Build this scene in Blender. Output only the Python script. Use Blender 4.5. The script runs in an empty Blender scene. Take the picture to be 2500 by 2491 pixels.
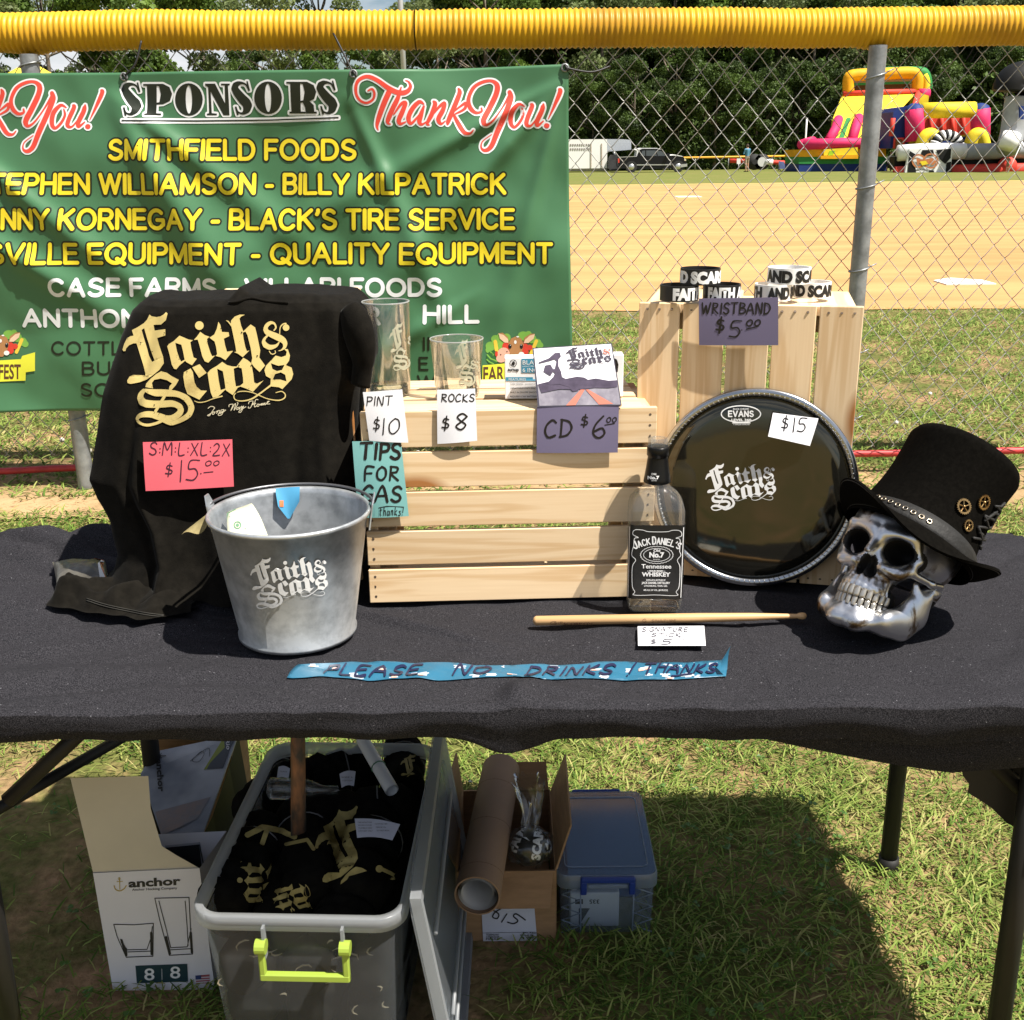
import bpy, bmesh, math, random
import numpy as np
from mathutils import Matrix, Vector, noise as mnoise, geometry as mgeo
R = math.radians; PI = math.pi
sc = bpy.context.scene
random.seed(7); np.random.seed(7)
# ---------------------------------------------------------------- camera
CAMH = 1.44; FPX = 2680.0
cam_d = bpy.data.cameras.new('camera'); cam = bpy.data.objects.new('camera', cam_d); sc.collection.objects.link(cam)
cam_d.sensor_width = 36; cam_d.lens = 36*FPX/2500; cam_d.clip_end = 3000; cam_d.clip_start = .05
CM = Matrix.Translation((0, 0, CAMH)) @ Matrix.Rotation(R(90-18.0), 4, 'X') @ Matrix.Rotation(R(-0.6), 4, 'Z')
cam.matrix_world = CM
sc.camera = cam
# ---------------------------------------------------------------- sun and sky
SD = Vector((-.37, .22, -.74)).normalized()          # the way the light travels
sun_d = bpy.data.lights.new('sun', 'SUN'); sun = bpy.data.objects.new('sun', sun_d); sc.collection.objects.link(sun)
sun_d.energy = 5.0; sun_d.angle = R(.53); sun_d.color = (1, .95, .86)
sun.rotation_euler = SD.to_track_quat('-Z', 'Y').to_euler()
w = bpy.data.worlds.new('World'); sc.world = w; w.use_nodes = True
nt = w.node_tree; bg = nt.nodes['Background']; N = nt.nodes.new; L = nt.links.new
sky = N('ShaderNodeTexSky'); sky.sky_type = 'NISHITA'; sky.sun_disc = False
sky.sun_elevation = math.asin(-SD.z); sky.sun_rotation = math.atan2(-SD.x, -SD.y)
tc = N('ShaderNodeTexCoord'); mp = N('ShaderNodeMapping'); mp.inputs['Scale'].default_value = (1, 1, 3.2)
cn = N('ShaderNodeTexNoise'); cn.inputs['Scale'].default_value = 2.6; cn.inputs['Detail'].default_value = 8; cn.inputs['Roughness'].default_value = .6
cr = N('ShaderNodeValToRGB'); cr.color_ramp.elements[0].position = .46; cr.color_ramp.elements[1].position = .62
mx = N('ShaderNodeMix'); mx.data_type = 'RGBA'; mx.inputs['B'].default_value = (9.0, 9.1, 9.4, 1)
L(tc.outputs['Generated'], mp.inputs[0]); L(mp.outputs[0], cn.inputs['Vector']); L(cn.outputs['Fac'], cr.inputs[0])
L(cr.outputs[0], mx.inputs['Factor']); L(sky.outputs[0], mx.inputs['A']); L(mx.outputs['Result'], bg.inputs[0])
bg.inputs[1].default_value = 0.05
vs = sc.view_settings; vs.view_transform = 'Standard'; vs.look = 'None'; vs.exposure = 1.0; vs.gamma = 1; vs.use_curve_mapping = False
sc.cycles.max_bounces = 8; sc.cycles.diffuse_bounces = 2; sc.cycles.transparent_max_bounces = 24; sc.cycles.transmission_bounces = 10; sc.cycles.caustics_refractive = False; sc.cycles.caustics_reflective = False
# ---------------------------------------------------------------- helpers
def ray(u, v):
    d = CM.to_3x3() @ Vector(((u-1250)/FPX, -(v-1245.5)/FPX, -1)); return d
def W(u, v, x=None, y=None, z=None):
    """world point seen at photo pixel (u, v) on the plane x, y or z = const"""
    d = ray(u, v); o = Vector((0, 0, CAMH))
    t = (z-CAMH)/d.z if z is not None else (y/d.y if y is not None else x/d.x)
    return o+d*t
def lerp(a, b, t): return a+(b-a)*t
def vn(x, y=0, z=0): return mnoise.noise((x, y, z))
MATS = {}
def M(name, col=(.5, .5, .5), rough=.6, metal=0., var=.15, scale=9., bump=0., bscale=80., spec=.5, coat=0., trans=0., alpha=1., emit=0, col2=None, ior=1.45, sheen=0., detail=4, space='Object', croug=.1, sss=0, stretch=None, c2pos=(.35, .65), transl=0.):
    if name in MATS: return MATS[name]
    m = bpy.data.materials.new(name); MATS[name] = m; m.use_nodes = True
    nt = m.node_tree; p = nt.nodes['Principled BSDF']; N = nt.nodes.new; L = nt.links.new
    I = p.inputs
    I['Roughness'].default_value = rough; I['Metallic'].default_value = metal; I['Specular IOR Level'].default_value = spec
    I['Coat Weight'].default_value = coat; I['Coat Roughness'].default_value = croug; I['Transmission Weight'].default_value = trans; I['Alpha'].default_value = alpha; I['IOR'].default_value = ior
    I['Sheen Weight'].default_value = sheen
    if sheen: I['Sheen Roughness'].default_value = .4
    c = (*col, 1)
    I['Base Color'].default_value = c
    tcn = N('ShaderNodeTexCoord'); src = tcn.outputs[space]
    if stretch:
        mpn = N('ShaderNodeMapping'); mpn.inputs['Scale'].default_value = stretch; L(src, mpn.inputs[0]); src = mpn.outputs[0]
    if var or col2:
        n = N('ShaderNodeTexNoise'); n.inputs['Scale'].default_value = scale; n.inputs['Detail'].default_value = detail; n.inputs['Roughness'].default_value = .6; L(src, n.inputs['Vector'])
        r = N('ShaderNodeValToRGB'); e = r.color_ramp.elements
        e[0].position, e[1].position = c2pos
        if col2: e[0].color = (*col2, 1); e[1].color = c
        else:
            e[0].color = (*[max(0, k*(1-var)) for k in col], 1); e[1].color = (*[min(1, k*(1+var)) for k in col], 1)
        L(n.outputs['Fac'], r.inputs[0]); L(r.outputs[0], I['Base Color'])
    if bump:
        n2 = N('ShaderNodeTexNoise'); n2.inputs['Scale'].default_value = bscale; n2.inputs['Detail'].default_value = 3; L(src, n2.inputs['Vector'])
        b = N('ShaderNodeBump'); b.inputs['Strength'].default_value = bump; b.inputs['Distance'].default_value = .01; L(n2.outputs['Fac'], b.inputs['Height']); L(b.outputs[0], I['Normal'])
    if transl:
        t = N('ShaderNodeBsdfTranslucent'); t.inputs[0].default_value = c; ms = N('ShaderNodeMixShader'); ms.inputs[0].default_value = transl
        out = nt.nodes['Material Output']; L(p.outputs[0], ms.inputs[1]); L(t.outputs[0], ms.inputs[2]); L(ms.outputs[0], out.inputs[0])
        if var or col2: L(r.outputs[0], t.inputs[0])
    return m
MW = {}
def pm(o): return MW.get(o.name, Matrix.Identity(4)) if o else Matrix.Identity(4)
def tag(o, label=None, cat=None, group=None, kind=None):
    if label: o['label'] = label
    if cat: o['category'] = cat
    if group: o['group'] = group
    if kind: o['kind'] = kind
    return o
def thing(name, label, cat, loc=(0, 0, 0), rz=0, group=None, mat=None):
    o = bpy.data.objects.new(name, None); sc.collection.objects.link(o); o.empty_display_size = .1
    m = mat if mat is not None else Matrix.Translation(loc) @ Matrix.Rotation(rz, 4, 'Z')
    o.matrix_world = m; MW[o.name] = m.copy()
    return tag(o, label, cat, group)
def link(name, me, parent=None, mat=None, loc=None):
    """me is in world coordinates unless loc (a Matrix) says where it stands"""
    o = bpy.data.objects.new(name, me); sc.collection.objects.link(o)
    if mat is not None and not me.materials: me.materials.append(mat)
    m = loc if loc is not None else Matrix.Identity(4)
    if parent is not None:
        o.parent = parent; o.matrix_parent_inverse = Matrix.Identity(4); o.matrix_basis = pm(parent).inverted() @ m
    else: o.matrix_world = m
    MW[o.name] = m.copy()
    return o
def mesh(name, V, F, smooth=False, mats=None, fm=None):
    me = bpy.data.meshes.new(name); me.from_pydata([tuple(v) for v in V], [], F)
    if smooth: me.polygons.foreach_set('use_smooth', [True]*len(me.polygons))
    for m in mats or []: me.materials.append(m)
    if fm: me.polygons.foreach_set('material_index', fm)
    me.update(); return me
class B:
    """collects shapes; build() links them as one object. Vertices are world, or local to `loc` given to build"""
    def __init__(s): s.V = []; s.F = []; s.m = []; s.cm = 0
    def add(s, V, F):
        k = len(s.V); s.V += [Vector(v) for v in V]; s.F += [tuple(i+k for i in f) for f in F]; s.m += [s.cm]*len(F); return s
    def box(s, c, d, X=None, bev=0.):
        hx, hy, hz = d[0]/2, d[1]/2, d[2]/2; c = Vector(c); X = X or Matrix.Identity(3)
        if bev:
            b = min(bev, hx*.9, hy*.9, hz*.9); V = []; 
            for sx in (-1, 1):
                for sy in (-1, 1):
                    for sz in (-1, 1):
                        V += [c+X@Vector((sx*hx, sy*(hy-b), sz*(hz-b))), c+X@Vector((sx*(hx-b), sy*hy, sz*(hz-b))), c+X@Vector((sx*(hx-b), sy*(hy-b), sz*hz))]
            I = lambda x, y, z, k: ((x*2+y)*2+z)*3+k
            F = [(I(1,0,0,0), I(1,1,0,0), I(1,1,1,0), I(1,0,1,0)), (I(0,1,0,0), I(0,0,0,0), I(0,0,1,0), I(0,1,1,0)),
                 (I(1,1,0,1), I(0,1,0,1), I(0,1,1,1), I(1,1,1,1)), (I(0,0,0,1), I(1,0,0,1), I(1,0,1,1), I(0,0,1,1)),
                 (I(0,0,1,2), I(1,0,1,2), I(1,1,1,2), I(0,1,1,2)), (I(0,1,0,2), I(1,1,0,2), I(1,0,0,2), I(0,0,0,2))]
            for a in (0, 1):
                for q in (0, 1):
                    F += [(I(a,0,q,0), I(a,0,q,2), I(a,1,q,2), I(a,1,q,0))[::(1 if a != q else -1)], (I(0,a,q,1), I(0,a,q,2), I(1,a,q,2), I(1,a,q,1))[::(1 if a == q else -1)], (I(a,q,0,0), I(a,q,0,1), I(a,q,1,1), I(a,q,1,0))[::(1 if a == q else -1)]]
            for x in (0, 1):
                for y in (0, 1):
                    for z in (0, 1):
                        F.append((I(x,y,z,0), I(x,y,z,1), I(x,y,z,2))[::(1 if (x+y+z) % 2 else -1)])
            return s.add(V, F)
        V = [c+X@Vector((a*hx, b*hy, e*hz)) for a in (-1, 1) for b in (-1, 1) for e in (-1, 1)]
        return s.add(V, [(0,1,3,2), (4,6,7,5), (0,4,5,1), (2,3,7,6), (0,2,6,4), (1,5,7,3)])
    def tube(s, P, r, n=8, cap=True, closed=False, flat=1.):
        P = [Vector(p) for p in P]; m = len(P); rs = r if hasattr(r, '__len__') else [r]*m
        up = None; V = []; 
        for i in range(m):
            if closed: t = (P[(i+1) % m]-P[i-1]).normalized()
            else: t = (P[min(i+1, m-1)]-P[max(i-1, 0)]).normalized()
            if up is None: up = t.orthogonal().normalized()
            up = (up-t*up.dot(t)); up = up.normalized() if up.length > 1e-6 else t.orthogonal().normalized()
            sd = t.cross(up)
            for k in range(n):
                a = 2*PI*k/n; V.append(P[i]+up*math.cos(a)*rs[i]*flat+sd*math.sin(a)*rs[i])
        F = []
        for i in range(m if closed else m-1):
            j = (i+1) % m
            for k in range(n): F.append((i*n+k, i*n+(k+1) % n, j*n+(k+1) % n, j*n+k))
        if cap and not closed: F += [tuple(range(n))[::-1], tuple((m-1)*n+k for k in range(n))]
        return s.add(V, F)
    def lathe(s, prof, n=32, X=None, c=(0, 0, 0), sx=1., sy=1., sq=None):
        """prof: (r, z) list; closed top/bottom when r = 0"""
        X = X or Matrix.Identity(3); c = Vector(c); V = []; F = []; rows = []
        for r, z in prof:
            if r < 1e-7: rows.append([len(V)]); V.append(c+X@Vector((0, 0, z)))
            else:
                row = []
                for k in range(n):
                    a = 2*PI*k/n; q = 1.
                    if sq: q = sq(a, z)
                    row.append(len(V)); V.append(c+X@Vector((r*q*math.cos(a)*sx, r*q*math.sin(a)*sy, z)))
                rows.append(row)
        for a, b in zip(rows, rows[1:]):
            for k in range(n):
                if len(a) == 1 and len(b) == 1: continue
                if len(a) == 1: F.append((a[0], b[(k+1) % n], b[k]))
                elif len(b) == 1: F.append((a[k], a[(k+1) % n], b[0]))
                else: F.append((a[k], a[(k+1) % n], b[(k+1) % n], b[k]))
        return s.add(V, F)
    def grid(s, f, nu, nv, closeu=False):
        V = [f(i/nu, j/nv) for j in range(nv+1) for i in range(nu if closeu else nu+1)]
        w_ = nu if closeu else nu+1
        F = [(j*w_+i, j*w_+(i+1) % w_, (j+1)*w_+(i+1) % w_, (j+1)*w_+i) for j in range(nv) for i in range(nu)]
        return s.add(V, F)
    def prism(s, pts, f0, f1):
        """pts 2D outline; f0, f1 map it to the two faces"""
        n = len(pts); V = [f0(*p) for p in pts]+[f1(*p) for p in pts]
        T = mgeo.tessellate_polygon([[Vector((p[0], p[1], 0)) for p in pts]])
        F = [tuple(t) for t in T]+[tuple(i+n for i in t[::-1]) for t in T]+[(i, (i+1) % n, n+(i+1) % n, n+i) for i in range(n)]
        return s.add(V, F)
    def sheet(s, f, nu, nv, th):
        """a surface with thickness; f(u,v) -> point"""
        def nrm(u, v):
            e = 1e-3; a = f(min(1, u+e), v)-f(max(0, u-e), v); b = f(u, min(1, v+e))-f(u, max(0, v-e)); n = a.cross(b)
            return n.normalized() if n.length > 1e-12 else Vector((0, 0, 1))
        P = [[f(i/nu, j/nv) for i in range(nu+1)] for j in range(nv+1)]; Q = [[P[j][i]-nrm(i/nu, j/nv)*th for i in range(nu+1)] for j in range(nv+1)]
        n = (nu+1)*(nv+1); I = lambda i, j, k: k*n+j*(nu+1)+i
        F = []
        for j in range(nv):
            for i in range(nu): F += [(I(i,j,0), I(i+1,j,0), I(i+1,j+1,0), I(i,j+1,0)), (I(i,j+1,1), I(i+1,j+1,1), I(i+1,j,1), I(i,j,1))]
        for i in range(nu): F += [(I(i,0,0), I(i,0,1), I(i+1,0,1), I(i+1,0,0)), (I(i,nv,0), I(i+1,nv,0), I(i+1,nv,1), I(i,nv,1))]
        for j in range(nv): F += [(I(0,j,0), I(0,j+1,0), I(0,j+1,1), I(0,j,1)), (I(nu,j,0), I(nu,j,1), I(nu,j+1,1), I(nu,j+1,0))]
        return s.add([p for r in P for p in r]+[p for r in Q for p in r], F)
    def build(s, name, mat, parent=None, smooth=False, X=None, auto=None):
        """X: matrix that places local vertices"""
        me = mesh(name, s.V, s.F, smooth or bool(auto), mat if isinstance(mat, (list, tuple)) else [mat], s.m if isinstance(mat, (list, tuple)) else None)
        if auto:
            me.set_sharp_from_angle(angle=R(auto))
        return link(name, me, parent, None, X)
def fixn(o):
    bm = bmesh.new(); bm.from_mesh(o.data); bmesh.ops.recalc_face_normals(bm, faces=bm.faces[:]); bm.to_mesh(o.data); bm.free(); return o
def dup(o, X, label=None, parent=None, src=None):
    c = o.copy(); sc.collection.objects.link(c)
    if parent is None:
        c.matrix_world = X; MW[c.name] = X.copy()
        if label: c['label'] = label
    else: c.parent = parent; c.matrix_parent_inverse = o.matrix_parent_inverse.copy(); c.matrix_basis = o.matrix_basis.copy(); MW[c.name] = MW[parent.name] @ c.matrix_basis
    for ch in [k for k in sc.collection.objects if k.parent == o]: dup(ch, None, parent=c)
    return c
# ------------------------------------------------ flat print: pen strokes, letters, outlines
_zc = [0]
def zj():
    _zc[0] = (_zc[0]+1) % 12; return _zc[0]*1.6e-5
def hull(P):
    P = sorted(set((round(p[0], 7), round(p[1], 7)) for p in P))
    def half(P):
        h = []
        for p in P:
            while len(h) > 1 and (h[-1][0]-h[-2][0])*(p[1]-h[-2][1])-(h[-1][1]-h[-2][1])*(p[0]-h[-2][0]) <= 0: h.pop()
            h.append(p)
        return h
    a = half(P); b = half(P[::-1]); return a[:-1]+b[:-1]
def smoothp(P, n=6):
    P = [tuple(map(float, p)) for p in P]
    if len(P) < 3: return P
    Q = [P[0]]+P+[P[-1]]; out = []
    for i in range(1, len(Q)-2):
        a, b, c, d = Q[i-1:i+3]
        for k in range(n):
            t = k/n; out.append(tuple(.5*(2*b[j]+(c[j]-a[j])*t+(2*a[j]-5*b[j]+4*c[j]-d[j])*t*t+(3*b[j]-a[j]-3*c[j]+d[j])*t**3) for j in range(len(b))))
    out.append(P[-1]); return out
def pen(P, w, smooth=0, grow=0, ns=8):
    """round pen; P of (x, y) or (x, y, width)"""
    if smooth: P = smoothp(P, smooth)
    S = []; rr = [((p[2] if len(p) > 2 else w)/2+grow) for p in P]
    C = [[(p[0]+r*math.cos(2*PI*k/ns), p[1]+r*math.sin(2*PI*k/ns)) for k in range(ns)] for p, r in zip(P, rr)]
    if len(P) == 1: return [(hull(C[0]), zj())]
    return [(hull(a+b), zj()) for a, b in zip(C, C[1:])]
def nib(P, w, ang, t=.18, smooth=0):
    if smooth: P = smoothp(P, smooth)
    c, s_ = math.cos(ang), math.sin(ang); h = w/2; q = h*t
    N_ = [(c*h-s_*q, s_*h+c*q), (c*h+s_*q, s_*h-c*q), (-c*h-s_*q, -s_*h+c*q), (-c*h+s_*q, -s_*h-c*q)]
    C = [[(p[0]+x, p[1]+y) for x, y in N_] for p in P]
    return [(hull(a+b), zj()) for a, b in zip(C, C[1:])]
def poly(*loops):
    """filled outline with holes -> triangles"""
    V = [[Vector((p[0], p[1], 0)) for p in l] for l in loops]; flat = [p for l in loops for p in l]; z = zj()
    return [([flat[i] for i in t], z) for t in mgeo.tessellate_polygon(V)]
def rect(x0, y0, x1, y1): return [([(x0, y0), (x1, y0), (x1, y1), (x0, y1)], zj())]
def disc(x, y, r, n=20, ry=None): return [([(x+r*math.cos(2*PI*k/n), y+(ry or r)*math.sin(2*PI*k/n)) for k in range(n)], zj())]
def ringp(x, y, r, wd, n=28, ry=None):
    ry = ry or r; return pen([(x+r*math.cos(2*PI*k/n), y+ry*math.sin(2*PI*k/n)) for k in range(n+1)], wd)
_tc = {}
def text(s, x0, y0, w_=None, h=1., off=0., align='L', shear=0.):
    """built-in font; baseline at y0 (y up), cap height h, stretched to width w_"""
    key = (s, round(off/h, 4))
    if key not in _tc:
        cu = bpy.data.curves.new('t', 'FONT'); cu.body = s; cu.size = 1; cu.resolution_u = 3; cu.offset = off/h*.73
        ob = bpy.data.objects.new('t', cu); sc.collection.objects.link(ob); dg = bpy.context.evaluated_depsgraph_get()
        me = bpy.data.meshes.new_from_object(ob.evaluated_get(dg)); T = []
        me.calc_loop_triangles(); vs_ = [v.co.copy() for v in me.vertices]
        for t in me.loop_triangles: T.append([(vs_[i].x, vs_[i].y) for i in t.vertices])
        bpy.data.objects.remove(ob); bpy.data.curves.remove(cu); bpy.data.meshes.remove(me); _tc[key] = T
    T = _tc[key]
    if not T: return []
    xs = [p[0] for t in T for p in t]; a, b = min(xs), max(xs); k = h/.73
    g = off*2
    kx = (w_+g)/(b-a) if w_ else k
    xo = x0-(g/2 if w_ else 0) if align == 'L' else (x0-(b-a)*kx/2 if align == 'C' else x0-(b-a)*kx)
    z = zj()
    return [([(xo+(p[0]-a)*kx+shear*p[1]*k, y0+p[1]*k) for p in t], z) for t in T]
def xf(S, ox=0, oy=0, sx=1., sy=None, rot=0.):
    sy = sx if sy is None else sy; c, s_ = math.cos(rot), math.sin(rot)
    return [([(ox+c*x*sx-s_*y*sy, oy+s_*x*sx+c*y*sy) for x, y in p], z) for p, z in S]
def decal(name, S, f, mat, parent, h=.0006, edge=None):
    """S shapes in 2D; f(x, y, height) -> world point. edge: longest edge before it is split"""
    V = []; F = []; idx = {}
    def vid(x, y, z):
        k = (round(x, 6), round(y, 6), z)
        if k not in idx: idx[k] = len(V); V.append(f(x, y, h+z))
        return idx[k]
    for p, z in S:
        if edge is None:
            if len(p) > 2: F.append(tuple(dict.fromkeys(vid(x, y, z) for x, y in p)))
            continue
        st = [(p[0], p[i], p[i+1]) for i in range(1, len(p)-1)]
        while st:
            t = st.pop(); d = [math.dist(t[i], t[(i+1) % 3]) for i in range(3)]; m = max(d)
            if m > edge:
                i = d.index(m); a, b, c = t[i], t[(i+1) % 3], t[(i+2) % 3]; q = ((a[0]+b[0])/2, (a[1]+b[1])/2); st += [(a, q, c), (q, b, c)]
            else: F.append(tuple(dict.fromkeys(vid(x, y, z) for x, y in t)))
    F = [f_ for f_ in F if len(f_) > 2]
    # face towards h
    me = mesh(name, V, F, edge is not None)
    return link(name, me, parent, mat)
def frame(O, ex, ey):
    O = Vector(O); ex = Vector(ex).normalized(); ey = Vector(ey); ey = (ey-ex*ex.dot(ey)).normalized(); n = ex.cross(ey)
    return lambda x, y, h=0.: O+ex*x+ey*y+n*h
# hand lettering, y up, cap height 1
HG = {'A': [[(0,0),(.38,1),(.75,0)],[(.12,.36),(.66,.38)]], 'B': [[(.05,0),(.08,1)],[(.05,1),(.5,.9),(.52,.65),(.1,.52),(.6,.42),(.6,.1),(.05,0)]],
 'C': [[(.62,.85),(.4,1),(.1,.7),(.05,.3),(.25,0),(.62,.12)]], 'D': [[(.1,0),(.1,1)],[(.05,1),(.5,.88),(.68,.5),(.45,.1),(.05,0)]],
 'E': [[(.6,1),(.1,.97),(.08,.02),(.6,.05)],[(.1,.52),(.5,.54)]], 'F': [[(.08,0),(.1,1),(.65,1)],[(.1,.52),(.52,.54)]],
 'G': [[(.62,.85),(.4,1),(.1,.72),(.05,.3),(.28,0),(.62,.15),(.62,.42),(.38,.42)]], 'H': [[(.05,0),(.08,1)],[(.6,0),(.62,1)],[(.08,.5),(.6,.52)]],
 'I': [[(.1,0),(.12,1)]], 'K': [[(.08,0),(.1,1)],[(.6,1),(.12,.45),(.65,0)]], 'L': [[(.1,1),(.08,.03),(.55,.04)]],
 'M': [[(.02,0),(.1,1),(.4,.4),(.72,1),(.8,0)]], 'N': [[(.05,0),(.1,1),(.58,.02),(.64,1)]], 'O': [[(.35,1),(.06,.7),(.08,.2),(.38,0),(.66,.3),(.62,.8),(.33,1)]],
 'P': [[(.08,0),(.1,1)],[(.05,1),(.55,.95),(.55,.6),(.1,.48)]], 'R': [[(.08,0),(.1,1)],[(.05,1),(.55,.92),(.5,.6),(.12,.5),(.66,0)]],
 'S': [[(.6,.85),(.4,1),(.12,.85),(.15,.6),(.5,.42),(.56,.15),(.3,0),(.03,.14)]], 'T': [[(0,.98),(.7,1)],[(.36,1),(.34,0)]],
 'U': [[(.06,1),(.08,.25),(.3,0),(.55,.2),(.6,1)]], 'W': [[(0,1),(.2,0),(.42,.75),(.62,0),(.9,1)]], 'X': [[(.02,0),(.6,1)],[(.05,1),(.62,0)]],
 '0': [[(.3,1),(.06,.65),(.1,.15),(.3,0),(.54,.35),(.5,.85),(.3,1)]], '1': [[(.1,1),(.12,0)]], '2': [[(.05,.8),(.3,1),(.52,.8),(.4,.45),(.02,0),(.6,.03)]],
 '5': [[(.6,1),(.18,.98),(.12,.58),(.42,.58),(.56,.3),(.38,.02),(.05,.05)]], '6': [[(.42,1),(.12,.6),(.06,.2),(.3,0),(.52,.2),(.4,.45),(.1,.3)]],
 '8': [[(.5,.85),(.3,1),(.1,.8),(.25,.55),(.5,.3),(.32,0),(.08,.2),(.3,.5),(.52,.82)]], '$': [[(.45,.75),(.2,.82),(.1,.6),(.45,.42),(.4,.2),(.05,.22)],[(.3,1),(.24,0)]],
 '!': [[(.18,1),(.1,.3)],[(.07,.04),(.08,.02)]], ':': [[(.08,.62),(.1,.6)],[(.08,.3),(.1,.28)]], '.': [[(.05,.03),(.08,.02)]], '-': [[(.05,.5),(.3,.5)]],
 't': [[(.2,.9),(.15,.1),(.3,0)],[(0,.62),(.4,.66)]], 'h': [[(.05,0),(.1,1)],[(.07,.4),(.28,.6),(.35,0)]], 'a': [[(.38,.55),(.1,.5),(.08,.05),(.34,.15),(.4,.55),(.42,0)]], 'n': [[(.05,0),(.07,.58)],[(.07,.4),(.28,.6),(.34,0)]], 'k': [[(.05,0),(.1,1)],[(.4,.6),(.1,.28),(.42,0)]], 's': [[(.36,.55),(.1,.5),(.3,.25),(.25,.02),(.02,.05)]]}
def hand(s, x0, y0, h, w_=None, pw=.12, seed=1, jit=.04, slant=.08):
    """marker lettering; returns shapes"""
    rr = random.Random(seed); x = 0; out = []; G = []
    for ch in s:
        if ch == ' ': x += .45; continue
        g = HG[ch]; mxx = max(p[0] for st in g for p in st); dy = rr.uniform(-jit, jit); k = 1+rr.uniform(-jit, jit)
        for st in g: G.append([(x+p[0]*k+slant*p[1], p[1]*k+dy) for p in st])
        x += mxx+.22
    tot = x-.22; kx = (w_/tot) if w_ else h
    for st in G:
        P = [(x0+p[0]*kx, y0+p[1]*h) for p in st]
        P = [(p[0], p[1], pw*h*(1.0 if i else .85)) for i, p in enumerate(P)]
        out += pen(smoothp(P, 4), pw*h, ns=6)
    return out
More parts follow.
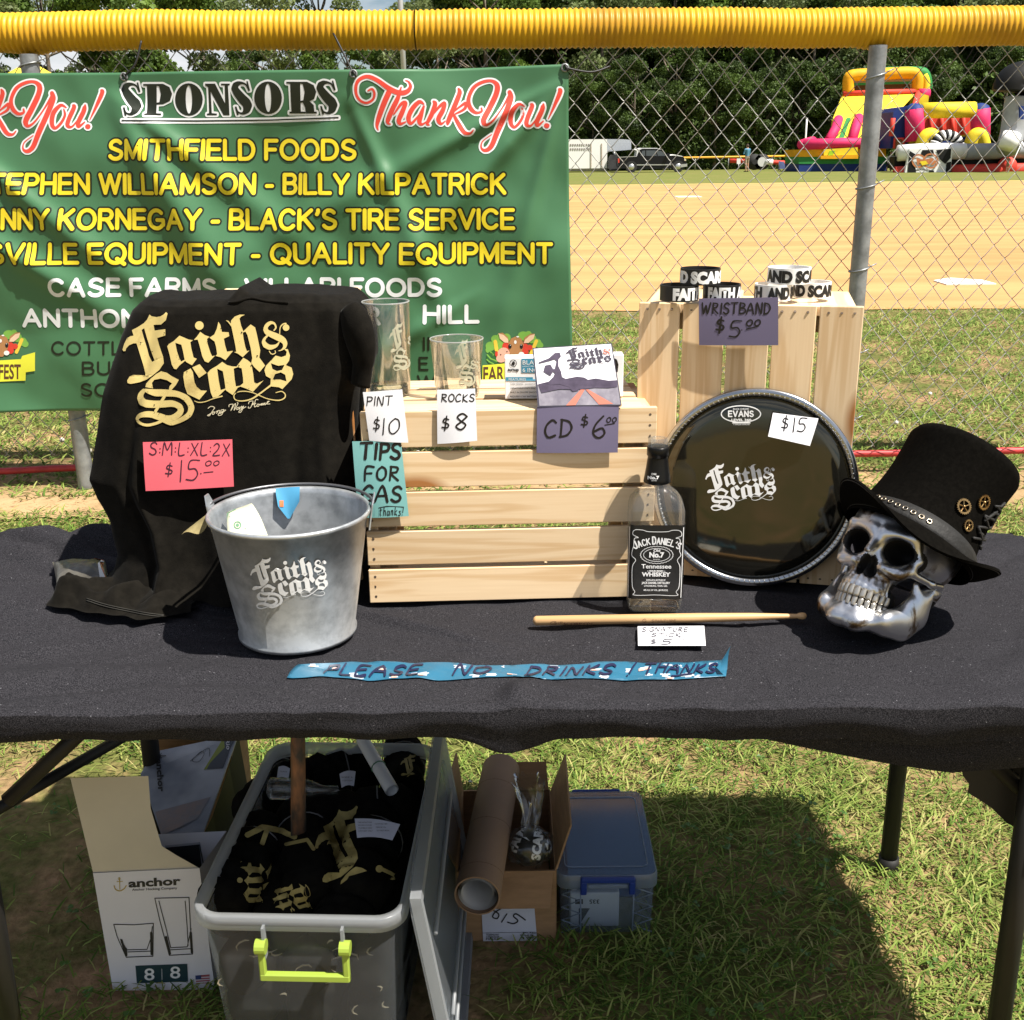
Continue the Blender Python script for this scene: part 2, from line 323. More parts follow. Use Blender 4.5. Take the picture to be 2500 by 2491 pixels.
# ------------------------------------------------ the band lettering, traced as outlines (unit: 1 = its width, y up)
def _band():
    o = []
    F = [(490,120),(520,145),(600,158),(660,148),(710,120),(745,85),(770,105),(745,205),(670,275),(550,280),(570,370),(735,347),(735,445),(610,485),(640,600),(700,780),(712,880),(640,985),(540,1070),(440,1140),(330,1175),(190,1205),(145,1190),(140,1150),(175,1090),(230,1065),(330,1065),(425,1075),(425,1040),(380,890),(345,770),(310,650),(285,570),(240,570),(170,600),(125,650),(115,690),(85,695),(68,670),(95,580),(140,490),(190,460),(240,450),(215,365),(300,320),(400,255),(450,200)]
    o += poly(F, [(365,360),(405,332),(450,500),(500,650),(570,840),(530,860),(480,760),(420,560)])
    o += poly([(955,448),(1030,480),(1100,510),(1165,520),(1125,550),(1140,650),(1175,790),(1225,810),(1150,912),(1060,860),(1045,840),(960,910),(905,975),(870,965),(835,900),(800,740),(765,615),(790,580),(870,530)], [(890,560),(985,590),(1010,690),(1036,825),(980,855),(945,780),(915,690)])
    o += poly([(1280,388),(1350,440),(1425,465),(1385,500),(1395,580),(1440,720),(1465,770),(1510,760),(1405,872),(1350,850),(1310,770),(1270,610),(1240,510),(1180,515),(1230,460)])
    o += disc(1265,290,68)
    q = lambda P: [(p[0]+1219, *p[1:]) for p in P]
    o += poly(q([(345,230),(375,280),(400,390),(505,395),(515,455),(430,495),(450,600),(480,700),(575,685),(455,832),(380,785),(300,765),(325,740),(310,630),(285,540),(205,480),(280,430),(320,340)]))
    o += poly(q([(460,205),(500,215),(540,260),(545,210),(600,150),(680,118),(760,120),(700,150),(675,180),(700,290),(735,380),(850,272),(920,320),(945,420),(975,560),(1000,680),(985,790),(1075,915),(990,1018),(905,940),(860,875),(875,800),(850,640),(800,440),(770,385),(725,400),(740,500),(765,620),(790,690),(830,680),(725,785),(650,730),(590,705),(625,700),(610,600),(575,430),(550,310),(500,240)]))
    o += pen(q([(1215,365,18),(1245,320,26),(1215,255,34),(1150,250,55),(1090,310,64),(1095,380,80),(1180,430,100),(1290,480,110),(1375,540,85),(1385,615,55),(1340,668,22),(1290,685,12)]), 1, 4)
    o += pen(q([(1110,450,30),(1055,520,46),(1075,590,80),(1150,630,80),(1240,610,50),(1290,560,20),(1295,530,10)]), 1, 4)
    o += pen(q([(1140,690,12),(1180,738,16),(1235,720,14),(1232,684,12)]), 1, 4)+pen(q([(1304,420,12),(1312,320,16),(1355,268,20),(1400,258,24)]), 1, 4)+disc(1219+1403,322,52)
    o += poly([(670,1005),(760,1030),(830,1080),(945,1140),(900,1220),(830,1300),(790,1295),(800,1240),(840,1195),(760,1145),(660,1120),(560,1140),(525,1190),(540,1275),(425,1255),(440,1200),(510,1120),(590,1050)])
    o += pen([(425,1305,50),(560,1340,106),(750,1345,108),(920,1362,96),(1060,1430,100),(1138,1560,98),(1105,1680,86),(1000,1755,80),(900,1800,70),(810,1820,62),(690,1770,60)], 1, 5)
    o += pen([(400,1310,60),(345,1400,100),(390,1495,120),(520,1520,116),(700,1518,108),(850,1512,100),(955,1560,96),(970,1640,96),(890,1715,100),(780,1750,105),(650,1720,116),(500,1680,100),(370,1690,80),(300,1750,50),(345,1820,44),(450,1848,44),(590,1820,46),(700,1770,50)], 1, 5)
    o += pen([(720,1400),(575,1640)], 46)
    o += poly([(1130,960),(1165,1020),(1190,1180),(1225,1250),(1290,1305),(1385,1310),(1265,1450),(1080,1360),(1040,1250),(1015,1090),(1025,1020)])+poly([(1270,895),(1378,1030),(1262,1110),(1155,945)])
    o += poly(q([(405,858),(480,910),(560,930),(630,932),(735,795),(800,830),(860,880),(890,1050),(905,1180),(950,1200),(1050,1150),(885,1328),(790,1280),(690,1245),(650,1260),(570,1378),(470,1310),(455,1290),(340,1400),(260,1420),(225,1340),(200,1200),(175,1030),(220,980),(330,915)]), q([(325,965),(415,1005),(440,1150),(456,1275),(380,1300),(350,1150)]), q([(585,965),(650,940),(710,960),(730,1100),(735,1190),(685,1232),(620,1242),(600,1130)]))
    o += poly(q([(1240,760),(1330,785),(1400,760),(1415,700),(1370,655),(1430,660),(1465,760),(1450,840),(1400,910),(1490,950),(1515,1050),(1490,1130),(1345,1285),(1290,1255),(1150,1240),(1160,1200),(1165,1120),(1090,1080),(1065,990),(1090,920)]), q([(1165,880),(1280,920),(1380,905),(1340,985),(1260,1003),(1190,970)]), q([(1195,1135),(1230,1050),(1320,1022),(1390,1060),(1410,1165),(1310,1135)]))
    o += pen([(1190,1470,10),(1260,1492,14),(1360,1480,14),(1480,1435,14),(1620,1395,22)], 1, 4)
    o += pen(q([(1160,1230,30),(1080,1290,24),(980,1365,26),(860,1440,24),(720,1470,18),(610,1450,16),(590,1380,16),(650,1330,14),(760,1318,14),(880,1340,14),(1000,1390,14),(1130,1440,14),(1290,1460,18),(1380,1420,18),(1385,1360,16),(1330,1320,14),(1245,1340,12)]), 1, 4)
    s = 1/2667
    return [([((x-68)*s, (1865-y)*s) for x, y in p][::-1], z) for p, z in o]
BAND = _band()          # 1 wide, .667 high
def band(x, y, w_, skew=0.):
    """lower left corner x, y"""
    return [([(x+a*w_, y+b*w_+skew*a*w_) for a, b in p], z) for p, z in BAND]
def bandFS(x, y, w_, cut=9):
    """the F & S monogram on the glasses"""
    o = []
    for p, z in BAND:
        cx = sum(a for a, b in p)/len(p)
        if cx < .285 : o.append((p, z))
    return [([(x+a*w_*3, y+b*w_*3) for a, b in p], z) for p, z in o]
def flip(S, s, ox, oy, x=0, y=0):
    """traced pixels (y down) -> units (y up)"""
    return [([((a-ox)*s+x, (oy-b)*s+y) for a, b in p][::-1], z) for p, z in S]
_TY = [[(150,192,14),(185,178,20),(205,215,22),(190,270,22),(130,300,22),(70,270,24),(42,200,26),(60,110,30),(140,68,34),(230,100,38),(330,170,44),(420,210,46),(490,200,42),(522,155,30),(505,112,18),(478,100,10)],
 [(340,190,50),(290,300,50),(245,420,45),(225,500,28),(235,540,10)], [(440,160,12),(410,260,40),(370,340,45),(330,430,45),(320,475,26),(345,488,10)], [(375,400,12),(440,310,28),(478,302,36),(450,380,44),(420,450,42),(432,485,28),(480,468,12)],
 [(640,310,12),(600,290,35),(540,350,42),(505,430,42),(525,482,28),(580,430,18),(640,350,12)], [(640,330,20),(610,420,45),(602,470,38),(625,490,22),(670,460,10)],
 [(725,285,18),(740,310,40),(710,400,42),(670,480,28),(690,495,10)], [(700,430,10),(770,340,24),(820,300,34),(810,360,42),(770,440,42),(792,485,24),(830,460,10)],
 [(945,170,18),(955,210,42),(910,330,45),(860,450,42),(850,490,18)], [(900,380,12),(960,330,20),(1010,300,30),(1000,350,26),(920,395,14)], [(900,395,20),(950,490,40),(1000,560,36),(1050,570,22),(1080,540,10)],
 [(1150,345,18),(1150,375,22),(1100,385,30),(1050,340,40),(1035,260,36),(1080,160,34),(1160,110,30),(1240,100,28),(1290,140,44),(1280,220,50),(1220,350,50),(1170,450,50),(1190,495,28),(1250,460,18),(1330,350,14),(1400,230,28)],
 [(1400,200,36),(1410,260,50),(1360,400,50),(1290,560,50),(1240,680,44),(1190,720,34),(1150,700,18),(1160,640,10),(1240,580,8)], [(1530,330,12),(1480,310,30),(1420,380,44),(1410,470,40),(1440,515,28),(1490,470,26),(1522,400,24),(1510,345,12)],
 [(1590,310,18),(1600,330,40),(1560,430,42),(1550,490,36),(1590,500,18),(1650,420,14),(1690,330,28)], [(1700,310,18),(1690,360,42),(1645,460,42),(1650,500,28),(1700,460,12)], [(1840,175,18),(1850,200,42),(1800,320,28),(1745,440,8)], [(1728,500,46),(1732,501,46)]]
def thank_you(grow=0):
    o = []
    for s in _TY: o += pen(s, 1, 6 if len(s) > 2 else 0, grow, 10)
    return o
def _arc(cx, cy, rx, ry, n=28): return [(cx+rx*math.cos(2*PI*k/n), cy+ry*math.sin(2*PI*k/n)) for k in range(n)]
def sponsors(grow=0):
    o = []
    def P(*loops):
        nonlocal o
        if grow: o += pen(loops[0]+[loops[0][0]], 2*grow)
        o += poly(*(loops if not grow else loops[:1]))
    def S(x, y):
        nonlocal o
        o += [([(a+x, b+y) for a, b in p], z) for p, z in pen([(190,140,10),(170,100,14),(130,86,24),(88,100,48),(80,140,62),(130,208,76),(178,262,80),(172,308,56),(140,336,22),(102,325,14),(86,290,12)], 1, 5, grow)]
        P([(175+x,72+y),(187+x,72+y),(206+x,150+y),(190+x,152+y)]); P([(74+x,280+y),(90+x,280+y),(106+x,350+y),(92+x,350+y)])
    def O(cx, cy):
        P(_arc(cx, cy, 116, 134), _arc(cx, cy, 27, 116))
    def PR(x, y, r):
        P([(230+x,85+y),(400+x,85+y),(455+x,112+y),(476+x,168+y),(458+x,225+y),(400+x,253+y),(345+x,256+y),(345+x,328+y),(385+x,330+y),(385+x,345+y),(250+x,345+y),(250+x,330+y),(268+x,328+y),(262+x,102+y),(230+x,98+y)], [(345+x,100+y),(366+x,106+y),(380+x,168+y),(368+x,236+y),(345+x,240+y)])
        if r: P([(360+x,250+y),(420+x,245+y),(452+x,275+y),(456+x,328+y),(476+x,330+y),(476+x,345+y),(388+x,345+y),(380+x,290+y)])
    def Nn(x, y):
        P([(755+x,85+y),(838+x,85+y),(920+x,250+y),(918+x,100+y),(888+x,98+y),(888+x,85+y),(960+x,85+y),(960+x,98+y),(945+x,100+y),(955+x,345+y),(905+x,345+y),(800+x,150+y),(808+x,328+y),(850+x,332+y),(850+x,345+y),(768+x,345+y),(768+x,332+y),(786+x,328+y),(780+x,115+y),(755+x,98+y)])
    S(0, 0); PR(0, 0, False); O(617, 215); Nn(0, 0); S(925, -6); O(1280, 203); PR(1205, -12, True); S(1635, -8)
    P([(68,384),(700,386),(1300,380),(1860,360),(1860,372),(1300,392),(700,398),(68,396)])
    return o
# rounded sans capitals drawn with one round pen (cap height 1)
def _a(cx, cy, rx, ry, a0, a1, n=9): return [(cx+rx*math.cos(R(a0+(a1-a0)*k/n)), cy+ry*math.sin(R(a0+(a1-a0)*k/n))) for k in range(n+1)]
RF = {'A': (.74, [[(0,0),(.37,1),(.74,0)],[(.14,.34),(.60,.34)]]), 'B': (.60, [[(0,0),(0,1),(.33,1)]+_a(.33,.765,.22,.235,90,-90)+[(0,.53)],[(.33,.53)]+_a(.35,.265,.25,.265,90,-90)+[(0,0)]]),
 'C': (.70, [_a(.38,.5,.38,.5,42,318,18)]), 'D': (.66, [[(0,0),(0,1),(.28,1)]+_a(.28,.5,.38,.5,90,-90,14)+[(0,0)]]), 'E': (.55, [[(.55,1),(0,1),(0,0),(.57,0)],[(0,.53),(.50,.53)]]),
 'F': (.52, [[(.53,1),(0,1),(0,0)],[(0,.51),(.45,.51)]]), 'G': (.75, [_a(.39,.5,.39,.5,45,270,16)+_a(.39,.35,.34,.35,270,330,4)+[(.75,.20),(.75,.46),(.42,.46)]]), 'H': (.62, [[(0,0),(0,1)],[(.62,0),(.62,1)],[(0,.53),(.62,.53)]]),
 'I': (.0, [[(0,0),(0,1)]]), 'J': (.42, [[(.42,1),(.42,.25)]+_a(.22,.22,.20,.22,0,-180,8)]), 'K': (.62, [[(0,0),(0,1)],[(.58,1),(0,.42)],[(.2,.60),(.63,0)]]), 'L': (.48, [[(0,1),(0,0),(.50,0)]]),
 'M': (.74, [[(0,0),(0,1),(.37,.08),(.74,1),(.74,0)]]), 'N': (.62, [[(0,0),(0,1),(.62,0),(.62,1)]]), 'O': (.80, [_a(.40,.5,.40,.5,0,360,26)]), 'P': (.56, [[(0,0),(0,1),(.33,1)]+_a(.33,.74,.24,.26,90,-90)+[(0,.48)]]),
 'Q': (.80, [_a(.40,.5,.40,.5,0,360,26),[(.48,.22),(.80,-.06)]]), 'R': (.62, [[(0,0),(0,1),(.36,1)]+_a(.36,.745,.23,.255,90,-90)+[(0,.49)],[(.30,.49),(.44,.35),(.63,0)]]),
 'S': (.62, [_a(.32,.745,.27,.255,30,200,10)+[(.12,.60),(.48,.44)]+_a(.31,.265,.30,.265,25,-155,11)]), 'T': (.62, [[(0,1),(.62,1)],[(.31,1),(.31,0)]]), 'U': (.62, [[(0,1),(0,.33)]+_a(.31,.31,.31,.31,180,360,12)+[(.62,1)]]),
 'V': (.70, [[(0,1),(.35,0),(.70,1)]]), 'W': (1.0, [[(0,1),(.25,0),(.50,.98),(.75,0),(1.0,1)]]), 'Y': (.66, [[(0,1),(.33,.45),(.66,1)],[(.33,.45),(.33,0)]]), '-': (.26, [[(0,.38),(.26,.38)]]), '\u2019': (.06, [[(.06,1),(.06,.9),(0,.78)]]),
 '&': (.70, [[(.70,0),(.16,.70)]+_a(.30,.80,.17,.20,200,-20,10)+[(.40,.62),(.10,.40)]+_a(.26,.24,.26,.24,150,290,8)+[(.50,.12),(.64,.42)]])}
def rtext(s, x0, y0, h, w_=None, pw=.17, grow=0., gap=.25, sp=.38):
    x = 0; G = []
    for ch in s:
        if ch == ' ': x += sp; continue
        wd, st = RF[ch]; G += [[(x+p[0], p[1]) for p in q] for q in st]; x += wd+gap
    tot = x-gap; kx = (w_/tot) if (w_ and tot > 1e-6) else h
    o = []
    for st in G: o += pen([(x0+p[0]*kx, y0+p[1]*h) for p in st], pw*h, 0, grow, 10)
    return o
# ================================================================ setting
def mat_ground():
    m = bpy.data.materials.new('ground_soil_grass'); m.use_nodes = True; nt = m.node_tree; p = nt.nodes['Principled BSDF']; N = nt.nodes.new; L = nt.links.new
    tcn = N('ShaderNodeTexCoord'); a = N('ShaderNodeTexNoise'); a.inputs['Scale'].default_value = 2.2; a.inputs['Detail'].default_value = 8; a.inputs['Roughness'].default_value = .7
    b = N('ShaderNodeTexNoise'); b.inputs['Scale'].default_value = 45; b.inputs['Detail'].default_value = 6
    r = N('ShaderNodeValToRGB'); e = r.color_ramp.elements; e[0].position = .44; e[0].color = (.12, .13, .04, 1); e[1].position = .62; e[1].color = (.36, .225, .135, 1)
    mixn = N('ShaderNodeMix'); mixn.data_type = 'RGBA'; mixn.blend_type = 'MULTIPLY'; mixn.inputs['Factor'].default_value = .7
    rb = N('ShaderNodeValToRGB'); rb.color_ramp.elements[0].color = (.45, .42, .35, 1); rb.color_ramp.elements[1].color = (1.2, 1.15, 1.05, 1); rb.color_ramp.elements[0].position = .3; rb.color_ramp.elements[1].position = .7
    L(tcn.outputs['Object'], a.inputs['Vector']); L(tcn.outputs['Object'], b.inputs['Vector']); L(a.outputs['Fac'], r.inputs[0]); L(b.outputs['Fac'], rb.inputs[0])
    L(r.outputs[0], mixn.inputs['A']); L(rb.outputs[0], mixn.inputs['B']); L(mixn.outputs['Result'], p.inputs['Base Color']); p.inputs['Roughness'].default_value = .95; p.inputs['Specular IOR Level'].default_value = .1
    bp = N('ShaderNodeBump'); bp.inputs['Strength'].default_value = .6; bp.inputs['Distance'].default_value = .02; L(b.outputs['Fac'], bp.inputs['Height']); L(bp.outputs[0], p.inputs['Normal'])
    return m
ground_m = mat_ground()
b = B(); b.add([(-900, -300, 0), (900, -300, 0), (900, 1500, 0), (-900, 1500, 0)], [(0, 1, 2, 3)])
tag(b.build('ground', ground_m), kind='structure')
def edge(x, k, amp, s): return amp*(vn(x*s, k)+.5*vn(x*s*3.1, k+5)+.25*vn(x*s*9, k+9))
def strip(name, y0, y1, z, mat, a0, s0, a1, s1, x0=-90, x1=110, n=500, k=0):
    b = B(); V = []; 
    for i in range(n+1):
        t = i/n; x = lerp(x0, x1, t); V += [(x, y0+edge(x, k, a0, s0), z), (x, y1+edge(x, k+50, a1, s1), z)]
    b.add(V, [(2*i, 2*i+2, 2*i+3, 2*i+1) for i in range(n)]); return tag(b.build(name, mat), kind='structure')
dirt_m = M('infield_clay', (.44, .252, .108), .95, var=.17, stretch=(.35, 1.6, 1), scale=.6, bump=.25, bscale=6, detail=9, spec=.05)
worn_m = M('worn_soil', (.42, .28, .15), .95, col2=(.24, .165, .08), scale=3.2, bump=.5, bscale=60, detail=8, spec=.05)
far_m = M('far_turf', (.125, .150, .038), .95, col2=(.17, .16, .055), scale=.6, detail=8, spec=.05)
fring_m = M('dry_fringe', (.45, .33, .13), .95, col2=(.28, .26, .09), scale=.9, detail=8, spec=.05)
strip('infield', 10.4, 52, .008, dirt_m, .35, .6, 1.2, .15)
strip('dry_grass_edge', 46, 56, .004, fring_m, .8, .3, 1, .2, k=9)
strip('outfield', 54, 420, .012, far_m, .9, .25, 0, 1, x0=-500, x1=500, k=3)
strip('worn_soil_strip', 4.36, 4.98, .010, worn_m, .10, 2.2, .12, 2.5, x0=-9, x1=9, k=12)
# bases and chalk on the infield
chalk = M('white_rubber', (.8, .78, .72), .7, var=.05)
for (u, v, wd, lab) in ((1680, 480, .8, 'white base lying on the clay beyond the banner edge'), (2352, 688, .55, 'white home plate lying on the clay right of the fence post')):
    p = W(u, v, z=.02); b = B(); b.prism([(-.5*wd, -.28), (.5*wd, -.28), (.5*wd, .2), (0, .5), (-.5*wd, .2)] if u > 2000 else [(-.5*wd, -.5), (.5*wd, -.5), (.5*wd, .5), (-.5*wd, .5)], lambda x, y: (p.x+x, p.y+y*.8, .022), lambda x, y: (p.x+x, p.y+y*.8, .009))
    tag(fixn(b.build('base_plate', chalk)), lab, 'base')
# ---------------------------------------------------------------- leaves and trees
leafA = M('leaf_green', (.17, .265, .045), .55, col2=(.04, .075, .015), scale=.30, transl=.35, spec=.3)
leafB = M('leaf_dark', (.11, .175, .035), .55, col2=(.018, .032, .009), scale=.25, transl=.3, spec=.3)
leafC = M('leaf_pale', (.20, .25, .09), .55, col2=(.09, .12, .04), scale=.6, transl=.35, spec=.3)
bark = M('bark', (.15, .12, .09), .9, var=.3, scale=3, bump=.5, bscale=8)
def crown_mesh(name, h, r, n, leaf, seed, base=.18, mat=None, nl=26, hole=.0):
    rs = np.random.RandomState(seed); cl = []
    for i in range(nl):
        t = rs.uniform(0, 1); z = h*(base+(1-base)*t); rr = r*math.sin(PI*min(1, .15+.85*(1-t)**.8+.0))*rs.uniform(.35, 1.) if t > .05 else r*.6
        a = rs.uniform(0, 2*PI); k = rs.uniform(.18, .36)*r; cl.append((rr*math.cos(a), rr*math.sin(a), z, k))
    cl = np.array(cl); pk = rs.randint(0, nl, n)
    d = rs.normal(size=(n, 3)); d /= np.linalg.norm(d, axis=1)[:, None]; rad = rs.uniform(.35, 1., n)**.6
    C = cl[pk, :3]+d*(cl[pk, 3]*rad)[:, None]*np.array([1.25, 1.25, .85]); C[:, 2] += 0
    # leaf quads, facing partly outwards
    a = rs.normal(size=(n, 3))+d*.6; a /= np.linalg.norm(a, axis=1)[:, None]; b_ = np.cross(a, rs.normal(size=(n, 3))); b_ /= np.linalg.norm(b_, axis=1)[:, None]; c_ = np.cross(a, b_)
    s = (leaf*rs.uniform(.5, 1.3, n))[:, None]
    V = np.stack([C-b_*s-c_*s*.5, C+b_*s*.3-c_*s*.6, C+b_*s+c_*s*.4, C-b_*s*.2+c_*s*.7], 1).reshape(-1, 3)
    me = bpy.data.meshes.new(name); me.vertices.add(4*n); me.vertices.foreach_set('co', V.astype(np.float32).ravel()); me.loops.add(4*n); me.loops.foreach_set('vertex_index', np.arange(4*n, dtype=np.int32)); me.polygons.add(n); me.polygons.foreach_set('loop_start', np.arange(0, 4*n, 4, dtype=np.int32)); me.update(); me.validate()
    me.materials.append(mat); return me, cl
def trunk_mesh(h, r, cl, seed):
    rs = random.Random(seed); b = B(); pts = [(0, 0, -.3)]+[(.04*h*vn(k, seed)*k, .04*h*vn(k, seed+9)*k, h*.85*k/6) for k in range(1, 7)]
    b.tube(pts, [r*(1-.8*k/6) for k in range(7)], 7)
    for c in list(cl)[::2]:
        k = min(5, max(1, int(c[2]/(h*.85)*6)-1)); p = Vector(pts[k]); q = Vector(c[:3]); m = (p+q)/2+Vector((0, 0, -.03*h)); b.tube([p, m, q], [r*.3, r*.2, r*.07], 5)
    return mesh('trunk', b.V, b.F, True, [bark])
KIND = []
for i, (h, r, n, lf, m_, base, nl) in enumerate([(17, 5.2, 30000, .17, leafA, .12, 34), (19, 5.6, 32000, .17, leafB, .08, 38), (15, 5, 24000, .16, leafC, .15, 30), (20, 4.8, 16000, .16, leafC, .3, 26), (16, 5, 28000, .17, leafB, .05, 36)]):
    c, cl = crown_mesh('crown', h, r, n, lf, 20+i, base, m_, nl); KIND.append((c, trunk_mesh(h, .34, cl, i), h))
def tree(kind, x, y, s, rz, label, group, sz=1.):
    c, t, h = KIND[kind]; X = Matrix.Translation((x, y, 0)) @ Matrix.Rotation(rz, 4, 'Z') @ Matrix.Diagonal((s, s, s*sz, 1))
    o = thing('tree', label, 'tree', mat=X, group=group); link('crown', c, o, None, X); link('trunk', t, o, None, X)
rt = random.Random(4)
# the wood on the right: two ranks of tall trees; thinner trees with sky between them on the left
TL = {0: 'mid green broadleaf tree in the wood behind the pickup truck', 1: 'dark green broadleaf tree in the wood behind the inflatables', 2: 'pale green broadleaf tree in the wood beyond the far fence', 3: 'thin pale tree with sky showing through, above the green banner', 4: 'very dark bushy tree at the foot of the wood'}
def xa(u, y): return W(u, 400, y=y).x
LM = [(1180, 'the right half of the banner'), (1300, 'the banner corner'), (1420, 'the white trailer'), (1500, 'the hitch load'), (1585, 'the pickup truck'), (1720, 'the start of the far fence'), (1820, 'the person in blue'), (1912, 'the camp chair'), (1968, 'the thin white pole'), (2060, 'the left lanes of the slide'), (2130, 'the near fence post'), (2230, 'the blue side of the bounce castle'), (2330, 'the middle of the bounce castle'), (2430, 'the right bounce castle column'), (2500, 'the tyre arch'), (2640, 'the right frame edge')]
seen_ = {}
def tlab(adj, rank, u):
    l = min(LM, key=lambda q: abs(q[0]-u)); side = '' if abs(l[0]-u) < 22 else (', just left of it' if u < l[0] else ', just right of it'); t = f'{adj} {rank} behind {l[1]}{side}'; k = seen_.get(t, 0); seen_[t] = k+1
    return t if k == 0 else t.replace(' behind ', ' deeper in behind ')
ADJ = {0: 'mid green', 1: 'dark green', 2: 'pale green', 4: 'very dark'}
for i in range(19):
    u = 1130+i*84; y = 104+rt.uniform(-4, 5)+(i % 2)*6; kd = [0, 1, 0, 1, 2, 1][i % 6]
    tree(kd, xa(u, y), y, rt.uniform(.95, 1.15), rt.uniform(0, 6), tlab(ADJ[kd], 'broadleaf tree', u), 'trees of the wood beyond the far fence')
for i in range(15):
    u = 1160+i*98; y = 122+rt.uniform(-3, 5); kd = [1, 0, 4][i % 3]
    tree(kd, xa(u, y), y, rt.uniform(1.2, 1.4), rt.uniform(0, 6), tlab(ADJ[kd], 'tall rear tree', u), 'trees of the wood beyond the far fence')
for i in range(15):
    u = 1150+i*99; y = 95+rt.uniform(-3, 3); tree(4, xa(u, y), y, rt.uniform(.42, .6), rt.uniform(0, 6), tlab('low bushy', 'tree', u), 'trees of the wood beyond the far fence')
def ll_(u, kd):
    A = [(-60, 'the far left frame edge'), (60, 'the left fence post'), (150, 'the word You at the left'), (260, 'the first S of SPONSORS'), (380, 'the letter O of SPONSORS'), (520, 'the middle of SPONSORS'), (640, 'the second O of SPONSORS'), (690, 'the R of SPONSORS'), (800, 'the last S of SPONSORS'), (860, 'the middle grommet'), (930, 'the T of Thank You'), (1075, 'the K of Thank You'), (1190, 'the Y of Thank You')]
    return {0: 'mid green', 2: 'pale green', 3: 'thin airy', 4: 'dark bushy'}[kd]+' tree rising above '+min(A, key=lambda q: abs(q[0]-u))[1]
for (u, y, s, kd) in ((-60, 74, .80, 2), (150, 84, .86, 0), (260, 98, .95, 2), (380, 82, .92, 0), (520, 100, .98, 3), (690, 84, .80, 2), (800, 110, .95, 3), (860, 92, .66, 0), (1075, 92, .80, 2), (1190, 96, 1.0, 0), (20, 110, .98, 3), (930, 120, .7, 4), (640, 125, .75, 4)):
    tree(kd, xa(u, y), y, s, rt.uniform(0, 6), ll_(u, kd), 'loose trees above the banner')
ivy, _ = crown_mesh('undergrowth', 5.5, 3.4, 5200, .22, 77, .0, leafB, 26)
# undergrowth that reads as one dark mass between the trunks
V = []; rs = np.random.RandomState(3); n = 110000
xs = rs.uniform(-12, 75, n); ys = 93+rs.uniform(0, 36, n); zs = rs.uniform(0, 1, n)**1.5*(5+3*np.sin(xs*.5)+2*np.sin(xs*1.7)); C = np.stack([xs, ys, zs], 1)
a = rs.normal(size=(n, 3)); a /= np.linalg.norm(a, axis=1)[:, None]; b_ = np.cross(a, rs.normal(size=(n, 3))); b_ /= np.linalg.norm(b_, axis=1)[:, None]; s = rs.uniform(.09, .26, n)[:, None]
V = np.stack([C-a*s-b_*s*.5, C+a*s*.4-b_*s*.6, C+a*s+b_*s*.5, C-a*s*.3+b_*s*.6], 1).reshape(-1, 3)
me = bpy.data.meshes.new('undergrowth'); me.vertices.add(4*n); me.vertices.foreach_set('co', V.astype(np.float32).ravel()); me.loops.add(4*n); me.loops.foreach_set('vertex_index', np.arange(4*n, dtype=np.int32)); me.polygons.add(n); me.polygons.foreach_set('loop_start', np.arange(0, 4*n, 4, dtype=np.int32)); me.update()
me.materials.append(leafB); tag(link('undergrowth', me), 'dark undergrowth massed between the trunks of the wood', 'undergrowth', kind='stuff')
# ================================================================ chain link fence
FY = 4.85
galv = M('galvanised_steel', (.27, .28, .285), .45, .55, var=.25, scale=14, bump=.1, bscale=60)
wire_m = M('fence_wire', (.40, .39, .37), .45, .5, col2=(.20, .17, .13), scale=5, c2pos=(.3, .5))
yel = M('yellow_plastic', (.62, .34, .012), .45, spec=.4, col2=(.36, .17, .015), scale=3.0, c2pos=(.25, .55), detail=7)
fence = thing('chain_link_fence', 'galvanised chain link fence with a yellow corrugated cap along its top', 'fence', (0, FY, 0))
tz0 = W(0, 78, y=FY).z; tz1 = W(2500, 64, y=FY).z; TR = .0755
def tz(x): return lerp(tz0, tz1, (x+2.3)/4.6)+.010*vn(x*1.1, 3)+.004*vn(x*3, 8)
def cap_tube(x0, x1, name='corrugated_cap'):
    b = B(); V = []; F = []; pitch = .0232; n = int((x1-x0)/pitch*6); K = 22
    for i in range(n+1):
        x = x0+(x1-x0)*i/n; ph = (x/pitch) % 1; r = TR-.0062*(.5-.5*math.cos(2*PI*ph))**1.6*(1)
        r *= 1+.012*vn(x*9, 2); z = tz(x); 
        for px_ in (PX[0], PX[1]):
            d = abs(x-px_); 
            if d < .09: r *= 1+.10*(1-d/.09); z -= .008*(1-d/.09)
        for k in range(K):
            a = 2*PI*k/K; V.append((x, FY+r*math.cos(a)*.96, z+r*math.sin(a)*1.02))
    for i in range(n):
        for k in range(K): F.append((i*K+k, i*K+(k+1) % K, (i+1)*K+(k+1) % K, (i+1)*K+k))
    b.add(V, F); o = b.build(name, yel, fence, True); return fixn(o)
PX = [W(77, 150, y=FY-.03).x, W(2137, 150, y=FY-.03).x]
jx = W(1015, 70, y=FY).x
cap_tube(-3.4, jx-.003); cap_tube(jx+.003, 3.4)
for x in PX+[PX[1]+3.6]:
    b = B(); b.tube([(x, FY-.055, -.3), (x, FY-.05, 1.84)], .0365, 20, cap=False); b.build('post', galv, fence, True)
b = B(); b.tube([(-3.4, FY, tz(-2)), (3.4, FY, tz(2))], .03, 10); b.build('top_rail', galv, fence, True)
HXW, HZ = .0505, .059
def warp(x, z): return x+.012*vn(x*2.1, z*2.3, 1)+.005*vn(x*6, z*5, 7), z+.014*vn(x*1.9, z*1.7, 4)+.004*vn(x*7, z*7, 2)
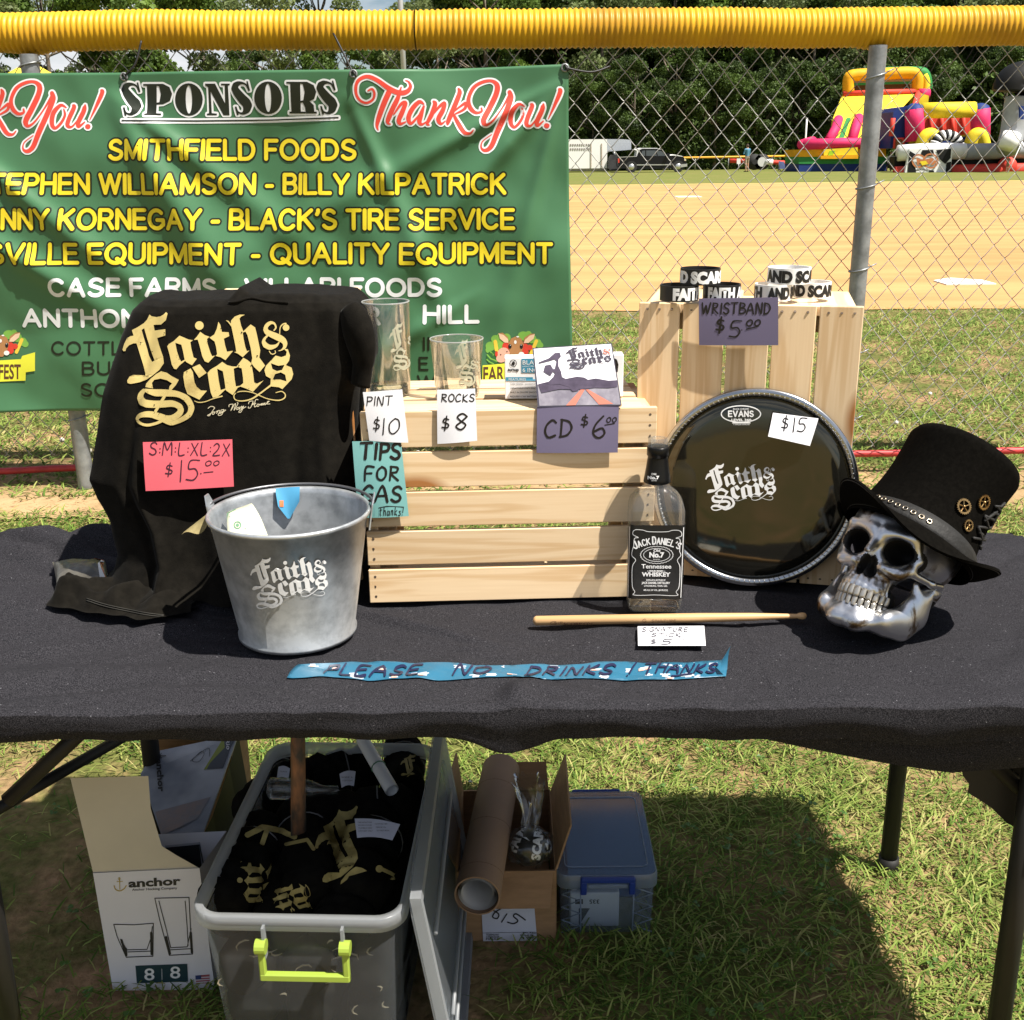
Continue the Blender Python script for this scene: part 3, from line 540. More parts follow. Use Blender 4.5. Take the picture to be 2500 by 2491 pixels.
def wire(i):
    x0 = -2.95+i*HXW; P = []; ztop = 1.87; m = int(1.82/HZ)
    for j in range(m):
        z = ztop-j*HZ; side = (j+i) % 2; kx = x0+(HXW if side else 0)
        # each bend hooks round its neighbour
        s = 1 if side else -1
        for (dx, dy, dz) in ((-.010*s, .004, .011), (.002*s, 0, 0), (-.010*s, -.004, -.011)):
            a, c = warp(kx+dx, z+dz); P.append((a, FY+dy*(1 if side else -1)*1.0, c))
    b = B(); b.tube(P, .0019, 5, cap=False); b.build('wire', wire_m, fence, True)
for i in range(118): wire(i)
def tie(x, z, tilt, n='wire_tie'):
    b = B(); b.tube([(x+.0415*math.cos(a), FY-.05+.0415*math.sin(a), z+tilt*math.cos(a)) for a in [2*PI*k/14 for k in range(14)]], .0035, 5, closed=True)
    b.tube([(x+.035, FY-.07, z+tilt), (x+.07, FY-.06, z+tilt+.015)], .003, 5); b.build(n, galv, fence, True)
for (v, t) in ((188, .012), (455, .010), (655, .01), (850, -.01), (1020, .01)):
    tie(PX[1], W(2120, v, y=FY).z, t)
for v in (1015, 160): tie(PX[0], W(180, v, y=FY).z, .01)
b = B(); hose = M('red_hose', (.42, .035, .035), .5, var=.2, scale=20)
Pn = [W(u, v, y=FY+.06) for u, v in ((-250, 1158), (0, 1151), (190, 1142), (600, 1130), (1100, 1118), (1600, 1112), (2100, 1108), (2500, 1100), (2800, 1096))]
Pn = [Vector((p.x, p.y, p.z)) for p in Pn]
b.tube([Vector(q) for q in smoothp([(p.x, p.y, p.z) for p in Pn], 8)], .0165, 8); tag(b.build('hose', hose, None, True), 'dark red hose running along the foot of the chain link fence', 'hose')
# ================================================================ sponsor banner
BY = FY-.125
ban = thing('sponsor_banner', 'green vinyl sponsor banner with yellow and white names tied to the fence', 'banner', (0, BY, 1))
def fold(x, z):
    r = 0.
    # creases run down and inwards from the eyelets
    for (gx, gz, dx, dz, A, wd) in ((-1.62, 1.70, .55, -1, .030, .10), (-1.62, 1.70, .95, -.75, .024, .07), (-.65, 1.69, -.5, -1, .020, .07), (-.65, 1.69, .42, -1, .018, .06), (.23, 1.72, -.8, -.85, .030, .07), (.23, 1.72, -1, -.5, .020, .05), (.23, 1.72, -.28, -1, .016, .05), (-2.3, 1.2, 1, -.62, .026, .08), (-2.3, 1.55, 1, -.85, .022, .06), (-.1, .9, -1, -.6, .012, .06)):
        l = math.hypot(dx, dz); ux, uz = dx/l, dz/l; s = (x-gx)*ux+(z-gz)*uz; t = (x-gx)*uz-(z-gz)*ux
        if s > 0: r += 1.6*A*math.exp(-(t/(wd*(.35+.7*s)))**2)*min(1, s*3)*math.exp(-s*.75)
    r += .045*vn(x*1.3+z*.9, z*1.4, 5)+.018*vn(x*3.1+z*2, z*2.6, 9)+.003*vn(x*9, z*8, 2)
    r += .022*abs(vn(x*.9-z*1.4, z*.4+x*.6, 17))
    return r
BTOP = [(0, 178), (300, 177), (560, 174), (866, 172), (1100, 168), (1387, 157)]
def btop(u):
    if u < 0: return 178
    for a, c in zip(BTOP, BTOP[1:]):
        if u <= c[0]: return lerp(a[1], c[1], (u-a[0])/(c[0]-a[0]))
    return 157
def bpt(u, v, h=0.):
    p = W(u, v, y=BY); return Vector((p.x, BY-fold(p.x, p.z)-h, p.z))
green = M('banner_vinyl', (.060, .165, .078), .42, var=.06, scale=2, spec=.45)
b = B()
def bf(a, t):
    v0 = btop(-420+1808*a); v1 = lerp(1008, 996, a); v = lerp(v0, v1, t); u = -420+1808*a+ (14*t*t if a > .5 else 0)*a
    return bpt(u, v)
b.sheet(bf, 260, 120, -.0015); b.build('banner_sheet', green, ban, True)
f_b = lambda x, y, h=0.: bpt(x, -y, h)
ink_y = M('banner_yellow', (.80, .62, .025), .42, var=.02); ink_k = M('banner_black', (.012, .016, .008), .42, var=0); ink_w = M('banner_white', (.80, .80, .82), .42, var=.02); ink_r = M('banner_red', (.80, .075, .05), .42, var=.02)
def vt(s, u0, u1, v0, v1, mats, pw, out=0.):
    """letters between photo columns u0..u1; baseline v0, cap height v1"""
    for k, m_ in enumerate(mats):
        g = out if (k == 0 and len(mats) > 1) else 0
        q = pw*v1/2; S = rtext(s, u0+q, -v0+q, v1-2*q, u1-u0-2*q, pw*v1/(v1-2*q), g)
        decal('lettering', S, f_b, m_, ban, .0014+.0009*k, 13)
YK = [ink_k, ink_y]
vt('SMITHFIELD FOODS', 265, 872, 393, 54, YK, .18, 4.2); vt('STEPHEN WILLIAMSON - BILLY KILPATRICK', -62, 1236, 476, 54, YK, .18, 4.2)
vt('JOHNNY KORNEGAY - BLACK\u2019S TIRE SERVICE', -118, 1257, 562, 54, YK, .18, 4.2); vt('DUPLINSVILLE EQUIPMENT - QUALITY EQUIPMENT', -250, 1350, 645, 54, YK, .18, 4.2)
vt('CASE FARMS - VILLARI FOODS', 125, 1081, 724, 48, [ink_w], .2); vt('ANTHONY', 55, 392, 800, 48, [ink_w], .2); vt('& JENNIFER', 600, 930, 794, 48, [ink_w], .2); vt('HILL', 1033, 1170, 790, 48, [ink_w], .2)
vt('COTTLE', 127, 330, 867, 35, [ink_k], .15); vt('IN', 1033, 1076, 856, 35, [ink_k], .15); vt('BUILDERS', 203, 460, 916, 35, [ink_k], .15); vt('E', 1022, 1046, 905, 35, [ink_k], .15); vt('SOUTHERN', 197, 480, 969, 35, [ink_k], .15); vt('W', 1018, 1064, 950, 35, [ink_k], .15)
for g, m_, h in ((16, ink_w, .0014), (0, ink_k, .0023)):
    S = [([(x/3.389+280, -(y/3.389+180)) for x, y in p][::-1], z) for p, z in sponsors(g)]
    decal('lettering', S, f_b, m_, ban, h, 13)
for dx, dy in ((0, 0), (-1121, 2)):
    for g, m_, h in ((15, ink_w, .0014), (0, ink_r, .0023)):
        S = [([(x/3.645+860+dx, -(y/3.645+170+dy)) for x, y in p][::-1], z) for p, z in thank_you(g)]
        decal('lettering', S, f_b, m_, ban, h, 13)
# the festival emblem: greens, corn, melon, calf and piglet over a yellow name board
def emblem(ox, oy, word, wx, board):
    col = dict(g=(.20, .42, .07), dg=(.03, .12, .03), y=(.80, .55, .06), yb=(.74, .72, .05), br=(.42, .20, .08), dk=(.10, .04, .02), pk=(.80, .40, .30), ear=(.80, .55, .38), rd=(.62, .05, .03), w=(.82, .80, .78), k=(.01, .01, .01))
    P = lambda x, y: (x/8.78+ox, -(y/8.78+oy))
    def put(key, S, h): decal('emblem', [([P(a, c) for a, c in p][::-1], z) for p, z in S], f_b, M('print_'+key, col[key], .5, var=0), ban, h*.33, 13)
    def D(*a):
        o = []
        for (x, y, r, *q) in a: o += disc(x, y, r, 16, q[0] if q else None)
        return o
    put('g', D((420, 480, 110, 100), (520, 330, 90), (620, 270, 70), (760, 300, 90), (1120, 270, 120, 100), (1230, 230, 70), (1300, 330, 100), (1420, 420, 90), (1480, 470, 70), (380, 560, 70), (640, 440, 120)), .0035)
    put('y', pen([(520, 380), (560, 640)], 80)+pen([(1400, 380), (1340, 520), (1290, 640)], 80), .0050)
    put('dg', D((470, 720, 140, 150)), .0054)
    put('g', pen([(350, 660), (420, 740), (560, 800)], 30)+pen([(340, 760), (400, 810), (480, 850)], 26)+pen([(420, 600), (480, 660)], 30), .0062)
    put('rd', D((760, 480, 90), (1150, 520, 90), (1260, 520, 60), (1165, 610, 70)), .0060)
    put('br', poly([(860, 320), (980, 270), (1080, 330), (1130, 450), (1080, 640), (1000, 740), (900, 740), (830, 640), (800, 430)])+poly([(585, 200), (680, 190), (790, 290), (810, 420), (700, 380)])+poly([(1370, 220), (1280, 220), (1150, 300), (1120, 420), (1250, 400)]), .0068)
    put('ear', poly([(590, 205), (700, 240), (790, 330), (800, 410), (720, 405), (620, 320)])+poly([(1368, 230), (1260, 260), (1160, 350), (1130, 420), (1230, 420), (1340, 330)]), .0078)
    put('k', D((835, 490, 36, 50), (1080, 495, 34, 50)), .0088); put('w', D((950, 400, 28, 40), (1000, 285, 30, 16), (842, 465, 9), (1075, 465, 9), (1080, 660, 60, 50)), .0094)
    put('pk', D((700, 640, 130, 130), (650, 740, 110, 90)), .0080); put('rd', D((545, 640, 30, 60)), .0092); put('k', D((770, 600, 14), (636, 662, 14)), .0098)
    put('yb', poly([(a, c) for a, c in board]), .0100)
    x0, x1, yb = wx
    o = text(word, x0/8.78+ox, -(yb/8.78+oy), (x1-x0)/8.78, 36, .9); decal('emblem', o, f_b, M('print_dk', col['dk'], .5, var=0), ban, .0040, 13)
emblem(1150, 790, 'FARM FEST', (275, 1500, 1215), [(250, 880), (1560, 800), (1560, 1160), (1420, 1190), (1420, 1235), (240, 1260)])
emblem(-107, 787, 'FARM FEST', (275, 1385, 1205), [(250, 860), (1390, 790), (1420, 720), (1700, 640), (1700, 1040), (1500, 1070), (1490, 1250), (240, 1290)])
for (u, v) in ((300, 187), (866, 182), (1379, 166), (-260, 188)):
    p = bpt(u, v); b = B(); b.tube([(p.x+.013*math.cos(a), p.y-.003, p.z+.013*math.sin(a)) for a in [2*PI*k/14 for k in range(14)]], .0045, 6, closed=True); b.build('grommet', galv, ban, True)
cordm = M('black_cord', (.012, .012, .012), .5, var=0)
for (u, v, u2, v2, lab) in ((300, 187, 345, 100, 'thin black cord tying the banner to the fence above the first S'), (866, 182, 814, 82, 'black cord from the middle grommet looped over the yellow cap'), (1379, 166, 1490, 162, 'short black cord at the top right corner of the banner')):
    p = bpt(u, v); p.y -= .008; q = W(u2, v2, y=FY-.085); m = (p+q)/2+Vector((.012, -.01, -.02)); b = B(); pts = [Vector(a) for a in smoothp([tuple(p), tuple(m), tuple(q)], 6)]
    b.tube(pts, .0042, 6); b.tube([p+Vector((0, -.004, .012)), p+Vector((.012, -.008, -.014))], .004, 5)
    tag(b.build('tie_cord', cordm, None, True), lab, 'cord', 'cords tying the banner to the fence')
# ================================================================ table
T = .74                      # height of the cloth
TX0, TX1, TY0, TY1 = -1.36, .970, 1.312, 2.015
blackmetal = M('dark_brown_steel', (.009, .008, .007), .6, 0, var=.2)
tab = thing('folding_table', 'dark brown folding table with tubular legs under the black cloth', 'table', (0, 1.7, 0))
b = B(); b.box(((TX0+TX1)/2, (TY0+TY1)/2, T-.032), (TX1-TX0-.05, TY1-TY0-.05, .022), bev=.01); b.build('tabletop', M('resin_top', (.04, .035, .03), .5, var=.1), tab)
for (x, y, x2) in ((.765, 1.42, .775), (.775, 1.955, .78), (-.80, 1.42, -.815), (-.73, 1.955, -.735)):
    b = B(); b.tube([(x, y, T-.05), (x2, y, .0)], .0175, 14); b.tube([(x2, y, .035), (x2, y, 0)], .021, 14); b.build('leg', blackmetal, tab, True)
for s_, x in ((1, .765), (-1, -.765)):
    b = B(); b.tube([(x, 1.42, .66), (x, 1.44, .70), (x, 1.955, .70), (x, 1.955, .66)], .016, 10); b.build('leg_frame', blackmetal, tab, True)
    b = B(); b.tube([(x, 1.6, .3), (x, 1.6, .66)], .012, 10) if 0 else b.tube([(x, 1.44, .52), (x-.20*s_, 1.52, .69)], .012, 10); b.build('brace', blackmetal, tab, True)
b = B(); b.tube([W(-40, 1995, y=1.62), W(318, 1790, y=1.90)], .011, 10); b.build('brace', blackmetal, tab, True)
b = B(); P_ = [W(2330, 1875, y=1.45), W(2462, 2010, y=1.45)]; 
b.prism([(2345, -1858), (2520, -1858), (2520, -2040), (2458, -2010), (2420, -1972), (2362, -1935), (2366, -1915), (2350, -1893)], lambda x, y: W(x, -y, y=1.455), lambda x, y: W(x, -y, y=1.45)); fixn(b.build('hinge_bracket', blackmetal, tab))
# the cloth: top, rounded edge, drop of uneven depth
def mat_cloth():
    m = bpy.data.materials.new('black_cloth'); m.use_nodes = True; nt = m.node_tree; p = nt.nodes['Principled BSDF']; N = nt.nodes.new; L = nt.links.new
    tcn = N('ShaderNodeTexCoord'); a = N('ShaderNodeTexNoise'); a.inputs['Scale'].default_value = 700; a.inputs['Detail'].default_value = 2
    r = N('ShaderNodeValToRGB'); e = r.color_ramp.elements; e[0].position = .40; e[0].color = (.012, .012, .014, 1); e[1].position = .70; e[1].color = (.048, .046, .052, 1)
    a2 = N('ShaderNodeTexNoise'); a2.inputs['Scale'].default_value = 260; a2.inputs['Detail'].default_value = 1; r2 = N('ShaderNodeValToRGB'); r2.color_ramp.elements[0].position = .75; r2.color_ramp.elements[1].position = .84; r2.color_ramp.elements[1].color = (.32, .32, .34, 1)
    ad = N('ShaderNodeMix'); ad.data_type = 'RGBA'; ad.blend_type = 'ADD'; ad.inputs['Factor'].default_value = .6
    L(tcn.outputs['Object'], a.inputs['Vector']); L(tcn.outputs['Object'], a2.inputs['Vector']); L(a.outputs['Fac'], r.inputs[0]); L(a2.outputs['Fac'], r2.inputs[0]); L(r.outputs[0], ad.inputs['A']); L(r2.outputs[0], ad.inputs['B']); L(ad.outputs['Result'], p.inputs['Base Color'])
    p.inputs['Roughness'].default_value = .95; p.inputs['Specular IOR Level'].default_value = .04
    bp = N('ShaderNodeBump'); bp.inputs['Strength'].default_value = .35; bp.inputs['Distance'].default_value = .002; L(a.outputs['Fac'], bp.inputs['Height']); L(bp.outputs[0], p.inputs['Normal'])
    return m
cloth_m = mat_cloth()
def rid(x, y, x0, y0, x1, y1, A, wd):
    """a ridge or crease between two points"""
    dx, dy = x1-x0, y1-y0; l2 = dx*dx+dy*dy; t = max(0, min(1, ((x-x0)*dx+(y-y0)*dy)/l2)); d = math.hypot(x-x0-t*dx, y-y0-t*dy)
    return A*math.exp(-(d/wd)**2)*math.sin(PI*min(1, max(.02, t)))**.5
def ctop(x, y):
    z = T+.003*vn(x*3, y*3)+.0034*vn(x*8, y*6, 3)+.0012*vn(x*21, y*17, 9)+.0014*vn(x*5+y*22, y*9, 5)*max(0, min(1, (-.1-x)/.3))
    z += rid(x, y, -.30, 1.66, -.02, 1.50, .015, .010)+rid(x, y, -.26, 1.60, .05, 1.44, .005, .012)+rid(x, y, .42, 1.70, .75, 1.60, .004, .015)+rid(x, y, .62, 1.50, 1.1, 1.52, .004, .012)+rid(x, y, .75, 1.60, 1.1, 1.62, .004, .014)
    for (x0, y0, x1, y1, A) in ((-1.2, 1.72, -.72, 1.86, .006), (-1.2, 1.60, -.60, 1.72, .005), (-1.1, 1.50, -.62, 1.62, .004), (-.95, 1.42, -.45, 1.62, .006), (-.75, 1.38, -.42, 1.60, .005), (-.3, 1.36, -.22, 1.46, .005), (-.16, 1.36, -.10, 1.43, .005), (.05, 1.345, .02, 1.40, .006), (-.55, 1.36, -.40, 1.47, .004)):
        z += rid(x, y, x0, y0, x1, y1, A*(2.4 if x1 < -.42 else .5), .012)
    z += .018*math.exp(-((x-.005)/.022)**2-((y-1.345)/.03)**2)
    z += .0022*math.exp(-((x-.36)/.004)**2)+.0018*math.exp(-((x+.62)/.004)**2)+.0018*math.exp(-((y-1.50-.02*x)/.004)**2)
    # soft drape lines in the loosely spread cloth, running down to the left
    s_ = y*14+x*5.5+2.2*vn(x*1.6, y*2.2, 31); q_ = abs(vn(s_, x*1.5-y*.8, 12)); kx_ = max(.22, min(1, (-.28-x)/.35)); z -= .042*kx_*max(0, .42-q_)*(1 if y > 1.33 else 0)
    s_ = y*9-x*7+1.6*vn(x*2, y*2, 3); z -= .026*max(.25, min(1, (x-.55)/.25))*max(0, .30-abs(vn(s_, x*1.2+y, 22)))
    # bunched up against the back left corner
    z += rid(x, y, -1.25, 1.84, -.72, 1.98, .026, .026)+rid(x, y, -1.05, 1.98, -.60, 2.02, .034, .035)
    # lies over the objects' feet without sinking: everything stands at T
    return z
def drop(x):
    d = .047+.008*vn(x*2.5, 1)+.005*vn(x*9, 4)
    if x > .20: d = lerp(d, .062, min(1, (x-.20)/.34))
    d += .030*math.exp(-((x-.0)/.045)**2)
    if x < -.6: d += .012*min(1, (-.6-x)/.3)
    return d
def cf(u, v):
    x = lerp(TX0, TX1, u); 
    # v: 0 hem in front .. .22 front edge .. .78 back edge .. 1 hem behind
    if v < .2:
        t = 1-v/.2; d = drop(x)*t; y = TY0-.004-.004*math.sin(t*PI)+.012*t+.006*vn(x*9, t*2, 6)*t+.010*vn(x*3.2, t, 8)*t; z = ctop(x, TY0)-.004-d
        return Vector((x, y, z))
    if v > .85:
        t = (v-.85)/.15; return Vector((x, TY1+.006+.01*t+.01*vn(x*5, 9)*t, ctop(x, TY1)-.004-.16*t))
    t = (v-.2)/.65; y = lerp(TY0, TY1, t); z = ctop(x, y); e = min(abs(y-TY0), abs(TY1-y)); z -= .004*math.exp(-e/.005)
    return Vector((x, y, z))
b = B(); b.grid(cf, 440, 170)
# right end: hangs from the short side, lower towards the front corner
def cr(u, v):
    y = lerp(TY0-.004, TY1+.006, u); dd = lerp(.165, .12, u); return Vector((TX1+.012*math.sin(v*1.4)+.012*vn(y*7, v, 3)*v, y, ctop(TX1, min(max(y, TY0), TY1))-.001-dd*v))
b.grid(cr, 50, 14)
def cl_(u, v): y = lerp(TY0-.004, TY1+.006, u); return Vector((TX0-.012*v, y, ctop(TX0, min(max(y, TY0), TY1))-.001-.16*v))
b.grid(cl_, 30, 8)
# second fold hanging at the right, behind the front drop
def cu(u, v):
    x = lerp(.24, .965, u); z0 = T-.03; lo = .115*math.sin(min(1, u*1.9)*PI*.5)+.10; lo = lerp(.050, .112+.010*math.sin(u*5), min(1, u/.52))*1.2; return Vector((x, TY0+.020+.03*v+.012*vn(x*5, v*2, 2), z0-(lo-.03)*v))
b.grid(cu, 80, 10)
o = b.build('tablecloth', cloth_m, None, True); tag(o, 'black speckled cloth spread over the folding table, short drop in front', 'tablecloth')
# ================================================================ pine crates
def mat_pine(name, light, dark, sc_=1.):
    m = bpy.data.materials.new(name); m.use_nodes = True; nt = m.node_tree; p = nt.nodes['Principled BSDF']; N = nt.nodes.new; L = nt.links.new
    tcn = N('ShaderNodeTexCoord'); oi = N('ShaderNodeObjectInfo'); mul = N('ShaderNodeVectorMath'); mul.operation = 'SCALE'; mul.inputs['Scale'].default_value = 37.
    cb = N('ShaderNodeCombineXYZ'); L(oi.outputs['Random'], cb.inputs[0]); L(oi.outputs['Random'], cb.inputs[1]); L(oi.outputs['Random'], cb.inputs[2]); L(cb.outputs[0], mul.inputs[0])
    add = N('ShaderNodeVectorMath'); L(tcn.outputs['Object'], add.inputs[0]); L(mul.outputs[0], add.inputs[1])
    mp_ = N('ShaderNodeMapping'); mp_.inputs['Scale'].default_value = (1.0, 20, 20); L(add.outputs[0], mp_.inputs[0])
    n = N('ShaderNodeTexNoise'); n.inputs['Scale'].default_value = 1.6; n.inputs['Detail'].default_value = 3; n.inputs['Distortion'].default_value = .3; L(mp_.outputs[0], n.inputs['Vector'])
    mm = N('ShaderNodeMath'); mm.operation = 'MULTIPLY'; mm.inputs[1].default_value = 26; L(n.outputs['Fac'], mm.inputs[0]); sn = N('ShaderNodeMath'); sn.operation = 'SINE'; L(mm.outputs[0], sn.inputs[0])
    mp2 = N('ShaderNodeMapping'); mp2.inputs['Scale'].default_value = (3, 90, 90); L(add.outputs[0], mp2.inputs[0]); n2 = N('ShaderNodeTexNoise'); n2.inputs['Scale'].default_value = 3; L(mp2.outputs[0], n2.inputs['Vector'])
    mr = N('ShaderNodeMapRange'); mr.inputs[1].default_value = -.2; mr.inputs[2].default_value = 1.; mr.inputs[4].default_value = .42; L(sn.outputs[0], mr.inputs[0])
    ad = N('ShaderNodeMath'); ad.operation = 'MULTIPLY_ADD'; L(n2.outputs['Fac'], ad.inputs[0]); ad.inputs[1].default_value = .35; L(mr.outputs[0], ad.inputs[2])
    # knots
    mp3 = N('ShaderNodeMapping'); mp3.inputs['Scale'].default_value = (4.2, 9, 9); L(add.outputs[0], mp3.inputs[0]); vo = N('ShaderNodeTexVoronoi'); vo.inputs['Scale'].default_value = .9; L(mp3.outputs[0], vo.inputs['Vector'])
    kr = N('ShaderNodeValToRGB'); kr.color_ramp.elements[0].position = .13; kr.color_ramp.elements[0].color = (1, 1, 1, 1); kr.color_ramp.elements[1].position = .23; kr.color_ramp.elements[1].color = (0, 0, 0, 1); L(vo.outputs['Distance'], kr.inputs[0])
    mixc = N('ShaderNodeMix'); mixc.data_type = 'RGBA'; mixc.inputs['A'].default_value = (*light, 1); mixc.inputs['B'].default_value = (*dark, 1); L(ad.outputs[0], mixc.inputs['Factor'])
    mk = N('ShaderNodeMix'); mk.data_type = 'RGBA'; mk.inputs['B'].default_value = (.36, .15, .045, 1); L(kr.outputs[0], mk.inputs['Factor']); L(mixc.outputs['Result'], mk.inputs['A'])
    hs = N('ShaderNodeHueSaturation'); vr = N('ShaderNodeMapRange'); vr.inputs[3].default_value = .86; vr.inputs[4].default_value = 1.1; L(oi.outputs['Random'], vr.inputs[0]); L(vr.outputs[0], hs.inputs['Value']); L(mk.outputs['Result'], hs.inputs['Color']); L(hs.outputs[0], p.inputs['Base Color'])
    p.inputs['Roughness'].default_value = .55; p.inputs['Specular IOR Level'].default_value = .3; return m
pine = mat_pine('pine', (.80, .61, .39), (.56, .34, .15))
nail_m = M('nail', (.16, .12, .09), .5, .6, var=0)
def crate(name, label, X, L_, Hh, D, nf, nails=3, group=None, gap=.0078):
    """open crate; its slatted bottom faces -Y. local X along the slats, Z across them, origin bottom front middle"""
    o = thing(name, label, 'crate', mat=X, group=group); th = .0095
    w_ = (Hh-gap*(nf-1))/nf
    def slat(nm, c, d, R_=None):
        rr = Matrix.Translation(c) @ (R_ or Matrix.Identity(4)); bb = B(); bb.box((0, 0, 0), d, bev=.0012); return bb.build(nm, pine, o, X=X @ rr)
    for i in range(nf):
        z = i*(w_+gap)+w_/2; slat('slat', (0, -th/2+random.uniform(-.0006, .0006), z), (L_, th, w_))
        for sx in (-1, 1):
            for k in range(nails):
                nb = B(); nb.tube([(sx*(L_/2-.011+.002*random.random()), -th-.0007, z+(k-(nails-1)/2)*w_*.3), (sx*(L_/2-.011), -th+.002, z+(k-(nails-1)/2)*w_*.3)], .0021, 6); nb.build('nail', nail_m, o, X=X)
    # end boards
    for sx in (-1, 1):
        for zz in (.085, Hh-.085): 
            slat('end_board', (sx*(L_/2-.010), D/2+.0005, zz), (D-.004, .016, .15), Matrix.Rotation(R(90), 4, 'Z'))
        for yy in (.030, D-.03): slat('end_batten', (sx*(L_/2-.028), yy, Hh/2), (Hh-.03, .018, .036), Matrix.Rotation(R(90), 4, 'Y'))
    # long sides, now top and underneath: three slats each, lying outside the end boards
    nsd = 3; ws = .066; gs = (D-.002-ws*nsd)/(nsd-1)
    for zz in (th/2+.0005, Hh-th/2-.0005):
        for i in range(nsd): slat('side_slat', (0, .003+ws/2+i*(ws+gs), zz+(th+.0012)*(1 if zz > .1 else -1)*0), (L_-.0004 if 0 else L_-.04, ws, th))
    return o
low = crate('wooden_crate', 'low pine crate lying on its side under the glasses and disc case', Matrix.Translation((-.003, 1.676, T+.004)) @ Matrix.Rotation(R(2), 4, 'Z'), .462, .318, .235, 5)
# ================================================================ things on the table
from mathutils.bvhtree import BVHTree
def bvh(*obs):
    V = []; P = []
    for o in obs:
        k = len(V); m = MW[o.name]; V += [m @ v.co for v in o.data.vertices]; P += [tuple(i+k for i in p.vertices) for p in o.data.polygons]
    return BVHTree.FromPolygons(V, P)
CO = Vector((0, 0, CAMH))
def onto(*obs):
    """finds the point of a surface seen at a photo pixel, so that print follows its shape"""
    t = bvh(*obs); last = [None]
    def f(x, y, h=0.):
        d = ray(x, -y).normalized(); hit, n, i, q = t.ray_cast(CO, d)
        if hit is None:
            hit, n, i, q = t.find_nearest(CO+d*(last[0] or 1.7))
        last[0] = (hit-CO).length
        if n.dot(d) > 0: n = -n
        return hit+n*h
    return f
def thin_glass(name, tint=(.93, .95, .94), rough=.02, fac=1., body=None, bodyf=0.):
    m = bpy.data.materials.new(name); m.use_nodes = True; nt = m.node_tree; nt.nodes.remove(nt.nodes['Principled BSDF']); N = nt.nodes.new; L = nt.links.new; out = nt.nodes['Material Output']
    tr = N('ShaderNodeBsdfTransparent'); tr.inputs[0].default_value = (*tint, 1); gl = N('ShaderNodeBsdfGlossy'); gl.inputs['Roughness'].default_value = rough
    fr = N('ShaderNodeLayerWeight'); fr.inputs['Blend'].default_value = .35; mu = N('ShaderNodeMath'); mu.operation = 'MULTIPLY_ADD'; mu.inputs[1].default_value = .38*fac; mu.inputs[2].default_value = .035*fac; L(fr.outputs['Fresnel'], mu.inputs[0])
    mi = N('ShaderNodeMixShader'); L(mu.outputs[0], mi.inputs[0]); L(tr.outputs[0], mi.inputs[1]); L(gl.outputs[0], mi.inputs[2]); last = mi
    if body:
        df = N('ShaderNodeBsdfDiffuse'); df.inputs[0].default_value = (*body, 1); tl = N('ShaderNodeBsdfTranslucent'); tl.inputs[0].default_value = (*body, 1); a = N('ShaderNodeMixShader'); a.inputs[0].default_value = .5; L(df.outputs[0], a.inputs[1]); L(tl.outputs[0], a.inputs[2])
        c = N('ShaderNodeMixShader'); c.inputs[0].default_value = bodyf; L(mi.outputs[0], c.inputs[1]); L(a.outputs[0], c.inputs[2]); last = c
    L(last.outputs[0], out.inputs[0]); return m
glass = thin_glass('clear_glass', (.985, .99, .985), body=(.85, .86, .86), bodyf=.06)  # slight pale body brightens the glass in place of refracted light
ink = M('marker_ink', (.012, .010, .010), .35, var=0); ink2 = M('marker_purple_black', (.05, .015, .03), .4, var=0)
white_ink = M('white_print', (.75, .75, .75), .5, var=0)
def paper(name, col, var=.03): return M(name, col, .75, var=var, scale=6, spec=.2)
def card(name, label, q, ys, mat, group=None, bulge=.003, cat='price card', z=None, nu=8, nv=6):
    """a sheet with corners at photo pixels q (TL, TR, BR, BL) on the planes y = ys (top, bottom) or lying at height z"""
    if z is not None: C = [W(u, v, z=z) for u, v in q]
    else:
        ys = ys if len(ys) == 4 else (ys[0], ys[0], ys[1], ys[1]); C = [W(*p, y=k) for p, k in zip(q, ys)]
    n = (C[1]-C[0]).cross(C[3]-C[0]).normalized(); n = -n if n.y > 0 else n
    if z is not None: n = Vector((0, 0, 1))
    def f(u, v):
        a = C[0].lerp(C[1], u); c = C[3].lerp(C[2], u); return a.lerp(c, v)+n*(bulge*math.sin(PI*u)*(.4+.6*v)+bulge*.3*math.sin(PI*v))
    b = B(); b.sheet(f, nu, nv, .0005); o = b.build(name, mat, None, True); fixn(o); o.data.set_sharp_from_angle(angle=R(35))
    tag(o, label, cat, group); return o
def write(o, items, mat, h=.0004, edge=None):
    f = onto(o)
    for S in items: pass
    S = [s for it in items for s in it]
    return decal('writing', S, f, mat, o, h, edge)
def H(s, x, y, w_, h, **k): return hand(s, x, -y, h, w_, **k)
# ---- tall crate on end, right
pr = W(2049, 1428, z=T+.003); rz = R(-13); xd = Vector((math.cos(rz), math.sin(rz), 0)); yd = Vector((-math.sin(rz), math.cos(rz), 0))
XM = Matrix((( 0, yd.x, -xd.x, pr.x), (0, yd.y, -xd.y, pr.y), (1, 0, 0, T+.004+.2325), (0, 0, 0, 1)))
tall = crate('wooden_crate', 'tall pine crate standing on end behind the drum head, wristbands on top', XM, .465, .348, .205, 5, gap=.0052)
ml = W(610, 745, y=1.70)
XM2 = Matrix(((0, 0, -1, ml.x+.142), (0, 1, 0, 1.762), (1, 0, 0, T+.004+.238), (0, 0, 0, 1)))
back = crate('wooden_crate', 'pine crate hidden under the black shirt, only its top edge showing', XM2, .470, .262, .235, 5, nails=1)
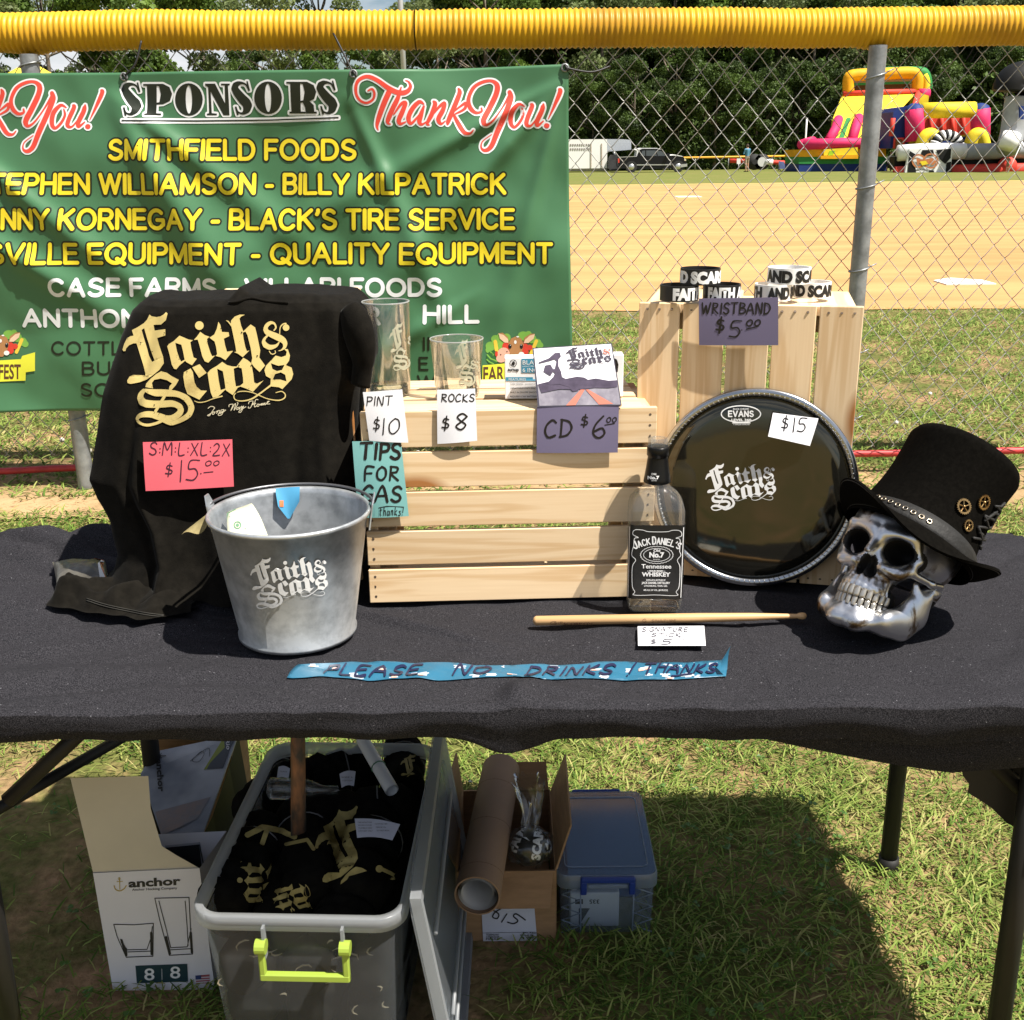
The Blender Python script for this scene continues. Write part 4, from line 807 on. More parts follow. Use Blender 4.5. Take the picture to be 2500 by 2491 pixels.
# ---- black shirt hung over the left crate
shirt_m = M('black_cotton', (.0075, .0065, .005), .92, var=.25, scale=60, sheen=.03, spec=.08, bump=.12, bscale=500)
ROWS = [ # photo y, left x, right x, front plane
 (737, 352, 858, 1.690), (748, 336, 872, 1.678), (766, 318, 888, 1.672), (832, 292, 902, 1.666), (900, 270, 908, 1.660), (972, 249, 880, 1.655), (1050, 232, 868, 1.650), (1119, 218, 872, 1.648), (1189, 205, 880, 1.645), (1240, 226, 882, 1.643), (1300, 262, 884, 1.640), (1383, 284, 886, 1.632), (1440, 268, 870, 1.618), (1475, 225, 800, 1.600)]
RW = []
for (v, l, r, y) in ROWS:
    y += .048
    a = W(l, v, y=y+.05); c = W(r, v, y=y+.05); RW.append((W(600, v, y=y).z, a.x, c.x, y))
def srow(t):
    t = max(0, min(1, t))*(len(RW)-1); i = min(int(t), len(RW)-2); k = t-i; k = k*k*(3-2*k) if 0 else k
    return [lerp(RW[i][j], RW[i+1][j], k) for j in range(4)]
def sf(u, v):
    top = v < .06
    vv = 0 if top else (v-.06)/.94
    z, xl, xr, yf = srow(vv); th = PI*(1-u); c, s_ = math.cos(th), math.sin(th); xc, hw = (xl+xr)/2, (xr-xl)/2
    yb = yf+.15; x = xc+hw*math.copysign(abs(c)**.55, c); y = yb-(yb-yf)*abs(s_)**.32
    if top:
        k = v/.06; y = lerp(yb, y, k); z += .002
        x = xc+(x-xc)*.985
    # collar hump and right shoulder along the top edge
    g = math.exp(-max(0, vv*10)); px_ = (x-xc)/hw
    z += g*(.016*math.exp(-((px_+.02)/.07)**2)+.009*math.exp(-((px_-.35)/.5)**2)*(1 if px_ > -.1 else 0)+.003*vn(x*30, 1))
    # folds: long and soft, deeper towards the sides and the hem
    A = .004+.020*vv**1.5; side = min(1, abs(px_)**3+.10+.7*max(0, vv-.62)/.38)
    y -= A*side*(math.sin(x*46+3*vn(x*4, z*3)+z*5)*.6+vn(x*14, z*2.5, 4)*1.2); x += .010*side*vn(z*9, u*6, 2)*min(1, vv*4)
    y -= .012*max(0, vv-.3)*math.exp(-((px_+.62-.1*vv)/.05)**2)*2-.014*math.exp(-((px_+.70-.12*vv)/.045)**2)*vv
    y -= .018*vv*math.exp(-((px_-.78)/.06)**2)-.018*vv*math.exp(-((px_-.66+.15*vv)/.07)**2)
    y += .003*vn(x*7, z*7, 8)
    return Vector((x, y, max(z, T+.006)))
b = B(); b.grid(sf, 190, 120)
# the hem heaped on the cloth
def heap(u, v):
    a = W(lerp(196, 500, u), lerp(1400, 1452, u), z=T).x; yb = 1.76; yf = W(500, lerp(1478, 1514, min(1, u*1.5))-60*max(0, u-.75), z=T).y
    y = lerp(yb, yf, v); e = max(0, 1-v)**.0; r = .030*math.sin(PI*min(1, v*1.02))**.6*(.55+.6*abs(vn(u*5, v*2.4, 3)))+.012*math.sin(u*19+v*7)*math.sin(PI*v)
    r += .018*math.exp(-((v-.62-.12*math.sin(u*6))/.10)**2)*(1-u)+.02*max(0, .25-u)*2
    x = a+.012*vn(v*5, u*3, 8); return Vector((x, y+.01*vn(u*8, 2), T+.003+max(0, r)*min(1, (1-v)*9)*min(1, u*14+.15)))
b.grid(heap, 90, 50)
shirt = b.build('t_shirt', shirt_m, None, True); tag(shirt, 'black shirt with gold blackletter print draped over an upright crate', 't-shirt')
gold = M('gold_print', (.60, .47, .18), .6, col2=(.42, .31, .11), scale=26, c2pos=(.28, .42))
fs = onto(shirt)
decal('gold_lettering', band(300.6, -1040.6, 415.6), fs, gold, shirt, .0012, 9)
rr_ = random.Random(3)
sp = []
for i in range(70):     # cracks where the print has worn through
    sp += disc(rr_.choice([rr_.uniform(310, 470), rr_.uniform(470, 700)]), -rr_.uniform(800, 1020), rr_.uniform(.6, 2.2), 5)
decal('worn_speckle', sp, fs, shirt_m, shirt, .0022)
pale = M('pale_gold_print', (.62, .55, .38), .6, var=0)
LW = [[(183,1585),(215,1560),(250,1555),(285,1575),(270,1600),(225,1665),(175,1695),(205,1700),(230,1660)],[(265,1640),(245,1665),(262,1680),(285,1655),(268,1640),(300,1645),(330,1625),(315,1665),(345,1620),(365,1625),(355,1665),(385,1640)],[(420,1605),(385,1615),(390,1645),(425,1625),(430,1605),(400,1680),(350,1695),(345,1670),(400,1655),(460,1610)],
 [(510,1560),(515,1530),(560,1520),(575,1530),(540,1620),(600,1520),(615,1525),(590,1615),(650,1515),(640,1495)],[(665,1570),(635,1580),(635,1605),(665,1590),(672,1565),(675,1600),(700,1560),(715,1555),(705,1590),(740,1550),(700,1640),(665,1645),(680,1620),(775,1560)],
 [(815,1515),(830,1480),(880,1470),(885,1485),(850,1570),(815,1580),(815,1560)],[(900,1500),(870,1530),(930,1510)],[(965,1450),(925,1455),(910,1560),(950,1540)],[(960,1520),(945,1545),(965,1555),(985,1530),(962,1518),(1000,1525),(1020,1510),(1010,1540),(1045,1505),(1040,1535),(1075,1500),(1070,1530),(1100,1510),(1120,1490),(1140,1475),(1115,1480),(1105,1515),(1150,1515)]]
S = []
for st in LW: S += pen(smoothp([(x/6.417+480, -(y/6.417+750)) for x, y in st], 4), 1.7, ns=6)
decal('script_lettering', S, fs, pale, shirt, .0012, 9)
# sleeve hanging on the right, ribbed neck and stitched hem
b = B(); P_ = [Vector(p) for p in smoothp([tuple(W(852, 752, y=1.735)), tuple(W(872, 800, y=1.722)), tuple(W(886, 870, y=1.716)), tuple(W(880, 940, y=1.718))], 6)]; b.tube(P_, [.020+.012*math.sin(PI*min(1, k/14)) for k in range(len(P_))], 20, flat=.62); sv = b.build('sleeve', shirt_m, shirt, True)
b = B(); b.tube([fs(x, -y, .0014) for x, y in [(a, 741-3*math.sin((a-560)/150*PI)-9*math.exp(-((a-612)/28)**2)) for a in range(560, 712, 8)]], .0022, 6); b.build('neck_rib', shirt_m, shirt, True)
for dy in (0, 5):
    b = B(); b.tube([fs(x, -(y+dy), .0010) for x, y in smoothp([(212, 1462), (250, 1474), (300, 1486), (350, 1496), (400, 1503)], 6)], .0009, 5); b.build('hem_stitch', M('dark_thread', (.022, .020, .016), .8, var=0), shirt, True)
# ---- price cards
PK = card('price_card', 'pink price card pinned to the front of the black shirt', [(349, 1080), (567, 1073), (571, 1188), (356, 1199)], (1.684, 1.676), paper('pink_paper', (.72, .13, .16)), 'handwritten price cards', cat='price card')
write(PK, [H('S:M:L:XL:2X', 364, 1112, 196, 30, pw=.11, seed=2), H('$', 402, 1162, 16, 32, pw=.1), H('15', 434, 1174, 50, 50, pw=.07), H('.', 488, 1156, 3, 6, pw=.5), H('00', 500, 1137, 34, 12, pw=.2), pen([(498, -1154), (520, -1152)], 2.5)], ink2)
wp = paper('white_paper', (.78, .77, .80))
PC = card('price_card', 'white card reading PINT $10 below the tall glass', [(886, 958), (982, 951), (997, 1081), (902, 1076)], (1.6545, 1.6535), wp, 'handwritten price cards')
write(PC, [H('PINT', 894, 990, 62, 22, pw=.13, seed=4), H('$', 910, 1052, 14, 34, pw=.1), H('10', 929, 1060, 44, 38, pw=.09)], ink)
RC = card('price_card', 'white card reading ROCKS $8 below the short glass', [(1067, 952), (1160, 949), (1165, 1076), (1068, 1084)], (1.6585, 1.6570), wp, 'handwritten price cards')
write(RC, [H('ROCKS', 1077, 981, 80, 18, pw=.16, seed=5), H('$', 1077, 1050, 16, 34, pw=.12), H('8', 1108, 1048, 28, 38, pw=.12)], ink)
teal = paper('teal_ruled_paper', (.20, .44, .42))
TC = card('tip_card', 'teal ruled card asking for gas money on the left end of the low crate', [(860, 1078), (979, 1075), (998, 1260), (875, 1264)], (1.6540, 1.6520), teal, cat='sign card', bulge=.004)
write(TC, [H('TIPS', 879, 1121, 96, 38, pw=.21, seed=6), H('FOR', 888, 1173, 84, 34, pw=.17, seed=7), H('GAS', 882, 1224, 96, 38, pw=.18, seed=8), H('thanks!', 926, 1258, 58, 20, pw=.1, seed=9), pen([(925, -1240), (945, -1236), (984, -1238)], 2)], ink)
write(TC, [pen([(868+k*11+2*j, -1080-j*180) for j in (0, 1)], .8) for k in range(1, 11)], M('faint_rule', (.14, .33, .36), .8, var=0), h=.0003)
purple = paper('purple_paper', (.155, .135, .215)); purple2 = purple
DC = card('price_card', 'purple card reading CD $6 hanging below the disc case', [(1311, 993), (1511, 990), (1508, 1105), (1310, 1106)], (1.6655, 1.6640), purple, 'handwritten price cards', bulge=.002)
write(DC, [H('CD', 1328, 1068, 66, 42, pw=.13, seed=11), H('$', 1417, 1042, 15, 30, pw=.13), H('6', 1444, 1068, 30, 52, pw=.1), H('00', 1480, 1031, 24, 12, pw=.22), pen([(1477, -1038), (1500, -1034)], 2.5)], ink)
WC = card('price_card', 'purple card reading WRISTBAND $5 at the top of the tall crate', [(1706, 729), (1900, 726), (1900, 843), (1707, 843)], (pr.y+.0355, pr.y+.0055, pr.y+.0050, pr.y+.0350), purple2, 'handwritten price cards', bulge=.002)
write(WC, [H('WRISTBAND', 1713, 766, 166, 26, pw=.16, seed=12), H('$', 1746, 812, 18, 38, pw=.14), H('5', 1778, 822, 28, 38, pw=.11), H('.', 1808, 806, 3, 5, pw=.6), H('00', 1821, 796, 34, 15, pw=.25), pen([(1822, -804), (1850, -797)], 3)], ink)
# ---- glasses
glass_t = thin_glass('tumbler_glass', (.985, .99, .985), fac=1.5, body=(.85, .86, .86), bodyf=.012); grim = thin_glass('glass_rim', (.95, .96, .96), .05, 2., (.9, .92, .9), .35)  # pale body of the rim rings paints the bright line along the edge
def tumbler(name, label, u, v, prof_out, wall, basz, group=None):
    p = W(u, v, z=T+.3235); o = thing(name, label, 'glass', (p.x, p.y, T+.3235)); X = MW[o.name]
    ro = prof_out; ri = [(r-wall, z) for r, z in ro if z > basz]; ri[0] = (ri[0][0], basz+.004)
    b = B(); b.lathe([(0, .001), (ro[0][0]*.8, 0)]+ro+[(ro[-1][0]-wall*.5, ro[-1][1]+.0012)]+ri[::-1]+[(ri[0][0]*.7, basz), (0, basz-.001)], 40); b.build('vessel', glass_t, o, True, X)
    b = B(); rt2 = ro[-1]; b.tube([(rt2[0]*math.cos(a)-.0006*math.cos(a), rt2[0]*math.sin(a)-.0006*math.sin(a), rt2[1]+.0005) for a in [2*PI*k/40 for k in range(40)]], .0011, 6, closed=True); b.build('rim', grim, o, True, X)
    # heavy base
    b = B(); b.lathe([(0, .0015), (ro[0][0]*.95-.001, .0015), (ro[0][0]-.0022, basz*.5), (ro[0][0]-.004, basz-.0015), (0, basz-.002)], 40); b.build('thick_base', thin_glass(name+'_base', (.72, .78, .76), .03, 2.), o, True, X)
    return o
pint = tumbler('pint_glass', 'tall clear pint glass with etched monogram on the low crate', 951, 962, [(.0335, .001), (.0352, .012), (.0368, .06), (.0385, .151)], .0022, .018)
rock = tumbler('rocks_glass', 'short clear rocks glass with etched monogram beside the tall one', 1118, 964, [(.0345, .001), (.036, .012), (.040, .05), (.0435, .092)], .0024, .013)
etch = M('etched_frost', (.50, .49, .36), .7, var=0, alpha=.6)
FS = [([(a, b_) for a, b_ in p], z) for p, z in BAND if (sum(a for a, b_ in p)/len(p) < .26 and sum(b_ for a, b_ in p)/len(p) > .30) or (sum(a for a, b_ in p)/len(p) < .35 and sum(b_ for a, b_ in p)/len(p) < .31) or (sum(b_ for a, b_ in p)/len(p) < .14 and sum(a for a, b_ in p)/len(p) < .42)]
AM = [(p, z) for p, z in BAND if sum(a for a, b_ in p)/len(p) > .82 and sum(b_ for a, b_ in p)/len(p) > .42]
def mono(g, x, y, w_, kids, am):
    f = onto(*[c for c in sc.collection.objects if c.parent == g and c.name.startswith('vessel')])
    S = [([(x+a*w_*2.1, y+b_*w_*2.1*1.45) for a, b_ in p], z) for p, z in FS]+[([(am[0]+(a-.82)*w_*2.2, am[1]+(b_-.42)*w_*2.2) for a, b_ in p], z) for p, z in AM]
    d = decal('etched_monogram', S, f, etch, g, .0005, 8); return d
mono(pint, 950, -905, 58, 1, (995, -845)); mono(rock, 1110, -945, 58, 1, (1148, -905))
# ---- slim boxes and disc case behind the purple card
bw = M('white_carton', (.78, .78, .80), .5, var=.02); bb_ = M('blue_print', (.05, .25, .38), .5, var=0)
def carton(u0, u1, v0, v1, y, d, label):
    o = thing('blade_carton', label, 'box', (W((u0+u1)/2, v1, y=y).x, y, T+.3235), group='small white cartons behind the disc case')
    a, c = W(u0, v1, y=y), W(u1, v0, y=y); z0 = T+.3240; b = B(); b.box(((a.x+c.x)/2, y+d/2, (z0+c.z)/2), (c.x-a.x, d, c.z-z0), bev=.001); return o, b.build('carton', bw, o)
c1, k1 = carton(1233, 1392, 872, 972, 1.735, .028, 'white and blue carton peeking out left of the disc case')
c2, k2 = carton(1398, 1523, 866, 966, 1.745, .028, 'white carton peeking out right of the disc case'); 
f1 = onto(k1)
decal('printing', rect(1273, -910, 1330, -876)+rect(1234.5, -930, 1392, -921), f1, bb_, c1, .0006)
decal('printing', text('BLACK', 1276, -890, 50, 11)+text('LIGHT PROPOSAL', 1276, -896, 50, 3.5)+text('6 INCH', 1276, -908, 46, 10)+text('FEATURES', 1242, -929, 42, 6), f1, white_ink, c1, .0011)
decal('printing', ringp(1253, -887, 8, 1.5)+disc(1253, -888, 4.2)+pen([(1253, -884), (1257, -880)], 1.4)+text('turnup', 1240, -906, 26, 7, .5)+sum([text(s, 1246, -940-i*10, 66, 4) for i, s in enumerate(['SLEEK DESIGN - ALLOWS FOR', 'REPLACEABLE 6 INCH BLACK', 'BUILT IN ON/OFF SWITCH', 'REQUIRES 4 "AA" BATTERIES'])], []), f1, ink, c1, .0006)
decal('printing', poly([(1498, -874), (1506, -878), (1510, -890), (1508, -908), (1503, -910), (1500, -895)]), onto(k2), ink, c2, .0006)
b = B(); cdm = M('jewel_case', (.06, .055, .075), .12, var=.05, coat=.5)
q = [(1300, 850), (1494, 838), (1518, 990), (1313, 994)]; C = [W(*q[0], y=1.708), W(*q[1], y=1.708), W(*q[2], y=1.664), W(*q[3], y=1.664)]
n_ = (C[3]-C[0]).cross(C[1]-C[0]).normalized(); n_ = n_ if n_.y < 0 else -n_
def cd(u, v): return C[0].lerp(C[1], u).lerp(C[3].lerp(C[2], u), v)
b.sheet(cd, 1, 1, -.009 if (cd(1, 0)-cd(0, 0)).cross(cd(0, 1)-cd(0, 0)).dot(n_) < 0 else .009); case = fixn(b.build('disc_case', cdm, None)); tag(case, 'music disc case with photo cover leaning on the low crate', 'CD')
fc = onto(case)
def cq(x, y): # cover coordinates of the zoomed crop -> photo pixels
    return (x/4.6+1170, -(y/4.6+780))
def cov(loop): return poly([cq(*p) for p in loop])
decal('cover_sky', cov([(612, 333), (1478, 278), (1545, 690), (655, 740)]), fc, M('cover_white', (.80, .79, .82), .2, var=0, coat=.4), case, .0005)
decal('cover_road', cov([(655, 735), (1545, 690), (1588, 958), (676, 972)]), fc, M('cover_grey', (.17, .155, .19), .2, col2=(.30, .28, .32), scale=40, coat=.4), case, .0005)
decal('cover_stripe', cov([(1140, 790), (1185, 790), (1080, 965), (975, 968)])+cov([(1195, 790), (1225, 790), (1505, 950), (1345, 958)]), fc, M('cover_red', (.55, .18, .13), .2, var=0), case, .0009)
decal('cover_figures', cov([(660, 730), (780, 700), (880, 690), (1020, 660), (1100, 645), (1180, 655), (1220, 680), (1310, 665), (1450, 690), (1545, 685), (1550, 760), (1450, 775), (1300, 770), (1130, 790), (900, 785), (700, 830)])+cov([(720, 590), (740, 520), (800, 510), (830, 560), (850, 560), (870, 470), (845, 450), (790, 470), (670, 500), (665, 485), (780, 440), (850, 380), (905, 375), (918, 420), (890, 450), (890, 530), (920, 590), (930, 650), (1010, 690), (1080, 760), (1120, 800), (1050, 812), (1000, 760), (900, 730), (790, 740), (760, 720), (830, 650), (850, 610), (830, 590), (800, 640), (750, 610)]), fc, M('cover_dark', (.075, .06, .09), .2, var=.2, scale=60), case, .0012)
bx = lambda x, y, w_: [([(x+a*w_, y+b_*w_*.74) for a, b_ in p], z) for p, z in BAND if not (sum(a for a, b_ in p)/len(p) > .82 and sum(b_ for a, b_ in p)/len(p) > .42)]
decal('cover_lettering', bx(cq(970, 0)[0], -(565/4.6+780)+0, 112), fc, M('cover_ink', (.06, .05, .07), .3, var=0), case, .0012)
decal('cover_ampersand', [([(cq(970, 0)[0]+a*112, -(565/4.6+780)+b_*112*.74) for a, b_ in p], z) for p, z in BAND if sum(a for a, b_ in p)/len(p) > .82 and sum(b_ for a, b_ in p)/len(p) > .42], fc, M('cover_red', (.6, .1, .1)), case, .0012)
# ---- wristbands: two little pyramids
rb = M('black_rubber', (.012, .012, .012), .45, var=0); rw_ = M('white_rubber_band', (.80, .80, .79), .45, var=0)
zt = T+.4735
def wb(u0, u1, v, z0, mat, imat, words, label, ang=0, hh=.0245, vref=None):
    c = W((u0+u1)/2, v, z=z0); p0 = W(u0, v, z=z0); p1 = W(u1, v, z=z0); r = (p1.x-p0.x)/2; cy = c.y+(vref or 0)
    o = thing('wristband', label, 'wristband', (c.x, cy, z0), group='rubber wristbands stacked on the tall crate'); b = B(); b.lathe([(r-.0022, .0), (r, .0), (r, hh), (r-.0022, hh), (r-.0022, .0)], 44); k = b.build('band', mat, o, True, MW[o.name])
    k.data.set_sharp_from_angle(angle=R(40))
    def f(x, y, h): a = -PI/2+x/r; return Vector((c.x+(r+h)*math.cos(a), cy+(r+h)*math.sin(a), z0+y))
    for s, x0, wd in words: decal('lettering', text(s, x0*r, .0038, wd*r, .0172, .0016), f, imat, o, .0005, .006)
d1 = -.012
wb(1616, 1712, 738, zt, rb, rw_, [('FAITH', -.42, 1.7), ('AND SCARS', 1.6, 2.6)], 'black wristband, left one in the lower row of its stack', vref=.028)
wb(1722, 1816, 736, zt, rb, rw_, [('FAITH', -.9, 1.4), ('AND SCARS', .75, 2.6)], 'black wristband, right one in the lower row behind the purple card', vref=.028)
wb(1666, 1766, 697, zt+.0252, rb, rw_, [('AND SCARS', -2.3, 3.6)], 'black wristband balanced on top of the two other black ones', vref=.028)
wb(1850, 1944, 736, zt, rw_, rb, [('FAITH', -2.6, 1.7), ('AND SCARS', -.5, 2.9)], 'white wristband, left one in the lower row beside the purple card', vref=.028)
wb(1948, 2042, 731, zt, rw_, rb, [('AND SCARS', -2.0, 3.3)], 'white wristband, right one in the lower row at the crate edge', vref=.034)
wb(1884, 1992, 696, zt+.0252, rw_, rb, [('AND SCARS', -1.5, 3.4)], 'white wristband balanced on top of the two other white ones', vref=.034)
# ---- drum head leaning on the tall crate
Dc = W(1843, 1165, y=pr.y+.006); Dr = .166; tilt = R(5); yaw = R(-12)
DX = Matrix.Translation(Dc) @ Matrix.Rotation(yaw, 4, 'Z') @ Matrix.Rotation(R(90)-tilt, 4, 'X') if 0 else Matrix.Translation(Dc) @ Matrix.Rotation(yaw, 4, 'Z') @ Matrix.Rotation(R(90)-tilt, 4, 'X')
dz = T+.006-(Dc.z-Dr*math.cos(tilt)); DX = Matrix.Translation((0, 0, dz)) @ DX
drum = thing('black_drumhead', 'round black mirror drum head in a chrome hoop leaning on the tall crate', 'drum head', mat=DX)
film = M('black_chrome_film', (.085, .080, .062), .07, .9, var=.0, bump=.05, bscale=9)
chrome = M('chrome', (.45, .46, .48), .22, 1., var=.1, scale=30)
b = B(); pr_ = [(0, .0060), (Dr*.5, .0058), (Dr*.80, .0050), (Dr*.875, .0035), (Dr*.91, -.001), (Dr*.925, -.0055)]
b.lathe(pr_, 96); film_o = b.build('film', film, drum, True, DX)
b = B(); b.lathe([(Dr*.915, -.006), (Dr*.925, .0018), (Dr*.945, .004), (Dr*.985, .0042), (Dr, .001), (Dr, -.009), (Dr*.97, -.012), (Dr*.92, -.010), (Dr*.915, -.006)], 96); b.build('hoop', chrome, drum, True, DX)
n_c = 120
b = B()
for k in range(n_c): a = 2*PI*k/n_c; b.tube([(Dr*.930*math.cos(a), Dr*.930*math.sin(a), .0022), (Dr*.955*math.cos(a+.012), Dr*.955*math.sin(a+.012), .0040)], .0011, 5)
tag(b.build('crimped_edge', M('crimp_white', (.26, .26, .26), .35, .4, var=0), drum, True, DX), kind='stuff')
ff = onto(film_o)
decal('band_logo', band(1722, -1247, 173), ff, white_ink, drum, .0006, 10)
decal('maker_logo', ringp(1809, -1011, 48, 2.6, 40, 20)+rtext('EVANS', 1779, -1017, 13, 60, .24, gap=.3)+text('BLACK CHROME', 1790, -1001, 38, 4.5)+text('LEVEL 360', 1786, -1028, 48, 5.5, .3)+rect(1788, -1034, 1832, -1031)+text('A TENSION MEMBRANE', 1790, -1038, 40, 3), ff, white_ink, drum, .0006)
p0 = (DX @ Vector((0, 0, .012))).y
DCd = card('price_card', 'white card reading $15 stuck on the black drum head', [(1887, 1008), (1998, 1022), (1977, 1089), (1875, 1066)], (p0-.004, p0-.012), wp, 'handwritten price cards', bulge=.002)
write(DCd, [xf(H('$', 0, 0, 14, 36, pw=.09)+H('15', 26, 2, 34, 34, pw=.09), 1906, -1050, 1, 1, -.06)], ink)
# ---- whiskey bottle
bp = W(1594, 1490, y=1.640); BX = Matrix.Translation((bp.x, 1.640, T+.003)) @ Matrix.Rotation(R(-3), 4, 'Z')
bot = thing('whiskey_bottle', 'empty square whiskey bottle with black label in front of the low crate', 'bottle', mat=BX)
def sqf(w_, k):
    def f(a, z):
        t = min(1, max(0, (z-.182)/.018)) ; n = lerp(7., 2., t); c, s_ = abs(math.cos(a)), abs(math.sin(a)); return 1/((c**n+s_**n)**(1/n))
    return f
prof = [(0, .003), (.030, .0), (.040, .002), (.0425, .008), (.0435, .020), (.0435, .150), (.0430, .168), (.0405, .178), (.034, .188), (.027, .1955), (.0205, .2015), (.0175, .207), (.0160, .215), (.0150, .225), (.0145, .258), (.0155, .262), (.0155, .276), (.0138, .2785), (.0112, .2782), (.0112, .262)]
b = B(); b.lathe(prof, 64, sy=.83, sq=sqf(0, 0)); body = b.build('glass_body', glass, bot, True, BX)
b = B(); b.lathe([(r-.003, z+.002) for r, z in prof[2:16]], 64, sy=.82, sq=sqf(0, 0)); b.build('inner_wall', thin_glass('inner_glass', (.99, .99, .99), .02, .25), bot, True, BX)
b = B(); b.lathe([(0, .0035), (.038, .004), (.0405, .010), (.036, .015), (.015, .021), (0, .024)], 64, sy=.83, sq=sqf(0, 0)); b.build('thick_base', thin_glass('bottle_base', (.88, .88, .85), .04, 2.), bot, True, BX)
capm = M('black_sleeve', (.006, .006, .006), .3, var=0, spec=.3)
b = B(); b.lathe([(.0190, .2075), (.0212, .209), (.0204, .215), (.0180, .230), (.0158, .247), (.0157, .2505), (.0172, .2515), (.0172, .2640), (.0165, .2655), (.0150, .2655)], 40); b.build('neck_sleeve', capm, bot, True, BX)
lab_m = M('black_label', (.009, .009, .009), .4, var=0)
def lf(x, y, h=0.):   # label wraps the square body: x along the front in metres
    hw = .0345; rc = .0078
    if abs(x) <= hw: p = Vector((x, -.0362-h, y))
    else:
        s_ = math.copysign(1, x); t = (abs(x)-hw)/rc; 
        if t < PI/2: p = Vector((s_*(hw+(rc+h)*math.sin(t)), -.0362+rc-(rc+h)*math.cos(t), y))
        else: p = Vector((s_*(hw+rc+h+.0002), -.0362+rc+(t-PI/2)*rc, y))
    p.x += 0; return BX @ p
b = B(); b.grid(lambda u, v: lf(lerp(-.062, .062, u), lerp(.026, .149, v), .0010), 60, 6); label = b.build('label', lab_m, bot, True)
def LT(x, y): return ((x-747.5)*.000150*1.0, .0875-(y-0)*.00+0)
# label artwork traced in crop pixels: centre x = 202, top 1488, bottom 1868 -> metres
kx = .0000, 
def lp(x, y): return ((x-202)*.000318, .149-(y-1488)*.000324)
def LP(loop): return [lp(*p) for p in loop]
S = pen(LP([(90, 1590), (92, 1555), (110, 1550), (85, 1535), (92, 1512), (130, 1512), (160, 1520), (245, 1520), (275, 1512), (310, 1515), (318, 1540), (292, 1552), (312, 1560), (312, 1620)]), .0009, 4)
S += pen(LP([(90, 1590), (82, 1640), (100, 1665), (86, 1700), (88, 1800), (100, 1830), (92, 1845), (130, 1848), (200, 1845), (275, 1848), (312, 1845), (303, 1828), (316, 1800), (316, 1700), (303, 1665), (318, 1640), (312, 1620)]), .0009, 4)
for sx in (68, 326): S += pen(LP([(sx, 1500), (sx, 1860)]), .0011)+sum([text('QUALITY', 0, 0, .0001, .0001)[:0] for _ in (0,)], [])
S += pen([(lp(202, 1638)[0]+.0205*math.cos(2*PI*k/30), lp(202, 1638)[1]+.0108*math.sin(2*PI*k/30)) for k in range(31)], .0008)
S += pen([(lp(202, 1638)[0]+.0245*math.cos(2*PI*k/60)*(1+.05*(k % 2)), lp(202, 1638)[1]+.0138*math.sin(2*PI*k/60)*(1+.06*(k % 2))) for k in range(61)], .0008)
arc = []; cx_ = 0; its = []
for i, ch in enumerate('JACK DANIEL\u2019S'):
    wd = 0 if ch in 'I ' else (.0009 if ch == '\u2019' else .0046); its.append((ch, cx_, wd)); cx_ += wd+(.0016 if ch != ' ' else .0022)
for i, (ch, x0_, wd) in enumerate(its):
    if ch == ' ': continue
    x = x0_+wd/2-cx_/2+.0006; t = x/.0315; g = rtext(ch, -wd/2, 0, .0098 if i not in (0, 5) else .0118, wd or None, .19)
    arc += [([(x*1.02+a*math.cos(-.45*t)-b_*math.sin(-.45*t), .1185-.0075*t*t+a*math.sin(-.45*t)+b_*math.cos(-.45*t)) for a, b_ in p], z) for p, z in g]
S += arc
lt = lambda s, y, w_, h, off=0: text(s, lp(202, 0)[0], lp(0, y)[1], None, h, off, 'C') if w_ is None else [([(a-w_/2, b_) for a, b_ in p], z) for p, z in text(s, 0, lp(0, y)[1], w_, h, off)]
S += lt('Old', 1622, .010, .0046, .0002)+lt('No.7', 1650, .022, .0085, .0006)+lt('BRAND', 1664, .010, .002)+lt('Tennessee', 1707, .046, .0072, .0002)+lt('~ SOUR MASH ~', 1724, .028, .0024, .0002)+lt('WHISKEY', 1748, .044, .0068, .0004)+lt('DISTILLED & BOTTLED BY', 1772, .030, .0028, .0001)+lt('JACK DANIEL DISTILLERY', 1787, .044, .0034, .0002)+lt('LYNCHBURG, TENN. USA', 1802, .036, .0030, .0001)+lt('40% ALC. BY VOL. (80 PROOF)', 1824, .038, .0028, .0001)
decal('label_lettering', S, lf, white_ink, bot, .0016, .004)
fsl = onto([c for c in sc.collection.objects if c.name == 'neck_sleeve'][0])
decal('sleeve_lettering', text('Old', 1591, -1160, 11, 5, .2)+text('No.7', 1582, -1170, 27, 8, .5)+text('BRAND', 1591, -1175, 12, 2.5), fsl, white_ink, bot, .0006)
# ---- drum stick, cards and tape lying on the cloth
A_, Z_ = W(1301, 1516, z=T+.010), W(1969, 1504, z=T+.012); dv = (Z_-A_)
b = B(); st = [(0, .001), (.004, .0055), (.012, .0075), (.6, .0075), (.80, .0062), (.93, .0040), (.965, .0035), (.972, .0050), (.985, .0056), (.996, .0045), (1, .001)]
b.tube([A_+dv*t for t, r in st], [r for t, r in st], 14); stick = b.build('drum_stick', M('hickory', (.55, .33, .15), .45, var=.12, scale=30, stretch=(.1, 1, 1), coat=.2), None, True); tag(stick, 'wooden drum stick lying in front of the bottle, bead tip to the right', 'drumstick')
decal('stick_print', text('SCORPION', 1376, -1526, 70, 6, .2)+H('G', 1342, 1524, 14, 7)+H('SIR', 1352, 1524, 22, 6)+H('G', 1568, 1519, 8, 8)+H('SINATURE', 1590, 1519, 60, 6), onto(stick), M('burnt_ink', (.12, .05, .03)), stick, .0004)
